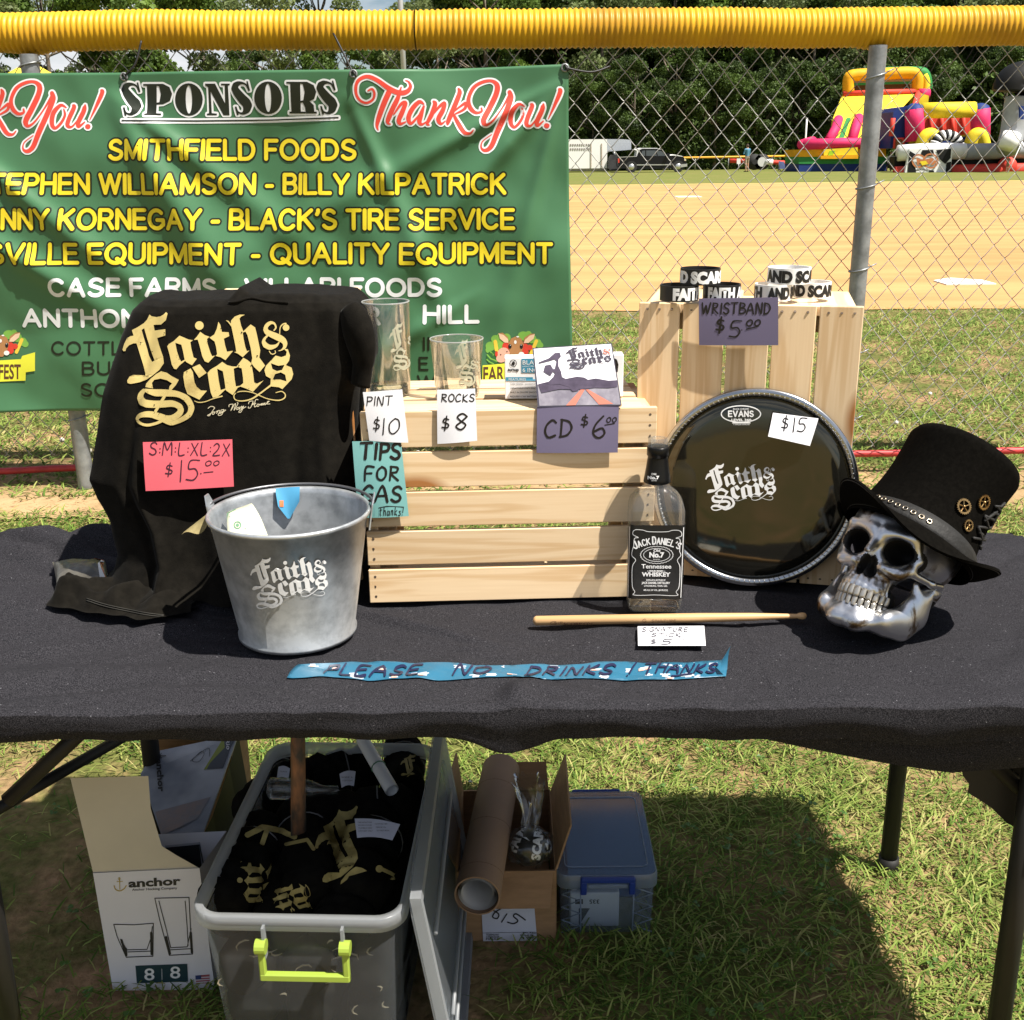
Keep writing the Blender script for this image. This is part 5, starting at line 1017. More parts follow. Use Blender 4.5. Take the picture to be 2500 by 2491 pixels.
SC = card('price_card', 'small white card lying on the cloth below the drum stick', [(1557, 1530), (1719, 1529), (1723, 1577), (1558, 1577)], None, wp, 'handwritten price cards', z=T+.006, bulge=.0)
faint = M('faded_ink', (.10, .10, .12), .6, var=0)
write(SC, [H('SIGNATURE', 1567, 1543, 112, 10, pw=.2, seed=21), H('STICK', 1590, 1556, 72, 9, pw=.2, seed=22), H('$', 1587, 1574, 12, 13, pw=.17), H('5', 1613, 1574, 24, 12, pw=.2), H('00', 1652, 1563, 20, 5, pw=.2)], faint, h=.0010)
tp = [(700, 1649), (706, 1636), (727, 1611), (820, 1610), (921, 1605), (1000, 1610), (1110, 1614), (1250, 1611), (1395, 1609), (1540, 1608), (1680, 1606), (1757, 1604), (1776, 1598), (1775, 1625), (1773, 1640), (1700, 1645), (1607, 1648), (1430, 1645), (1266, 1645), (1150, 1647), (1059, 1650), (920, 1647), (800, 1648), (714, 1651)]
def tf(x, y, h=0.): p = W(x, -y, z=T+.006); return Vector((p.x, p.y, ctop(p.x, p.y)+.0022+h))
tape_m = M('blue_tape', (.022, .12, .20), .35, var=.08)
S = poly([(x, -y) for x, y in tp]); tape = decal('tape_strip', S, tf, tape_m, None, .0, 14)
sol = tape.modifiers.new('th', 'SOLIDIFY'); sol.thickness = .0006
tag(tape, 'strip of blue printed duct tape asking for no drinks near the table edge', 'tape')
rr_ = random.Random(8); S = []; S2 = []
for i in range(34):
    x = rr_.uniform(720, 1750); y = -rr_.choice([1616, 1624, 1638, 1642])+rr_.uniform(-2, 2); w2 = rr_.uniform(8, 26)
    for k in range(3): S += rect(x+rr_.uniform(-5, 5), y+k*2-3, x+w2+rr_.uniform(-5, 5), y+k*2-.8)
    if i % 3 == 0: S2 += rect(x+2, y-4, x+14, y)
decal('tape_pattern', S, tf, M('tape_white', (.40, .45, .52), .35, var=0), tape, .0010, 14); decal('tape_pattern', S2, tf, M('tape_peach', (.70, .40, .32), .35, var=0), tape, .0016, 14)
decal('writing', H('PLEASE', 788, 1641, 230, 23, pw=.24, seed=31, slant=.3)+H('NO', 1103, 1640, 84, 22, pw=.24, seed=32, slant=.3)+H('DRINKS', 1280, 1638, 210, 20, pw=.26, seed=33, slant=.3)+H('!', 1528, 1638, 8, 26, pw=.18, slant=.4)+H('THANKS', 1568, 1635, 176, 20, pw=.26, seed=34, slant=.3)+pen([(1640, -1641), (1690, -1638)], 3), tf, M('tape_ink', (.012, .015, .05), .3, var=0), tape, .0026, 14)
b = B(); pf = [W(1738, 1636, z=T+.008), W(1776, 1637, z=T+.008)]; b.grid(lambda u, v: Vector((lerp(pf[0].x+.012, pf[1].x, u)+.006*v, pf[0].y+.004*v+.012*math.sin(v*2), T+.008+.030*v*(.35+.65*u))), 6, 6)
b.build('curled_end', tape_m, tape, True)
# ---- snack packet behind the shirt, left
b = B()
def pk(u, v):
    p = W(lerp(178, 300, u), lerp(1392, 1322, v), z=T+.01); th = math.sin(PI*u)**.35*math.sin(PI*v)**.6; return Vector((p.x, lerp(1.735, 1.86, v), T+.006+.020*th+.003*vn(u*7, v*7)))
b.grid(pk, 24, 16); b.grid(lambda u, v: pk(u, v)-Vector((0, 0, .020*math.sin(PI*u)**.35*math.sin(PI*v)**.6)), 8, 6)
pko = b.build('snack_packet', M('foil_packet', (.025, .022, .018), .35, .3, col2=(.12, .11, .09), scale=14, bump=.3, bscale=40), None, True); tag(pko, 'crumpled foil snack packet beside the left edge of the shirt', 'packet')
decal('printing', poly([(232, -1342), (250, -1330), (278, -1320), (281, -1338), (262, -1342)]), onto(pko), M('packet_orange', (.5, .16, .06), .3), pko, .0012, 8)
decal('printing', pen([(252, -1345), (262, -1339), (280, -1340)], 3)+pen([(268, -1352), (284, -1334)], 2), onto(pko), white_ink, pko, .0018, 8)
# ---- galvanised bucket
bz = Vector((W(728, 1535, y=1.552).x, 1.552, T+.005)); BK = Matrix.Translation(bz)
bk = thing('metal_bucket', 'galvanised tip bucket with white band logo at the front of the table', 'bucket', mat=BK)
bkm = M('galvanised_bucket', (.52, .54, .56), .42, .7, col2=(.30, .315, .33), scale=34, detail=9, bump=.05, bscale=30, c2pos=(.3, .6))
hb = .193; r0, r1 = .0865, .1165
b = B(); b.lathe([(0, .006), (r0-.004, .006), (r0-.001, .001), (r0+.003, .0), (r0+.0035, .005), (r0+.001, .008), (lerp(r0, r1, .5), hb*.5), (r1-.001, hb-.006), (r1+.003, hb-.005), (r1+.0045, hb), (r1+.002, hb+.003), (r1-.002, hb), (r1-.003, hb-.008), (lerp(r0, r1, .5)-.002, hb*.5), (r0-.002, .010), (0, .009)], 72); pail = b.build('pail', bkm, bk, True, BK)
for s_ in (-1, 1):
    a = PI/2-s_*R(78) if 0 else (R(8) if s_ > 0 else R(172)); c = Vector((math.cos(a), math.sin(a), 0)); tn = Vector((-math.sin(a), math.cos(a), 0)); b = B()
    b.prism([(-.016, -.032), (.016, -.032), (.012, .006), (.006, .021), (-.006, .021), (-.012, .006)], lambda x, y: c*(r1+.004+max(0, y)*.25+min(0, y)*.15)+tn*x+Vector((0, 0, hb+y)), lambda x, y: c*(r1+.006+max(0, y)*.25+min(0, y)*.15)+tn*x+Vector((0, 0, hb+y)))
    fixn(b.build('ear', bkm, bk, False, BK))
b = B(); P_ = []
for k in range(33):
    a = lerp(R(8), R(172), k/32); rr2 = r1+.0075; P_.append(Vector((rr2*math.cos(a), rr2*math.sin(a)*1.0, hb+.006-.001*math.sin(PI*k/32))))
b.tube(P_, .0024, 8); b.build('handle', M('handle_wire', (.16, .16, .17), .4, .7, var=0), bk, True, BK)
decal('band_logo', band(612, -1487, 188, .03), onto(pail), white_ink, bk, .0012, 9)
bill = M('banknote', (.62, .60, .46), .7, col2=(.45, .48, .36), scale=60); 
b = B(); q = [(-.098, .018, .186), (-.062, .030, .196), (-.016, -.055, .150), (-.075, -.075, .150)]
def bl(u, v): a = Vector(q[0]).lerp(Vector(q[1]), u); c = Vector(q[3]).lerp(Vector(q[2]), u); return bz+a.lerp(c, v)+Vector((0, 0, .010*math.sin(PI*v)))
b.sheet(bl, 6, 10, .0004); bo = b.build('banknote', bill, None, True); fixn(bo); tag(bo, 'folded dollar bill standing inside the bucket at the left', 'banknote')
decal('printing', ringp(580, -1283, 8, 3)+disc(580, -1283, 4)+pen([(548, -1246), (560, -1252), (575, -1244)], 2)+pen([(560, -1262), (600, -1292)], 1.5), onto(bo), M('bill_green', (.10, .22, .13)), bo, .0006)
b = B(); b.grid(lambda u, v: bz+Vector((-.116-.038*u, -.01+.012*v-.02*u, .180-.026*u+.010*v-.01*math.sin(u*5)*(1-v)+.004)), 12, 4); o = b.build('banknote', M('old_bill', (.26, .21, .09), .8, col2=(.15, .12, .05), scale=50), None, True); tag(o, 'curled yellowed bill sticking out left of the bucket rim', 'banknote')
b = B()
def tpn(u, v): a = R(112-20*u); r = r1-.006-.014*v; return bz+Vector((r*math.cos(a)*1., r*math.sin(a), hb+.004-.050*v*(1-abs(u-.45)*1.1)))
b.grid(tpn, 10, 8); o = b.build('tape_flag', M('blue_flag', (.06, .25, .42), .4, var=.1), None, True); tag(o, 'blue tape flag stuck inside the back rim of the bucket', 'tape')
decal('printing', rect(682, -1238, 692, -1222), onto(o), M('packet_orange'), o, .0008)
# ================================================================ skull and top hat
def nets(f, lo, hi, h):
    """smooth surface of f = 0 sampled on a grid (naive surface nets)"""
    ax = [np.arange(lo[i], hi[i]+h, h, dtype=np.float32) for i in range(3)]; X, Y, Z = np.meshgrid(*ax, indexing='ij'); D = f(X, Y, Z)
    s = D < 0; n = D.shape
    c = np.zeros((n[0]-1, n[1]-1, n[2]-1, 3), np.float32); cnt = np.zeros((n[0]-1, n[1]-1, n[2]-1), np.float32)
    O = [(i, j, k) for i in (0, 1) for j in (0, 1) for k in (0, 1)]
    def sl(o): return tuple(slice(o[i], n[i]-1+o[i]) for i in range(3))
    for a in O:
        for ax_ in range(3):
            if a[ax_]: continue
            b = list(a); b[ax_] = 1; b = tuple(b); da, db = D[sl(a)], D[sl(b)]; m = (da < 0) != (db < 0)
            t = np.where(m, da/(da-db+1e-12), 0)
            for q in range(3):
                c[..., q] += np.where(m, a[q]+(t if q == ax_ else 0), 0)
            cnt += m
    act = cnt > 0; idx = -np.ones(act.shape, np.int64); idx[act] = np.arange(act.sum())
    g = np.argwhere(act); V = (g+c[act]/cnt[act][:, None])*h+np.array([a[0] for a in ax])
    F = []
    for ax_ in range(3):
        u, v = [(1, 2), (2, 0), (0, 1)][ax_]
        s0 = [slice(1, n[i]-1) for i in range(3)]; s0[ax_] = slice(0, n[ax_]-1); s1 = list(s0); s1[ax_] = slice(1, n[ax_])
        A, Bq = s[tuple(s0)], s[tuple(s1)]; e = np.argwhere(A != Bq); inside = A[A != Bq]; base = e.copy()
        for i in range(3):
            if i != ax_: base[:, i] += 1
        def at(du, dv):
            p = base.copy(); p[:, u] -= du; p[:, v] -= dv; return idx[p[:, 0], p[:, 1], p[:, 2]]
        q = np.stack([at(1, 1), at(0, 1), at(0, 0), at(1, 0)], 1); q[~inside] = q[~inside][:, ::-1]; F.append(q)
    return V, np.concatenate(F)
def ell(X, Y, Z, c, r, rot=None):
    x, y, z = X-c[0], Y-c[1], Z-c[2]
    if rot is not None:
        m = np.array(rot.transposed(), np.float32); x, y, z = m[0, 0]*x+m[0, 1]*y+m[0, 2]*z, m[1, 0]*x+m[1, 1]*y+m[1, 2]*z, m[2, 0]*x+m[2, 1]*y+m[2, 2]*z
    k = np.sqrt((x/r[0])**2+(y/r[1])**2+(z/r[2])**2); return (k-1)*min(r)*.9+ (k-1)*0
def cap(X, Y, Z, a, b, ra, rb):
    d = np.array(b, np.float32)-np.array(a, np.float32); l = (d**2).sum(); t = np.clip(((X-a[0])*d[0]+(Y-a[1])*d[1]+(Z-a[2])*d[2])/l, 0, 1)
    return np.sqrt((X-a[0]-t*d[0])**2+(Y-a[1]-t*d[1])**2+(Z-a[2]-t*d[2])**2)-(ra+(rb-ra)*t)
def su(a, b, k): h = np.clip(.5+.5*(b-a)/k, 0, 1); return b+(a-b)*h-k*h*(1-h)
def ss(a, b, k): return -su(-a, b, k)
RX = lambda a: Matrix.Rotation(R(a), 3, 'X'); RY = lambda a: Matrix.Rotation(R(a), 3, 'Y'); RZ = lambda a: Matrix.Rotation(R(a), 3, 'Z')
def f_cran(X, Y, Z):
    A = np.abs(X); e = lambda c, r, rot=None: ell(A, Y, Z, c, r, rot); c = lambda a, b, ra, rb: cap(A, Y, Z, a, b, ra, rb)
    d = ell(X, Y, Z, (0, .048, .040), (.071, .094, .070)); d = su(d, ell(X, Y, Z, (0, -.006, .038), (.058, .048, .046)), .02)
    d = su(d, ell(X, Y, Z, (0, -.026, -.018), (.034, .032, .044)), .018)
    d = ss(d, e((.074, -.006, .018), (.018, .034, .032)), .014)          # temples
    d = su(d, c((.008, -.055, .030), (.044, -.044, .034), .0065, .0055), .010)   # brows
    d = su(d, c((.044, -.044, .034), (.054, -.030, .010), .0055, .0050), .007)
    d = su(d, c((.050, -.032, .004), (.040, -.044, -.016), .0065, .0085), .009)   # cheek bone
    d = su(d, c((.040, -.044, -.018), (.022, -.055, -.016), .0085, .005), .008)
    d = su(d, c((.050, -.034, -.010), (.066, .005, -.012), .0060, .0042), .008); d = su(d, c((.066, .005, -.012), (.067, .034, -.008), .0042, .0045), .006)
    d = su(d, ell(X, Y, Z, (0, -.046, -.046), (.030, .020, .013)), .010)            # upper jaw
    for k in range(-5, 6):
        t = k*.26; d = su(d, cap(X, Y, Z, (.033*math.sin(t), -.024-.040*math.cos(t), -.050), (.031*math.sin(t), -.024-.036*math.cos(t), -.034), .0034, .0022), .003)
    d = su(d, cap(X, Y, Z, (0, -.052, .026), (0, -.072, -.002), .0062, .0050), .009)   # bridge of the nose
    d = ss(d, e((.0300, -.062, .0105), (.0200, .030, .0178), RZ(0) @ RY(-14)), .0045)   # eye sockets
    d = ss(d, e((.0285, -.034, .0105), (.0175, .034, .0160)), .004)
    d = ss(d, e((.0052, -.066, -.0175), (.0066, .026, .0150), RY(-14)), .0028); d = ss(d, e((.0085, -.066, -.0245), (.0062, .024, .0075)), .003)
    d = ss(d, e((.046, -.012, -.040), (.017, .034, .020)), .008)          # behind the cheeks
    d = ss(d, ell(X, Y, Z, (0, .045, -.045), (.050, .050, .022)), .012)
    d = su(d, c((.060, .040, -.018), (.056, .046, -.036), .010, .006), .008)   # mastoid
    return d
def f_jaw(X, Y, Z):
    A = np.abs(X); c = lambda a, b, ra, rb: cap(A, Y, Z, a, b, ra, rb)
    d = ell(X, Y, Z, (0, -.057, -.0930), (.024, .0145, .0135)); d = su(d, ell(A, Y, Z, (.014, -.060, -.098), (.012, .010, .008)), .008)
    d = su(d, c((.012, -.056, -.091), (.036, -.034, -.085), .0140, .0135), .008); d = su(d, c((.036, -.034, -.085), (.050, .004, -.074), .0135, .0125), .010)
    d = su(d, c((.050, .004, -.074), (.055, .024, -.058), .0125, .0105), .012); d = su(d, c((.047, -.010, -.074), (.053, .012, -.040), .0110, .0080), .014); d = su(d, c((.055, .026, -.062), (.058, .030, -.024), .0105, .0062), .010); d = su(d, c((.054, .015, -.060), (.055, .020, -.034), .0100, .0070), .012)
    d = su(d, ell(A, Y, Z, (.0520, .008, -.060), (.0095, .030, .030)), .012)
    d = su(d, ell(A, Y, Z, (.045, -.018, -.080), (.011, .034, .015)), .012)
    d = su(d, c((.053, .010, -.040), (.050, -.004, -.020), .0065, .0035), .008)
    for k in range(-5, 6):
        t = k*.27; d = su(d, cap(X, Y, Z, (.0330*math.sin(t), -.024-.038*math.cos(t), -.0745), (.033*math.sin(t), -.024-.037*math.cos(t), -.088), .0040, .0070), .005)
    d = ss(d, ell(X, Y, Z, (0, -.010, -.078), (.024, .040, .040)), .006)
    return d
def mat_silver():
    m = bpy.data.materials.new('tarnished_silver'); m.use_nodes = True; nt = m.node_tree; p = nt.nodes['Principled BSDF']; N = nt.nodes.new; L = nt.links.new
    tcn = N('ShaderNodeTexCoord'); a = N('ShaderNodeTexNoise'); a.inputs['Scale'].default_value = 19; a.inputs['Detail'].default_value = 8; a.inputs['Roughness'].default_value = .62; a.inputs['Distortion'].default_value = .35
    r = N('ShaderNodeValToRGB'); e = r.color_ramp.elements; e[0].position = .30; e[0].color = (.035, .020, .012, 1); e[1].position = .45; e[1].color = (.66, .67, .70, 1); x = e.new(.38); x.color = (.17, .125, .085, 1)
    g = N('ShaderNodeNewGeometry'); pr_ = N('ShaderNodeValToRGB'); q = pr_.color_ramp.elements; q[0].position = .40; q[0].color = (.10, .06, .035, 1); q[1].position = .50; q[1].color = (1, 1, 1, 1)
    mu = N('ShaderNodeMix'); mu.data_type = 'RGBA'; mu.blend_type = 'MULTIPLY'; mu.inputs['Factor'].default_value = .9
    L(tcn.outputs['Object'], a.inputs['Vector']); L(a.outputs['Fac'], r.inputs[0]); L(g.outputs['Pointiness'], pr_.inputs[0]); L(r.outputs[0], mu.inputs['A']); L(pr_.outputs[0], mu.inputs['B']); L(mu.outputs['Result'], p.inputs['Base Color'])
    p.inputs['Metallic'].default_value = 1.; p.inputs['Roughness'].default_value = .33
    b = N('ShaderNodeBump'); b.inputs['Strength'].default_value = .25; b.inputs['Distance'].default_value = .004; L(a.outputs['Fac'], b.inputs['Height']); L(b.outputs[0], p.inputs['Normal']); return m
silver = mat_silver()
SKS = 1.10
SR = (RZ(-46) @ RY(2) @ RX(-29)).to_4x4()
em = W(2140, 1333, y=1.475)
SX = Matrix.Translation(em) @ SR @ Matrix.Diagonal((SKS, SKS, SKS, 1)) @ Matrix.Translation((0, .050, -.0105))
Vj, Fj = nets(f_jaw, (-.080, -.085, -.115), (.080, .05, -.005), .0016)
zmin = min((SX @ Vector(v)).z for v in Vj[::7]); ec = SX @ Vector((0, -.050, .0105)); vd = (ec-Vector((0, 0, CAMH))); k_ = 0
# slide along the line of sight until the jaw rests on the cloth
k_ = (T+.005-zmin)/vd.z; SX = Matrix.Translation(vd*k_) @ SX; print('skull', SX.translation, k_)
skull = thing('skull', 'tarnished silver skull with full teeth, tilted under the top hat', 'skull', mat=SX)
Vc, Fc = nets(f_cran, (-.082, -.090, -.075), (.082, .150, .118), .0016)
def npmesh(name, V, F, mat): me = bpy.data.meshes.new(name); me.from_pydata(V.tolist(), [], F.tolist()); me.polygons.foreach_set('use_smooth', [True]*len(me.polygons)); me.materials.append(mat); me.update(); return me
me = npmesh('cranium', Vc, Fc, silver); me.materials.append(M('black_paint', (.006, .005, .004), .7, var=0))  # near-black colour puts shade into the sockets, nose and other recesses
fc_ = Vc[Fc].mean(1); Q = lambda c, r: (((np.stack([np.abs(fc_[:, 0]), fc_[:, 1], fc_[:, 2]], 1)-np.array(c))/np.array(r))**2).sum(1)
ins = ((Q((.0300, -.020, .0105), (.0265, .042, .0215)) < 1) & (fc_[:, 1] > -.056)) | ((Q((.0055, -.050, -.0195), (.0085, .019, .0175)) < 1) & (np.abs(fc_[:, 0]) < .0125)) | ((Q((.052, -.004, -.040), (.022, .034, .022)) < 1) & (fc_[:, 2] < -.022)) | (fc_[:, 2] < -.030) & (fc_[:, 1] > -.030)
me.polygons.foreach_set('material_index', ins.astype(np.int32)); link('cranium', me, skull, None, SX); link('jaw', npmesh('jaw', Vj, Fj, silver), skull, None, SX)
b = B(); b.lathe([(0, -.028), (.020, -.025), (.031, -.012), (.033, .004), (.029, .018), (.015, .027), (0, .029)], 20, sy=1.2); b.build('mouth_cavity', M('black_paint'), skull, True, SX @ Matrix.Translation((0, -.010, -.062)))  # added dark block, paints the shade inside the mouth
tooth_m = M('silver_tooth', (.50, .47, .42), .32, .75, col2=(.25, .19, .13), scale=120, c2pos=(.3, .5))
rt_ = random.Random(2)
for up in (1, 0):
    for k in range(-6, 6):
        t = (k+.5)*.235; w_ = (.0090 if abs(k+.5) < 1 else .0080) if up else .0076
        c = Vector((.0345*math.sin(t), -.022-(.0445 if up else .043)*math.cos(t), -.0565 if up else -.0690)); hgt = (.0150 if up else .0135)*(1-.02*abs(k+.5))*rt_.uniform(.93, 1.05)
        prof = [(0, -.5), (.30, -.49), (.46, -.40), (.50, -.25), (.47, .1), (.36, .5)] if up else [(.34, -.5), (.46, -.1), (.50, .25), (.46, .42), (.28, .5), (0, .51)]
        b = B(); b.lathe([(r*w_, z*hgt) for r, z in prof], 10, sy=.85, sq=lambda a, z: 1/((abs(math.cos(a))**3.4+abs(math.sin(a))**3.4)**(1/3.4)))
        b.build('tooth', tooth_m, skull, True, SX @ Matrix.Translation(c) @ Matrix.Rotation(t*.9, 4, 'Z') @ Matrix.Rotation(R(4 if up else -4), 4, 'X'))
# ---- hat
felt = M('black_felt', (.0036, .0032, .0026), .95, var=.25, scale=160, spec=.03, bump=.15, bscale=900)
hc = SX @ Vector((-.004, .022, .026))+Vector((.013, 0, 0))
HR = (RZ(-22) @ RY(29) @ RX(-31)).to_4x4()
HXm = Matrix.Translation(hc) @ HR
hat = thing('top_hat', 'black felt top hat with brass gears and eyelet band worn by the skull', 'hat', mat=HXm)
a0, b0 = .096, .113; HH = .168
def crown_r(z):
    t = z/HH; return 1.07-.13*math.sin(PI*min(1, t*1.0))*(1-.3*t)-.14*t
pf_ = [(crown_r(z), z) for z in [HH*i/16 for i in range(17)]]
pf_ = pf_[:-1]+[(pf_[-1][0]-.01, HH-.006), (pf_[-1][0]-.05, HH+.003), (pf_[-1][0]-.14, HH+.007), (.5, HH+.010), (0, HH+.011)]
b = B(); b.lathe([(r*a0, z) for r, z in pf_], 72, sy=b0/a0); cr_o = b.build('crown', felt, hat, True, HXm)
def brim(u, v):
    a = 2*PI*u; r = lerp(1.04, 1.36+.04*math.cos(2*a), v); x, y = r*a0*math.cos(a), r*b0*math.sin(a)*lerp(1, .96, v)
    z = .006+v**1.6*(.030*abs(math.cos(a))**2.2-.024*abs(math.sin(a))**3); return HXm @ Vector((x, y, z))
b = B(); b.sheet(brim, 96, 14, .0045); brim_o = b.build('brim', felt, hat, True, None); brim_o.data.set_sharp_from_angle(angle=R(50))
b = B(); b.tube([brim((k % 96)/96, .93)+HR @ Vector((0, 0, .0006)) for k in range(96)], .0009, 5, closed=True); b.build('brim_stitching', M('dark_stitch', (.03, .027, .024), .7, var=0), hat, True)
leath = M('black_leather', (.005, .0045, .004), .7, var=.3, scale=60, bump=.15, bscale=200)
def bandf(u, v):
    a = lerp(-PI, PI, u); z = lerp(.006, .024+.010*max(0, -math.sin(a)), v); k = crown_r(z)+.016; return HXm @ Vector((k*a0*math.cos(a), k*b0*math.sin(a), z))
b = B(); b.sheet(bandf, 90, 3, -.0015); b.build('hat_band', leath, hat, True)
brass = M('old_brass', (.42, .27, .11), .32, .95, col2=(.16, .09, .04), scale=90, c2pos=(.3, .6)); steel_e = M('eyelet_metal', (.45, .38, .28), .3, 1., var=.1)
fh = onto(cr_o)
for (x, y) in ((540, 737), (577, 750), (622, 767), (667, 789), (717, 811), (767, 837), (820, 866), (871, 897)):
    px_, py_ = x/2.749+1950, y/2.749+950; p = fh(px_, -py_, .0040); q = fh(px_+4, -py_, .0040); r_ = fh(px_, -py_+4, .0040); e1 = (q-p).normalized(); n = e1.cross((r_-p)).normalized(); n = n if n.dot(ray(px_, py_)) < 0 else -n; e2 = n.cross(e1)
    b = B(); b.tube([p+(e1*math.cos(a)+e2*math.sin(a))*.0034 for a in [2*PI*k/14 for k in range(14)]], .0010, 6, closed=True); b.build('eyelet', steel_e, hat, True)
    b = B(); b.add([p+(e1*math.cos(a)+e2*math.sin(a))*.0030-n*.0006 for a in [2*PI*k/12 for k in range(12)]], [tuple(range(12))]); b.build('eyelet_hole', M('hole_black', (.004, .004, .004), .9, var=0), hat)
def gear(x, y, R_, teeth):
    px_, py_ = x/2.749+1950, y/2.749+950; p = fh(px_, -py_, .0020); q = fh(px_+6, -py_, .0020); r_ = fh(px_, -py_+6, .0020); e1 = (q-p).normalized(); n = e1.cross(r_-p).normalized(); n = n if n.dot(ray(px_, py_)) < 0 else -n; e2 = n.cross(e1)
    P3 = lambda a, r, h=0: p+(e1*math.cos(a)+e2*math.sin(a))*r+n*h
    b = B(); N_ = teeth*2
    ang = [2*PI*k/N_ for k in range(N_)]; out = [P3(a, R_*(1 if k % 2 else .88), .0018) for k, a in enumerate(ang)]; inn = [P3(a, R_*.70, .0018) for a in ang]; ob = [v-n*.0022 for v in out]; ib = [v-n*.0022 for v in inn]
    F = []
    for k in range(N_):
        j = (k+1) % N_; F += [(k, j, N_+j, N_+k), (2*N_+k, 2*N_+j, j, k), (N_+k, N_+j, 3*N_+j, 3*N_+k)]
    b.add(out+inn+ob+ib, F)
    for k in range(5): a = 2*PI*k/5+.3; b.tube([P3(a, R_*.1, .001), P3(a, R_*.74, .001)], R_*.075, 5)
    g = b.build('gear', brass, hat)
    b = B(); b.tube([P3(0, 0, -.0005), P3(0, 0, .0032)], [R_*.22, R_*.15], 10); b.build('rivet', brass, g, True)
gear(1101, 790, .0122, 22); gear(1235, 759, .0118, 22); gear(1129, 917, .0094, 20)
for i, (p, q) in enumerate([((1308, 785), (1440, 795)), ((1300, 830), (1390, 865)), ((1240, 850), (1350, 900)), ((1235, 885), (1320, 820)), ((1195, 925), (1330, 935)), ((1200, 960), (1285, 1020)), ((1160, 1000), (1290, 1018)), ((1215, 1050), (1240, 1085)), ((1325, 790), (1390, 860)), ((1240, 850), (1265, 935)), ((1330, 830), (1320, 935)), ((1195, 925), (1235, 1050))]):
    P_ = []
    for t in (0, .3, .6, 1): P_.append(fh(lerp(p[0], q[0], t)/2.749+1950, -(lerp(p[1], q[1], t)/2.749+950), .0022))
    b = B(); b.tube(P_, .0024, 6); b.build('lace', leath, hat, True)
# ================================================================ under the table
kraft = M('kraft_board', (.30, .175, .085), .8, var=.12, scale=20, stretch=(1, 1, 6)); kraft_in = M('kraft_inside', (.17, .095, .045), .85, var=.1)
# ---- white glass-set box with its flap up
BYf = 1.63
o = thing('glassware_box', 'white glassware box standing open with its tall flap up, showing two printed glasses', 'box', (W(400, 2400, y=BYf).x, BYf, 0)); gb = o
wb_m = M('white_board', (.66, .65, .70), .55, var=.03, scale=3); cream = M('cream_board', (.56, .50, .38), .7, var=.04)
fq = lambda u, v, y=BYf: W(u, v, y=y)
q4 = [fq(227, 2132), fq(487, 2120), fq(524, 2412), fq(276, 2418)]
q4[2].z = q4[3].z = 0.0
dpt = Vector((.02, .11, 0))
b = B(); V = q4+[p+dpt for p in q4]; b.add(V, [(0, 3, 2, 1), (1, 2, 6, 5), (4, 5, 6, 7), (0, 4, 7, 3), (3, 7, 6, 2)]); fb = b.build('carton', wb_m, o)
fl = [(172, 1900), (362, 1895), (368, 1975), (395, 2066), (430, 2088), (487, 2120), (227, 2130)]
b = B(); b.prism([(u, -v) for u, v in fl], lambda x, y: fq(x, -y, BYf+.002-(-y-2130)*.00005), lambda x, y: fq(x, -y, BYf+.006-(-y-2130)*.00005)); fixn(b.build('flap', cream, o))
f1 = lambda x, y, h=0.: fq(x, -y, BYf-h)
kk = M('print_black', (.02, .02, .022), .5, var=0); gg = M('print_gold', (.42, .30, .05), .5, var=0); C5 = lambda x, y: (x/1.932+100, -(y/1.932+1750))
decal('lettering', xf(rtext('A', 0, 0, 1)[:0]+text('anchor', 0, 0, 126, 20, 1.0), *C5(415, 805), 1, 1, .055)+xf(text('Anchor Hocking Company', 0, 0, 110, 6, .1), *C5(430, 822), 1, 1, .04), f1, kk, o, .0006)
S = pen([C5(370, 762), C5(372, 815)], 2)+pen([C5(358, 778), C5(385, 777)], 1.6)+pen([C5(*p) for p in ((345, 798), (352, 815), (372, 822), (392, 812), (402, 797))], 2.6, 4)+ringp(*C5(369, 764), 2.6, 1.2)
decal('lettering', S, f1, gg, o, .0006)
S = []
for P in ([(343, 980), (360, 1040), (402, 1135), (528, 1130), (530, 975)], [(343, 980), (440, 982), (530, 975)], [(375, 1050), (405, 1100), (500, 1098), (520, 1040), (525, 990)], [(410, 1110), (520, 1106)], [(537, 857), (560, 960), (605, 1126), (715, 1120), (705, 1000), (698, 853)], [(537, 857), (698, 853)], [(556, 870), (590, 1000), (612, 1090), (690, 1086), (708, 1000)], [(612, 1100), (705, 1095)], [(680, 870), (690, 1000), (694, 1080)]):
    S += pen([C5(*p) for p in P], 2.2)
S += pen([C5(*p) for p in [(380, 1055), (402, 1125), (400, 1095)]], 6)+pen([C5(*p) for p in [(520, 1020), (522, 1120)]], 6)+pen([C5(*p) for p in [(590, 1040), (608, 1118)]], 6)+pen([C5(*p) for p in [(706, 1020), (712, 1112)]], 6)
decal('printed_glasses', S, f1, kk, o, .0006)
decal('number_panel', poly([C5(445, 1175), C5(690, 1166), C5(694, 1250), C5(452, 1258)]), f1, M('dark_teal', (.012, .04, .05), .5, var=0), o, .0006)
decal('lettering', xf(text('8', 0, 0, 24, 30, .4), *C5(488, 1243))+xf(text('8', 0, 0, 24, 30, .4), *C5(610, 1234))+pen([C5(570, 1190), C5(571, 1240)], 1), f1, white_ink, o, .0012)
decal('flag', poly([C5(728, 1222), C5(795, 1216), C5(797, 1258), C5(732, 1260)]), f1, M('faded_red', (.35, .08, .09), .6, var=0), o, .0006)
decal('flag', sum([pen([C5(730, 1232+i*11), C5(796, 1228+i*11)], 2.2) for i in range(3)], []), f1, wb_m, o, .0011); decal('flag', poly([C5(728, 1222), C5(755, 1220), C5(756, 1238), C5(729, 1240)]), f1, M('flag_blue', (.03, .05, .15), .6, var=0), o, .0016)
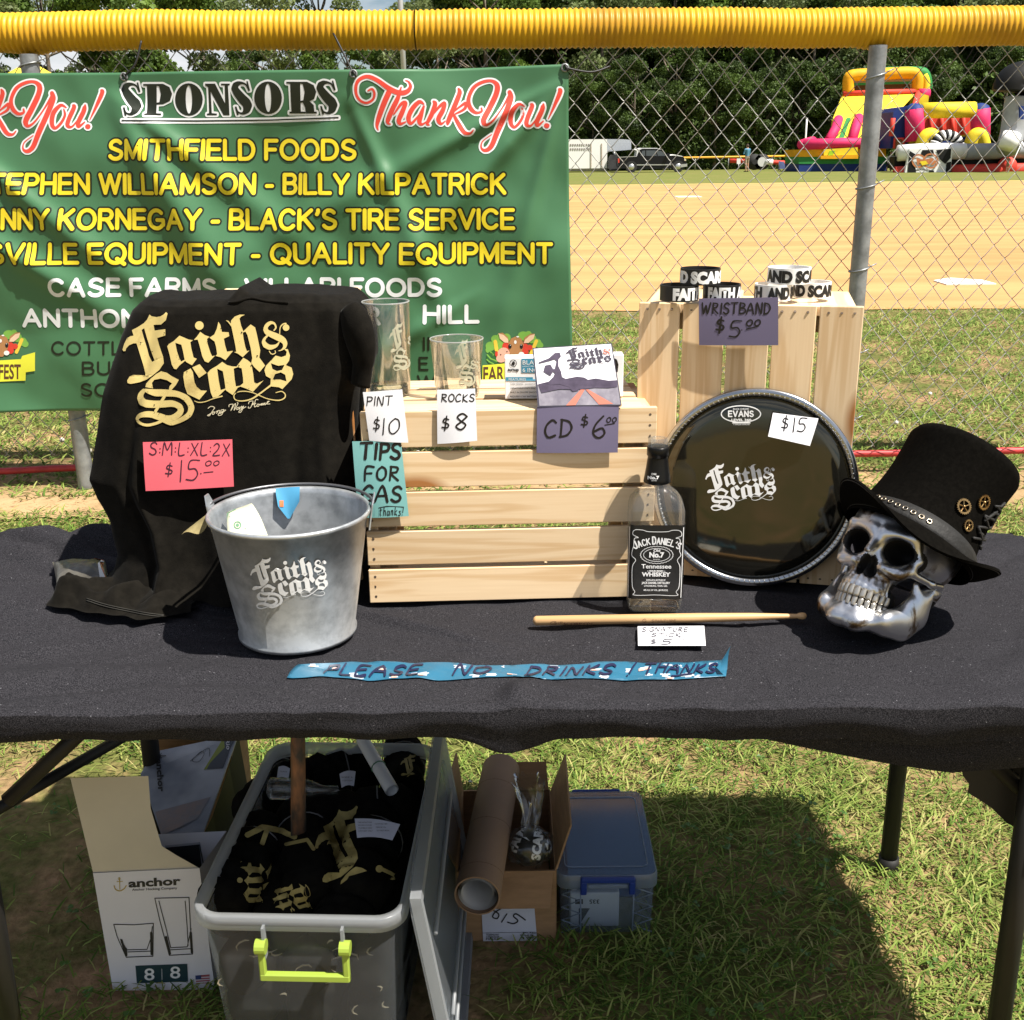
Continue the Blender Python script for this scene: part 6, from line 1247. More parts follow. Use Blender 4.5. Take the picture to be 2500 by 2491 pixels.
# ---- second box behind it, printed lid panel tilted towards us
o = thing('glassware_box', 'grey printed glassware box lying behind the white one, lid panel tilted up', 'box', (W(470, 2000, y=1.85).x, 1.85, 0))
A4 = [W(374, 1836, y=1.98), W(582, 1793, y=1.98), W(486, 2062, y=1.735), W(404, 2070, y=1.735), W(343, 1890, y=1.92)]
pm_ = M('print_photo', (.40, .42, .48), .35, col2=(.20, .22, .27), scale=9, detail=3)
b = B(); nn = Vector((0, .3, -.9)).normalized()*.004; V = A4+[p+nn for p in A4]; b.add(V, [(0, 1, 2, 3, 4), (5, 9, 8, 7, 6)]+[(i, 5+i, 5+(i+1) % 5, (i+1) % 5) for i in range(5)]); pl = fixn(b.build('lid_panel', pm_, o))
f2 = onto(pl)
decal('stripe', poly([C5(845, 100), C5(862, 100), C5(782, 250), C5(768, 252)]), f2, M('olive', (.22, .26, .03), .5, var=0), o, .0008)
decal('stripe', poly([C5(862, 100), C5(926, 88), C5(895, 150), C5(860, 245), C5(782, 250)]), f2, M('slate', (.05, .06, .08), .5, var=0), o, .0008)
decal('stripe', poly([C5(540, 450), C5(800, 380), C5(740, 480), C5(560, 560)]), f2, M('warm_blur', (.34, .26, .24), .4, col2=(.22, .24, .28), scale=30), o, .0007)
decal('lettering', xf(text('Rio', 0, 0, 24, 10, .2), *C5(872, 112), 1, 1, -1.45), f2, wb_m, o, .0014)
decal('lettering', xf(text('anchor', 0, 0, 78, 15, .8), *C5(545, 205), 1, 1, -1.50)+pen([C5(*p) for p in ((705, 212), (730, 190), (760, 165), (770, 180), (745, 215), (715, 205), (790, 150), (795, 190))], 1.2, 4)+pen([C5(560, 185), C5(590, 186)], 2)+pen([C5(*p) for p in ((570, 175), (558, 186), (570, 196))], 1.4), f2, kk, o, .0014)
b = B(); lo_ = [W(582, 1793, y=1.98), W(560, 1870, y=1.93), W(520, 1990, y=1.83), W(486, 2062, y=1.735)]; V = lo_+[Vector((p.x-.0+.012, p.y, max(0.0, p.z-.17))) for p in lo_]; b.add(V, [(i, i+1, 5+i, 4+i) for i in range(3)]); b.add([A4[3], A4[2], Vector((A4[2].x, A4[2].y, 0)), Vector((A4[3].x, A4[3].y, 0))], [(0, 1, 2, 3)])
b.build('side_wall', M('print_dark', (.014, .016, .02), .5, var=.1), o)  # near-black wall carries the painted shade of the open box interior
o = thing('cardboard_box', 'plain brown cardboard box glimpsed behind the tilted printed lid', 'box', (W(460, 1900, y=2.0).x, 2.05, 0)); p0 = W(372, 1800, y=2.02); p1 = W(560, 1800, y=2.02); z1 = W(400, 1770, y=2.02).z
b = B(); b.box(((p0.x+p1.x)/2, 2.09, z1/2), (p1.x-p0.x, .13, z1)); b.build('carton', kraft, o)
# ---- clear storage tub
milky = thin_glass('milky_plastic', (.84, .87, .89), .22, .35, (.50, .53, .57), .17); milky2 = thin_glass('milky_plastic_thick', (.70, .73, .74), .28, .8, (.52, .54, .57), .55)
tx, ty, tw, td, th_ = -.322, 1.64, .330, .52, .350
tub = thing('storage_tub', 'clear plastic storage tub with lime green handle, full of rolled black shirts', 'tub', (tx, ty, 0)); TB = MW[tub.name] @ Matrix.Rotation(R(-2.5), 4, 'Z'); MW[tub.name] = TB; tub.matrix_world = TB
def rr(w_, d, r, n=7):
    o_ = []
    for (cx, cy, a0_) in ((w_/2-r, d/2-r, 0), (-w_/2+r, d/2-r, 90), (-w_/2+r, -d/2+r, 180), (w_/2-r, -d/2+r, 270)): o_ += [(cx+r*math.cos(R(a0_+90*k/n)), cy+r*math.sin(R(a0_+90*k/n))) for k in range(n+1)]
    return o_
def loft(b, rings, closed_bottom=True):
    n = len(rings[0]); k = len(b.V); V = [v for r_ in rings for v in r_]; F = [(i*n+j, i*n+(j+1) % n, (i+1)*n+(j+1) % n, (i+1)*n+j) for i in range(len(rings)-1) for j in range(n)]
    if closed_bottom: F.append(tuple(range(n))[::-1])
    b.add(V, F)
R3 = lambda w_, d, r, z: [Vector((x, y, z)) for x, y in rr(w_, d, r)]
b = B(); loft(b, [R3(tw*.80, td*.86, .03, .003), R3(tw*.82, td*.88, .03, .02), R3(tw*.93, td*.95, .035, th_-.03)]); b.build('bin', milky, tub, True, TB)
b = B(); loft(b, [R3(tw*.93, td*.95, .035, th_-.026), R3(tw, td, .045, th_-.024), R3(tw, td, .045, th_-.002), R3(tw*.985, td*.99, .042, th_), R3(tw*.93, td*.95, .035, th_-.002), R3(tw*.925, td*.945, .034, th_-.02)], False); b.build('rim', milky2, tub, True, TB)
b = B()
for x in (-.048, .072):
    b.box((x, -td/2-.004, th_-.04), (.004, .012, .055))
b.build('handle_bracket', milky2, tub, False, TB)
lime = M('lime_plastic', (.27, .36, .05), .4, var=.04)
b = B(); yh = -td/2-.010; zt_ = th_-.050; zb = th_-.094
for s_ in (-1, 1):
    b.box((.012+s_*.064, yh, (zt_+zb)/2-.002), (.010, .010, zt_-zb+.018), bev=.002); b.tube([(.012+s_*.064-.008, yh, zt_+.006), (.012+s_*.064+.008, yh, zt_+.006)], .0115, 14)
b.box((.012, yh, zb-.004), (.138, .011, .013), bev=.002); b.build('handle', lime, tub, False, TB)
scr = M('leaf_scrap', (.26, .22, .15), .8, var=.2, scale=60); rs9 = random.Random(5); b = B()
for i in range(26):
    x, z = rs9.uniform(-.13, .13), rs9.uniform(.03, .29); a = rs9.uniform(0, 6); l = rs9.uniform(.006, .022); y = -td/2*(.86+.09*z/.35)-.002*0+.004; c = [TB @ Vector((x+l*math.cos(a+t)*(.5+.5*t/2), y, z+l*.7*math.sin(a+t))) for t in (0, .7, 1.4, 2.0, 2.6)]
    b.tube(c, [.0004, .0013, .0016, .0012, .0004], 4)
tag(b.build('wood_shavings', scr), 'pale dry shavings stuck between the shirts and the front wall of the tub', 'shavings', kind='stuff')
# lid leaning on its right side
lid = thing('tub_lid', 'clear plastic tub lid leaning upright against the right side of the tub', 'lid', (-.12, 1.64, 0))
def lidp(u, v, h=0.): # u along the length front to back, v up
    return Vector((lerp(-.108, -.163, v)+.006*u+h, lerp(1.385, 1.90, u), .004+.375*v))
def lidpan(u0, u1, v0, v1, h, th, mat, nm):
    b = B(); o_ = rr(1, 1, .09, 5); b.prism([(lerp(u0, u1, x+.5), lerp(v0, v1, y+.5)) for x, y in o_], lambda x, y: lidp(x, y, h), lambda x, y: lidp(x, y, h+th)); return fixn(b.build(nm, mat, lid))
lidpan(0, 1, 0, 1, 0, .003, thin_glass('lid_milky', (.80, .83, .85), .25, .8, (.50, .53, .57), .33), 'panel'); lidpan(.06, .94, .10, .90, .0045, .010, milky, 'raised_panel')
for (u0, u1, v0, v1) in ((0, 1, 0, .04), (0, 1, .96, 1), (.0, .03, .04, .96), (.97, 1, .04, .96)):
    b = B(); b.prism([(u0, v0), (u1, v0), (u1, v1), (u0, v1)], lambda x, y: lidp(x, y, .0035), lambda x, y: lidp(x, y, .020)); fixn(b.build('lip', milky2, lid))
for v_ in (.22, .30, .72): 
    b = B(); b.tube([lidp(t, v_, .020) for t in (.10, .4, .7, .90)], .0035, 6); b.build('rib', milky2, lid, True)
# shirts rolled up inside
roll_m = M('rolled_black_cotton', (.0065, .006, .005), .95, var=.3, scale=50, spec=.05); gold_d = M('gold_print')
rs = random.Random(12)
def roll(u, v, z, ang, L_, r, lab, print_=True, tiltz=0.):
    p = W(u, v, z=z); o_ = thing('rolled_shirt', lab, 'rolled shirt', (p.x, p.y, z), R(ang), 'rolled black shirts packed in the tub'); X = MW[o_.name]
    b = B(); n = 14; P_ = [Vector(((k/n-.5)*L_, .004*math.sin(k*1.7), .004*math.sin(k*2.3)+tiltz*(k/n-.5))) for k in range(n+1)]; rad = [r*(.55 if k in (0, n) else 1)*(1+.07*math.sin(k*2.1+u)) for k in range(n+1)]
    b.tube(P_, rad, 18); rl = b.build('roll', roll_m, o_, True, X)
    b = B(); b.tube([X @ (Vector((.02*math.cos(a)*0+L_*.18, (r*1.05)*math.cos(a), (r*1.05)*math.sin(a)))) for a in [2*PI*k/20 for k in range(20)]], .0014, 5, closed=True); b.build('rubber_band', M('band_grey', (.12, .12, .12), .5, var=0), o_, True)
    return o_, rl
rolls = []
for (u, v, z, a, L_, r, lab, pr_k) in ((604, 2110, .29, 82, .24, .043, 'rolled black shirt with gold print at the left front of the tub', 1), (745, 2080, .29, 104, .27, .046, 'rolled black shirt with gold print in the middle front of the tub', 1), (900, 2090, .285, 86, .24, .050, 'rolled black shirt showing a gold letter F at the right front of the tub', 1), (672, 1925, .27, 78, .20, .045, 'rolled black shirt under the small glass bottle in the tub', 0), (800, 1900, .285, 20, .20, .048, 'rolled black shirt with a white tag behind the stick in the tub', 0), (985, 1880, .30, 95, .20, .040, 'rolled black shirt standing highest at the back right of the tub', 1), (870, 1985, .30, 8, .22, .042, 'rolled black shirt with a wide printed care tag in the tub', 0), (590, 2170, .262, 88, .18, .034, 'rolled black shirt in the front left corner of the tub', 0), (700, 2190, .25, 92, .20, .050, 'rolled black shirt lowest at the front of the tub', 0), (850, 2195, .25, 88, .20, .050, 'rolled black shirt beneath the gold letter F one', 0)):
    rolls.append(roll(u, v, z, a, L_, r, lab)+(pr_k,))
fr = onto(*[r_[1] for r_ in rolls])
for zz in (.045, .125, .20):
    for i, xx in enumerate((-.095, .0, .095)):
        P_ = TB @ Vector((xx*(.88+zz), -.02, zz)); o_ = thing('rolled_shirt', f'rolled black shirt seen through the tub wall, {["bottom", "middle", "upper"][int(zz*12)]} layer, {["left", "centre", "right"][i]} one', 'rolled shirt', tuple(P_), R(87.5), 'rolled black shirts packed in the tub'); b = B(); n = 10; b.tube([Vector(((k/n-.5)*.41, .004*math.sin(k+i), .003*math.sin(k*2))) for k in range(n+1)], [.045*(.6 if k in (0, n) else 1)*(1+.06*math.sin(k*2+i)) for k in range(n+1)], 14); b.build('roll', roll_m, o_, True, MW[o_.name])
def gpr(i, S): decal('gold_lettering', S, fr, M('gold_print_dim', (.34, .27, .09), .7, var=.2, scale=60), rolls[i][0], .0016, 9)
def bcut(x0, x1, y0, y1, X, Y, w_, rot=0.):
    S = [(p, z) for p, z in BAND if x0 <= sum(a for a, b_ in p)/len(p) <= x1 and y0 <= sum(b_ for a, b_ in p)/len(p) <= y1]
    return xf([([(a-x0, b_-y0) for a, b_ in p], z) for p, z in S], X, Y, w_, w_, rot)
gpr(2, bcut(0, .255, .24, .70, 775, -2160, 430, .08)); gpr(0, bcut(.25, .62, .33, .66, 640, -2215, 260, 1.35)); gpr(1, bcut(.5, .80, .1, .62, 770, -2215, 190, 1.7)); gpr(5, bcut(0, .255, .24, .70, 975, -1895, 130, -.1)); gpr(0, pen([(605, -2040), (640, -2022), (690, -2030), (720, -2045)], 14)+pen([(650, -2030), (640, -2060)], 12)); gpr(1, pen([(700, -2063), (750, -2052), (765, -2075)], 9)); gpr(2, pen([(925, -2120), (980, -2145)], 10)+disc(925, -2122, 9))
pw_ = M('tag_white', (.55, .56, .64), .7, var=.02)
def ctag(q, z0, z1, lab, txt):
    Cc = [W(*q[0], z=z1), W(*q[1], z=z1), W(*q[2], z=z0), W(*q[3], z=z0)]
    b = B(); b.sheet(lambda u, v: Cc[0].lerp(Cc[1], u).lerp(Cc[3].lerp(Cc[2], u), v)+Vector((0, 0, .004*math.sin(PI*u))), 6, 3, .0004); t = fixn(b.build('clothing_tag', pw_, None)); tag(t, lab, 'tag')
    f = onto(t); decal('writing', sum([text(s, x, y, w_, 3.2) for s, x, y, w_ in txt], []), f, kk, t, .0005)
ctag([(866, 1999), (977, 2013), (958, 2052), (872, 2046)], .338, .350, 'wide white folded care tag on a rolled shirt in the tub', [('CARE INSTRUCTIONS', 874, -2010, 34), ('WASH COLD', 874, -2017, 34), ('TUMBLE DRY', 875, -2024, 34), ('LOW HEAT ONLY', 876, -2031, 34), ('COTTON 100', 915, -2014, 30), ('MADE IN', 918, -2022, 24), ('DO NOT IRON', 920, -2030, 30)])
ctag([(829, 1890), (868, 1884), (864, 1920), (834, 1924)], .342, .350, 'small white brand tag left of the rolled paper in the tub', [('SIZE L', 834, -1900, 28), ('COTTON', 836, -1908, 24)])
ctag([(680, 1873), (708, 1877), (704, 1903), (676, 1900)], .335, .342, 'small white tag just left of the wooden stick', [('TAG', 684, -1886, 16)])
b = B(); p0, p1 = W(729, 2052, z=.315), W(727, 1770, z=.545); b.tube([p0, p0.lerp(p1, .5), p1+(p1-p0)*.3], [.0135, .0125, .0120], 14); tag(b.build('wooden_stick', M('weathered_handle', (.30, .13, .055), .7, col2=(.05, .04, .03), scale=22, stretch=(1, 1, .35), c2pos=(.42, .60), bump=.3), None, True), 'weathered brown wooden pole standing in the storage tub', 'pole')
b = B(); p0, p1 = W(957, 1930, z=.355), W(885, 1806, z=.385); b.tube([p0, p1], .0125, 16, cap=False); b.tube([p0, p1], .0108, 16, cap=False); rp = b.build('paper_roll', M('paper_white', (.62, .63, .64), .6, var=.02), None, True); tag(rp, 'white rolled paper with a green rubber band lying on the shirts', 'paper roll')
b = B(); pm2 = p0.lerp(p1, .45); dd = (p1-p0).normalized(); e1 = dd.orthogonal().normalized(); e2 = dd.cross(e1); b.tube([pm2+(e1*math.cos(a)+e2*math.sin(a))*.0132 for a in [2*PI*k/16 for k in range(16)]], .0012, 5, closed=True); b.build('rubber_band', M('green_rubber', (.05, .14, .08), .5, var=0), rp, True)
p0, p1 = W(655, 1925, z=.345), W(826, 1930, z=.345); ax = (p1-p0); ez = ax.normalized(); ex = Vector((0, 0, 1)); ex = (ex-ez*ex.dot(ez)).normalized(); ey = ez.cross(ex); XB = Matrix.Translation(p0) @ Matrix((ex, ey, ez)).transposed().to_4x4(); Lb = ax.length
b = B(); b.lathe([(0, 0), (.016, .001), (.020, .006), (.020, Lb*.45), (.016, Lb*.62), (.009, Lb*.76), (.008, Lb*.82)]+[(.0092 if k % 2 else .0076, Lb*(.84+.028*k)) for k in range(6)]+[(.0075, Lb)], 24, X=XB.to_3x3(), c=p0); tag(b.build('miniature_bottle', glass, None, True), 'small empty glass bottle lying on the shirts in the tub', 'bottle')
# ---- cardboard box with tube and bagged wristbands
bx0, bx1, by0, by1, bzh = -.112, .075, 1.755, 2.03, .156
cb = thing('cardboard_box', 'small brown shipping box with open flaps and a white label', 'box', ((bx0+bx1)/2, 1.88, 0))
b = B()
for c, d in ((((bx0+bx1)/2, by0, bzh/2), (bx1-bx0, .004, bzh)), (((bx0+bx1)/2, by1, bzh/2), (bx1-bx0, .004, bzh)), ((bx0, (by0+by1)/2, bzh/2), (.004, by1-by0-.008, bzh)), ((bx1, (by0+by1)/2, bzh/2), (.004, by1-by0-.008, bzh)), (((bx0+bx1)/2, (by0+by1)/2, .006), (bx1-bx0-.01, by1-by0-.01, .004))): b.box(c, d)
b.build('carton', kraft, cb)
def flap(P4):
    b = B(); P4 = [Vector(p) for p in P4]; n = (P4[1]-P4[0]).cross(P4[3]-P4[0]).normalized()*.0035; b.add(P4+[p+n for p in P4], [(0, 1, 2, 3), (7, 6, 5, 4), (0, 4, 5, 1), (1, 5, 6, 2), (2, 6, 7, 3), (3, 7, 4, 0)]); fixn(b.build('flap', kraft, cb))
flap([(bx1, by0+.004, bzh), (bx1, by1-.004, bzh), (bx1+.030, by1, bzh+.085), (bx1+.028, by0+.02, bzh+.085)])
flap([(bx0, by0+.004, bzh), (bx0, by1-.004, bzh), (bx0-.012, by1, bzh+.090), (bx0-.040, by0+.02, bzh+.080)])
flap([(bx0+.05, by0, bzh), (bx1-.004, by0, bzh), (bx1-.012, by0-.045, bzh-.050), (bx0+.05, by0-.045, bzh-.050)])
flap([(bx0+.06, by1, bzh), (bx1-.004, by1, bzh), (bx1-.008, by1+.03, bzh+.05), (bx0+.06, by1+.03, bzh+.05)])
lq = [W(1174, 2186, y=by0-.004), W(1302, 2186, y=by0-.004), W(1312, 2304, y=by0-.004), W(1180, 2306, y=by0-.004)]
b = B(); b.add(lq+[p+Vector((0, .0008, 0)) for p in lq], [(0, 3, 2, 1), (4, 5, 6, 7), (0, 1, 5, 4), (1, 2, 6, 5), (2, 3, 7, 6), (3, 0, 4, 7)]); b.build('shipping_label', pw_, cb)
C6 = lambda x, y: (x/2.76+1000, -(y/2.76+1750)); f3 = lambda x, y, h=0.: W(x, -y, y=by0-.0045-h)
decal('writing', pen([C6(*p) for p in ((620, 1290), (575, 1270), (560, 1300), (600, 1330), (590, 1360), (560, 1350), (575, 1320), (630, 1285))], 3.4, 4)+pen([C6(655, 1330), C6(620, 1385)], 3)+pen([C6(*p) for p in ((780, 1370), (720, 1330), (700, 1345), (730, 1375), (700, 1395), (660, 1385))], 3.4, 4)+text('h & Scars', *C6(640, 1232), 34, 6, .4)+text('ighway Ride', *C6(630, 1256), 36, 5, .2)+sum([text(s, *C6(*p), 32, 4, .1) for s, p in (('TC00045A447', (515, 1475)), ('CTNR/SHIP', (515, 1490)), ('FINAL', (515, 1504)), ('PACKED', (765, 1462)), ('06:20 05 PM', (745, 1478)), ('2  of 2', (750, 1492)))], [])+pen([C6(490, 1458), C6(840, 1452)], .8), f3, kk, cb, .0006)
tb0, tb1 = W(1165, 2188, z=.203), W(1223, 1880, z=.215)
tu = thing('mailing_tube', 'kraft cardboard tube with white posters rolled inside, leaning out of the box', 'tube', tuple(tb0)); dv = (tb1-tb0).normalized(); e1 = Vector((1, 0, 0)); e1 = (e1-dv*e1.dot(dv)).normalized(); e2 = dv.cross(e1); RT = .0405
b = B(); K = 40; V = []; 
for (p, r_) in ((tb0, RT-.0028), (tb0, RT), (tb1, RT*.97), (tb1, RT*.97-.0028), (tb0+dv*.002, RT-.0030)): V += [p+(e1*math.cos(a)+e2*math.sin(a))*r_ for a in [2*PI*k/K for k in range(K)]]
b.add(V, [(i*K+k, i*K+(k+1) % K, (i+1)*K+(k+1) % K, (i+1)*K+k) for i in range(4) for k in range(K)]); to = b.build('tube_wall', M('kraft_tube', (.25, .155, .095), .75, var=.06, scale=8), tu, True); to.data.set_sharp_from_angle(angle=R(40))
b = B(); b.add([tb1-dv*.002+(e1*math.cos(a)+e2*math.sin(a))*(RT*.96) for a in [2*PI*k/K for k in range(K)]], [tuple(range(K))]); b.build('end_cap', kraft, tu)
for t in (.14, .48, .80):
    b = B(); b.tube([tb0.lerp(tb1, t+.035*math.sin(a))+(e1*math.cos(a)+e2*math.sin(a))*(RT*(1-.03*t)+.0001) for a in [2*PI*k/30 for k in range(30)]], .0004, 4, closed=True); b.build('spiral_seam', kraft_in, tu, True)
b = B(); P_ = []
for k in range(90):
    a = k*.22; r_ = RT-.0045-.00009*k; P_.append((a, r_))
V = [tb0+dv*(.006)+(e1*math.cos(a)+e2*math.sin(a))*r_ for a, r_ in P_]+[tb0+dv*.16+(e1*math.cos(a)+e2*math.sin(a))*r_ for a, r_ in P_]; b.add(V, [(k, k+1, 91+k, 90+k) for k in range(89)]); b.build('rolled_poster', M('poster_paper', (.55, .54, .52), .6, var=.02), tu, True)
b = B(); b.add([tb0+dv*.10+(e1*math.cos(a)+e2*math.sin(a))*(RT-.012) for a in [2*PI*k/K for k in range(K)]], [tuple(range(K))]); b.build('inner_poster', M('poster_paper'), tu)
# bag
bc = W(1293, 2068, z=.19); bag = thing('wristband_bag', 'clear plastic bag of black lettered wristbands in the shipping box', 'plastic bag', tuple(bc))
filmp = thin_glass('bag_film', (.95, .96, .96), .10, 1.2, (.6, .6, .6), .03)
b = B()
def bagf(u, v):
    a = 2*PI*u; t = v
    if t < .55: s_ = t/.55; r_ = .046*math.sin(PI*(.08+.84*s_))**.7; c = bc+Vector((0, .0, -.035+.075*s_))
    else: s_ = (t-.55)/.45; r_ = lerp(.014, .030, s_**2)+.004*math.sin(a*5+s_*3); c = bc+Vector((.004*math.sin(s_*4), .045*s_, .042+.075*s_))
    r_ *= 1+.16*vn(math.cos(a)*2.5, math.sin(a)*2.5, t*7); return c+Vector((r_*math.cos(a), r_*math.sin(a)*.9, .006*vn(a*3, t*9)))
b.grid(bagf, 46, 40, True); b.build('film', filmp, bag, True)
for i, (rx_, ry_, r_, k) in enumerate(((20, 30, .030, 0), (-35, 12, .031, 1), (60, -20, .029, 2), (5, 70, .028, 3))):
    X = Matrix.Translation(bc+Vector((-.004+.003*i, -.002*i, -.003))) @ Matrix.Rotation(R(rx_), 4, 'X') @ Matrix.Rotation(R(ry_), 4, 'Y'); b = B(); b.lathe([(r_-.001, -.006), (r_, -.006), (r_, .006), (r_-.001, .006), (r_-.001, -.006)], 30); b.build('band', rb, bag, True, X)
b = B(); b.lathe([(0, -.034), (.020, -.029), (.032, -.010), (.034, .008), (.022, .027), (0, .033)], 24, c=bc); ball = b.build('band_bundle', rb, bag, True)
fbl = onto(ball)
decal('lettering', xf(text('FAITH', 0, 0, 66, 22, 1.4), 1262, -2080, 1, 1, 1.25)+xf(text('SCARS', 0, 0, 80, 20, 1.4), 1316, -2098, 1, 1, 1.45)+xf(text('AND', 0, 0, 40, 14, 1), 1335, -2075, 1, 1, .8), fbl, white_ink, bag, .0022, 8)
b = B(); b.grid(lambda u, v: Vector((bx0+.02+.03*u+.006*vn(u*5, v*5), by1-.06-.02*v, bzh+.02+.06*v+.01*vn(u*6, v*7))), 8, 10); b.build('loose_film', filmp, bag, True)
# ---- small blue lidded box
sx0, sx1, sy0, sy1, sh = W(1364, 2290, y=1.762).x, W(1597, 2290, y=1.762).x, 1.762, 2.045, .140; sc_x = (sx0+sx1)/2; sw = sx1-sx0; sdp = sy1-sy0
sb = thing('lidded_box', 'small clear plastic box with blue latches and zigzag ribs on the grass', 'box', (sc_x, (sy0+sy1)/2, 0)); SB = MW[sb.name]
clearb = thin_glass('clear_blue_plastic', (.80, .87, .95), .10, 1.2, (.55, .62, .72), .16); clear2 = thin_glass('clear_plastic_rim', (.72, .80, .90), .15, 1.2, (.50, .58, .70), .40)
b = B(); loft(b, [R3(sw*.94, sdp*.95, .012, .004), R3(sw*.98, sdp*.985, .014, sh-.02)]); b.build('bin', clearb, sb, True, SB)
b = B(); loft(b, [R3(sw*1.0, sdp*1.0, .018, sh-.030), R3(sw*1.04, sdp*1.03, .020, sh-.028), R3(sw*1.04, sdp*1.03, .020, sh-.006), R3(sw*1.01, sdp*1.01, .018, sh)], False); b.build('lid_rim', clear2, sb, True, SB)
b = B(); b.prism(rr(sw*1.0, sdp*1.0, .018), lambda x, y: (x, y, sh), lambda x, y: (x, y, sh-.003)); fixn(b.build('lid', thin_glass('lid_plastic', (.78, .85, .94), .08, 2.4, (.30, .40, .56), .28), sb, False, SB))
b = B(); o_ = R3(sw*.86, sdp*.84, .012, sh+.0012); b.tube(o_, .0012, 5, closed=True); b.build('lid_ridge', clear2, sb, True, SB)
royal = M('royal_blue_plastic', (.012, .035, .20), .35, var=.03)
for s_ in (-1, 1):
    y = s_*(sdp/2*1.03+.004); b = B(); b.box((0, y, sh-.006), (.104, .010, .012), bev=.003)
    for q_ in (-1, 1): b.box((q_*.046, y, sh-.024), (.012, .008, .028), bev=.002)
    b.build('latch', royal, sb, False, SB)
    b = B(); b.box((0, y, sh-.020), (.076, .006, .009), bev=.002); b.build('grip', clear2, sb, False, SB)
for s_ in (-1, 1):
    xs = [s_*sw*.47, s_*sw*.28]; zs = [.008+i*.0145 for i in range(8)]
    b = B(); b.tube([(xs[i % 2], -sdp/2*.975-.0015, z) for i, z in enumerate(zs)], .0018, 5); b.tube([(s_*sw*.27, -sdp/2*.97-.002, .004), (s_*sw*.275, -sdp/2*.985-.002, sh-.03)], .0016, 5); b.build('rib', clear2, sb, True, SB)
w0 = thing('supply_box', 'white and slate carton printed 335 upside down inside the clear box', 'box', (sc_x-.03, sy0+.06, .006)); a_, c_ = W(1392, 2279, y=sy0+.02), W(1512, 2190, y=sy0+.02)
b = B(); b.box(((a_.x+c_.x)/2, sy0+.055, .045), (c_.x-a_.x, .07, .078), bev=.002); wbx = b.build('carton', M('white_carton'), w0); fw = onto(wbx)
decal('printing', poly([C6(1140, 1290), C6(1215, 1290), C6(1140, 1410)]), fw, M('slate'), w0, .0006); decal('printing', xf(text('335', 0, 0, 24, 10, .3), *C6(1278, 1232), 1, 1, PI)+[([C6(*p) for p in [(1115, 1228), (1168, 1228), (1168, 1262), (1115, 1262)]][::-1], 0)], fw, kk, w0, .0006)
bb3 = thing('blue_pouch', 'folded blue cloth pouches stored in the clear box under its lid', 'pouch', (sc_x+.03, 1.92, .03)); b = B(); b.box((sc_x+.040, 1.93, .055), (.075, .15, .09), bev=.01); b.build('pouch', M('blue_cloth', (.04, .09, .24), .8, var=.3, scale=25), bb3)
bb4 = thing('grey_pouch', 'crumpled grey plastic pouch stored at the left of the clear box', 'pouch', (sc_x-.04, 1.95, .03)); b = B(); b.grid(lambda u, v: Vector((sc_x-.080+.075*u, 1.86+.15*v, .05+.05*math.sin(PI*u)*math.sin(PI*v)+.012*vn(u*5, v*5))), 14, 14); b.build('pouch', M('grey_pouch_plastic', (.10, .12, .15), .4, var=.4, scale=30, bump=.4), bb4, True)
# ================================================================ far side of the field
def vinyl(n, c): return M('vinyl_'+n, c, .6, var=.10, scale=1.4, coat=0., spec=.25)
vy, vr, vp, vg, vb, vo = vinyl('yellow', (.72, .55, .03)), vinyl('red', (.62, .06, .04)), vinyl('pink', (.62, .03, .12)), vinyl('green', (.03, .20, .05)), vinyl('blue', (.015, .035, .16)), vinyl('orange', (.72, .34, .01))
vw, vk, vgr = vinyl('white', (.75, .75, .74)), vinyl('black', (.008, .008, .008)), vinyl('grey', (.30, .31, .33))
def FX(u, y): return W(u, 400, y=y).x
def FZ(v, y): return W(1250+0, v+0, y=y).z
def P3_(u, v, y): return W(u, v, y=y)
def slab(nm, mat, par, pts, y0, y1, T_=None):
    """outline in photo pixels on the plane y0, carried back to y1 unchanged in size"""
    b = B(); q = [(P3_(u, v, y0).x, P3_(u, v, y0).z) for u, v in pts]; b.prism(q, lambda x, z: (x, y0, max(z, 0.02)), lambda x, z: (x, y1, max(z, 0.02))); return fixn(b.build(nm, mat, par))
def sau(nm, mat, par, p, r, n=12, sm=5):
    b = B(); b.tube([Vector(q) for q in (smoothp([tuple(a) for a in p], sm) if len(p) > 2 else p)], r, n); return b.build(nm, mat, par, True)
# ---- tall slide
Q = lambda x, y: (1930+x/3.39, 150+y/3.39)
Y0 = 80.0
sl = thing('inflatable_slide', 'tall yellow and pink inflatable slide with a green and blue base', 'inflatable slide', (FX(2060, Y0), Y0, 0))
slab('base_band', vb, sl, [Q(68, 850), Q(790, 850), Q(790, 945), Q(66, 945)], Y0, Y0+4); slab('base_band', vg, sl, [Q(68, 792), Q(790, 788), Q(790, 849), Q(68, 849)], Y0-.03, Y0+4); slab('base_band', vo, sl, [Q(68, 732), Q(790, 722), Q(790, 787), Q(68, 791)], Y0-.06, Y0+4)
slab('front_panel', vy, sl, [Q(276, 728), Q(556, 712), Q(556, 775), Q(276, 780)], Y0-.30, Y0-.07); slab('front_panel', vinyl('lime', (.30, .55, .03)), sl, [Q(325, 742), Q(372, 740), Q(350, 778), Q(310, 780)], Y0-.36, Y0-.31)
slab('entry_step', vo, sl, [Q(250, 782), Q(560, 776), Q(560, 806), Q(250, 808)], Y0-.5, Y0-.05)
pt = lambda x, y, Y: P3_(*Q(x, y), Y)
sau('bumper_tube', vp, sl, [pt(100, 690, Y0), pt(450, 678, Y0), pt(790, 680, Y0)], .36, 16, 1)
sau('bumper_end', vp, sl, [pt(96, 690, Y0-.05), pt(180, 664, Y0+2.5)], .36, 14)
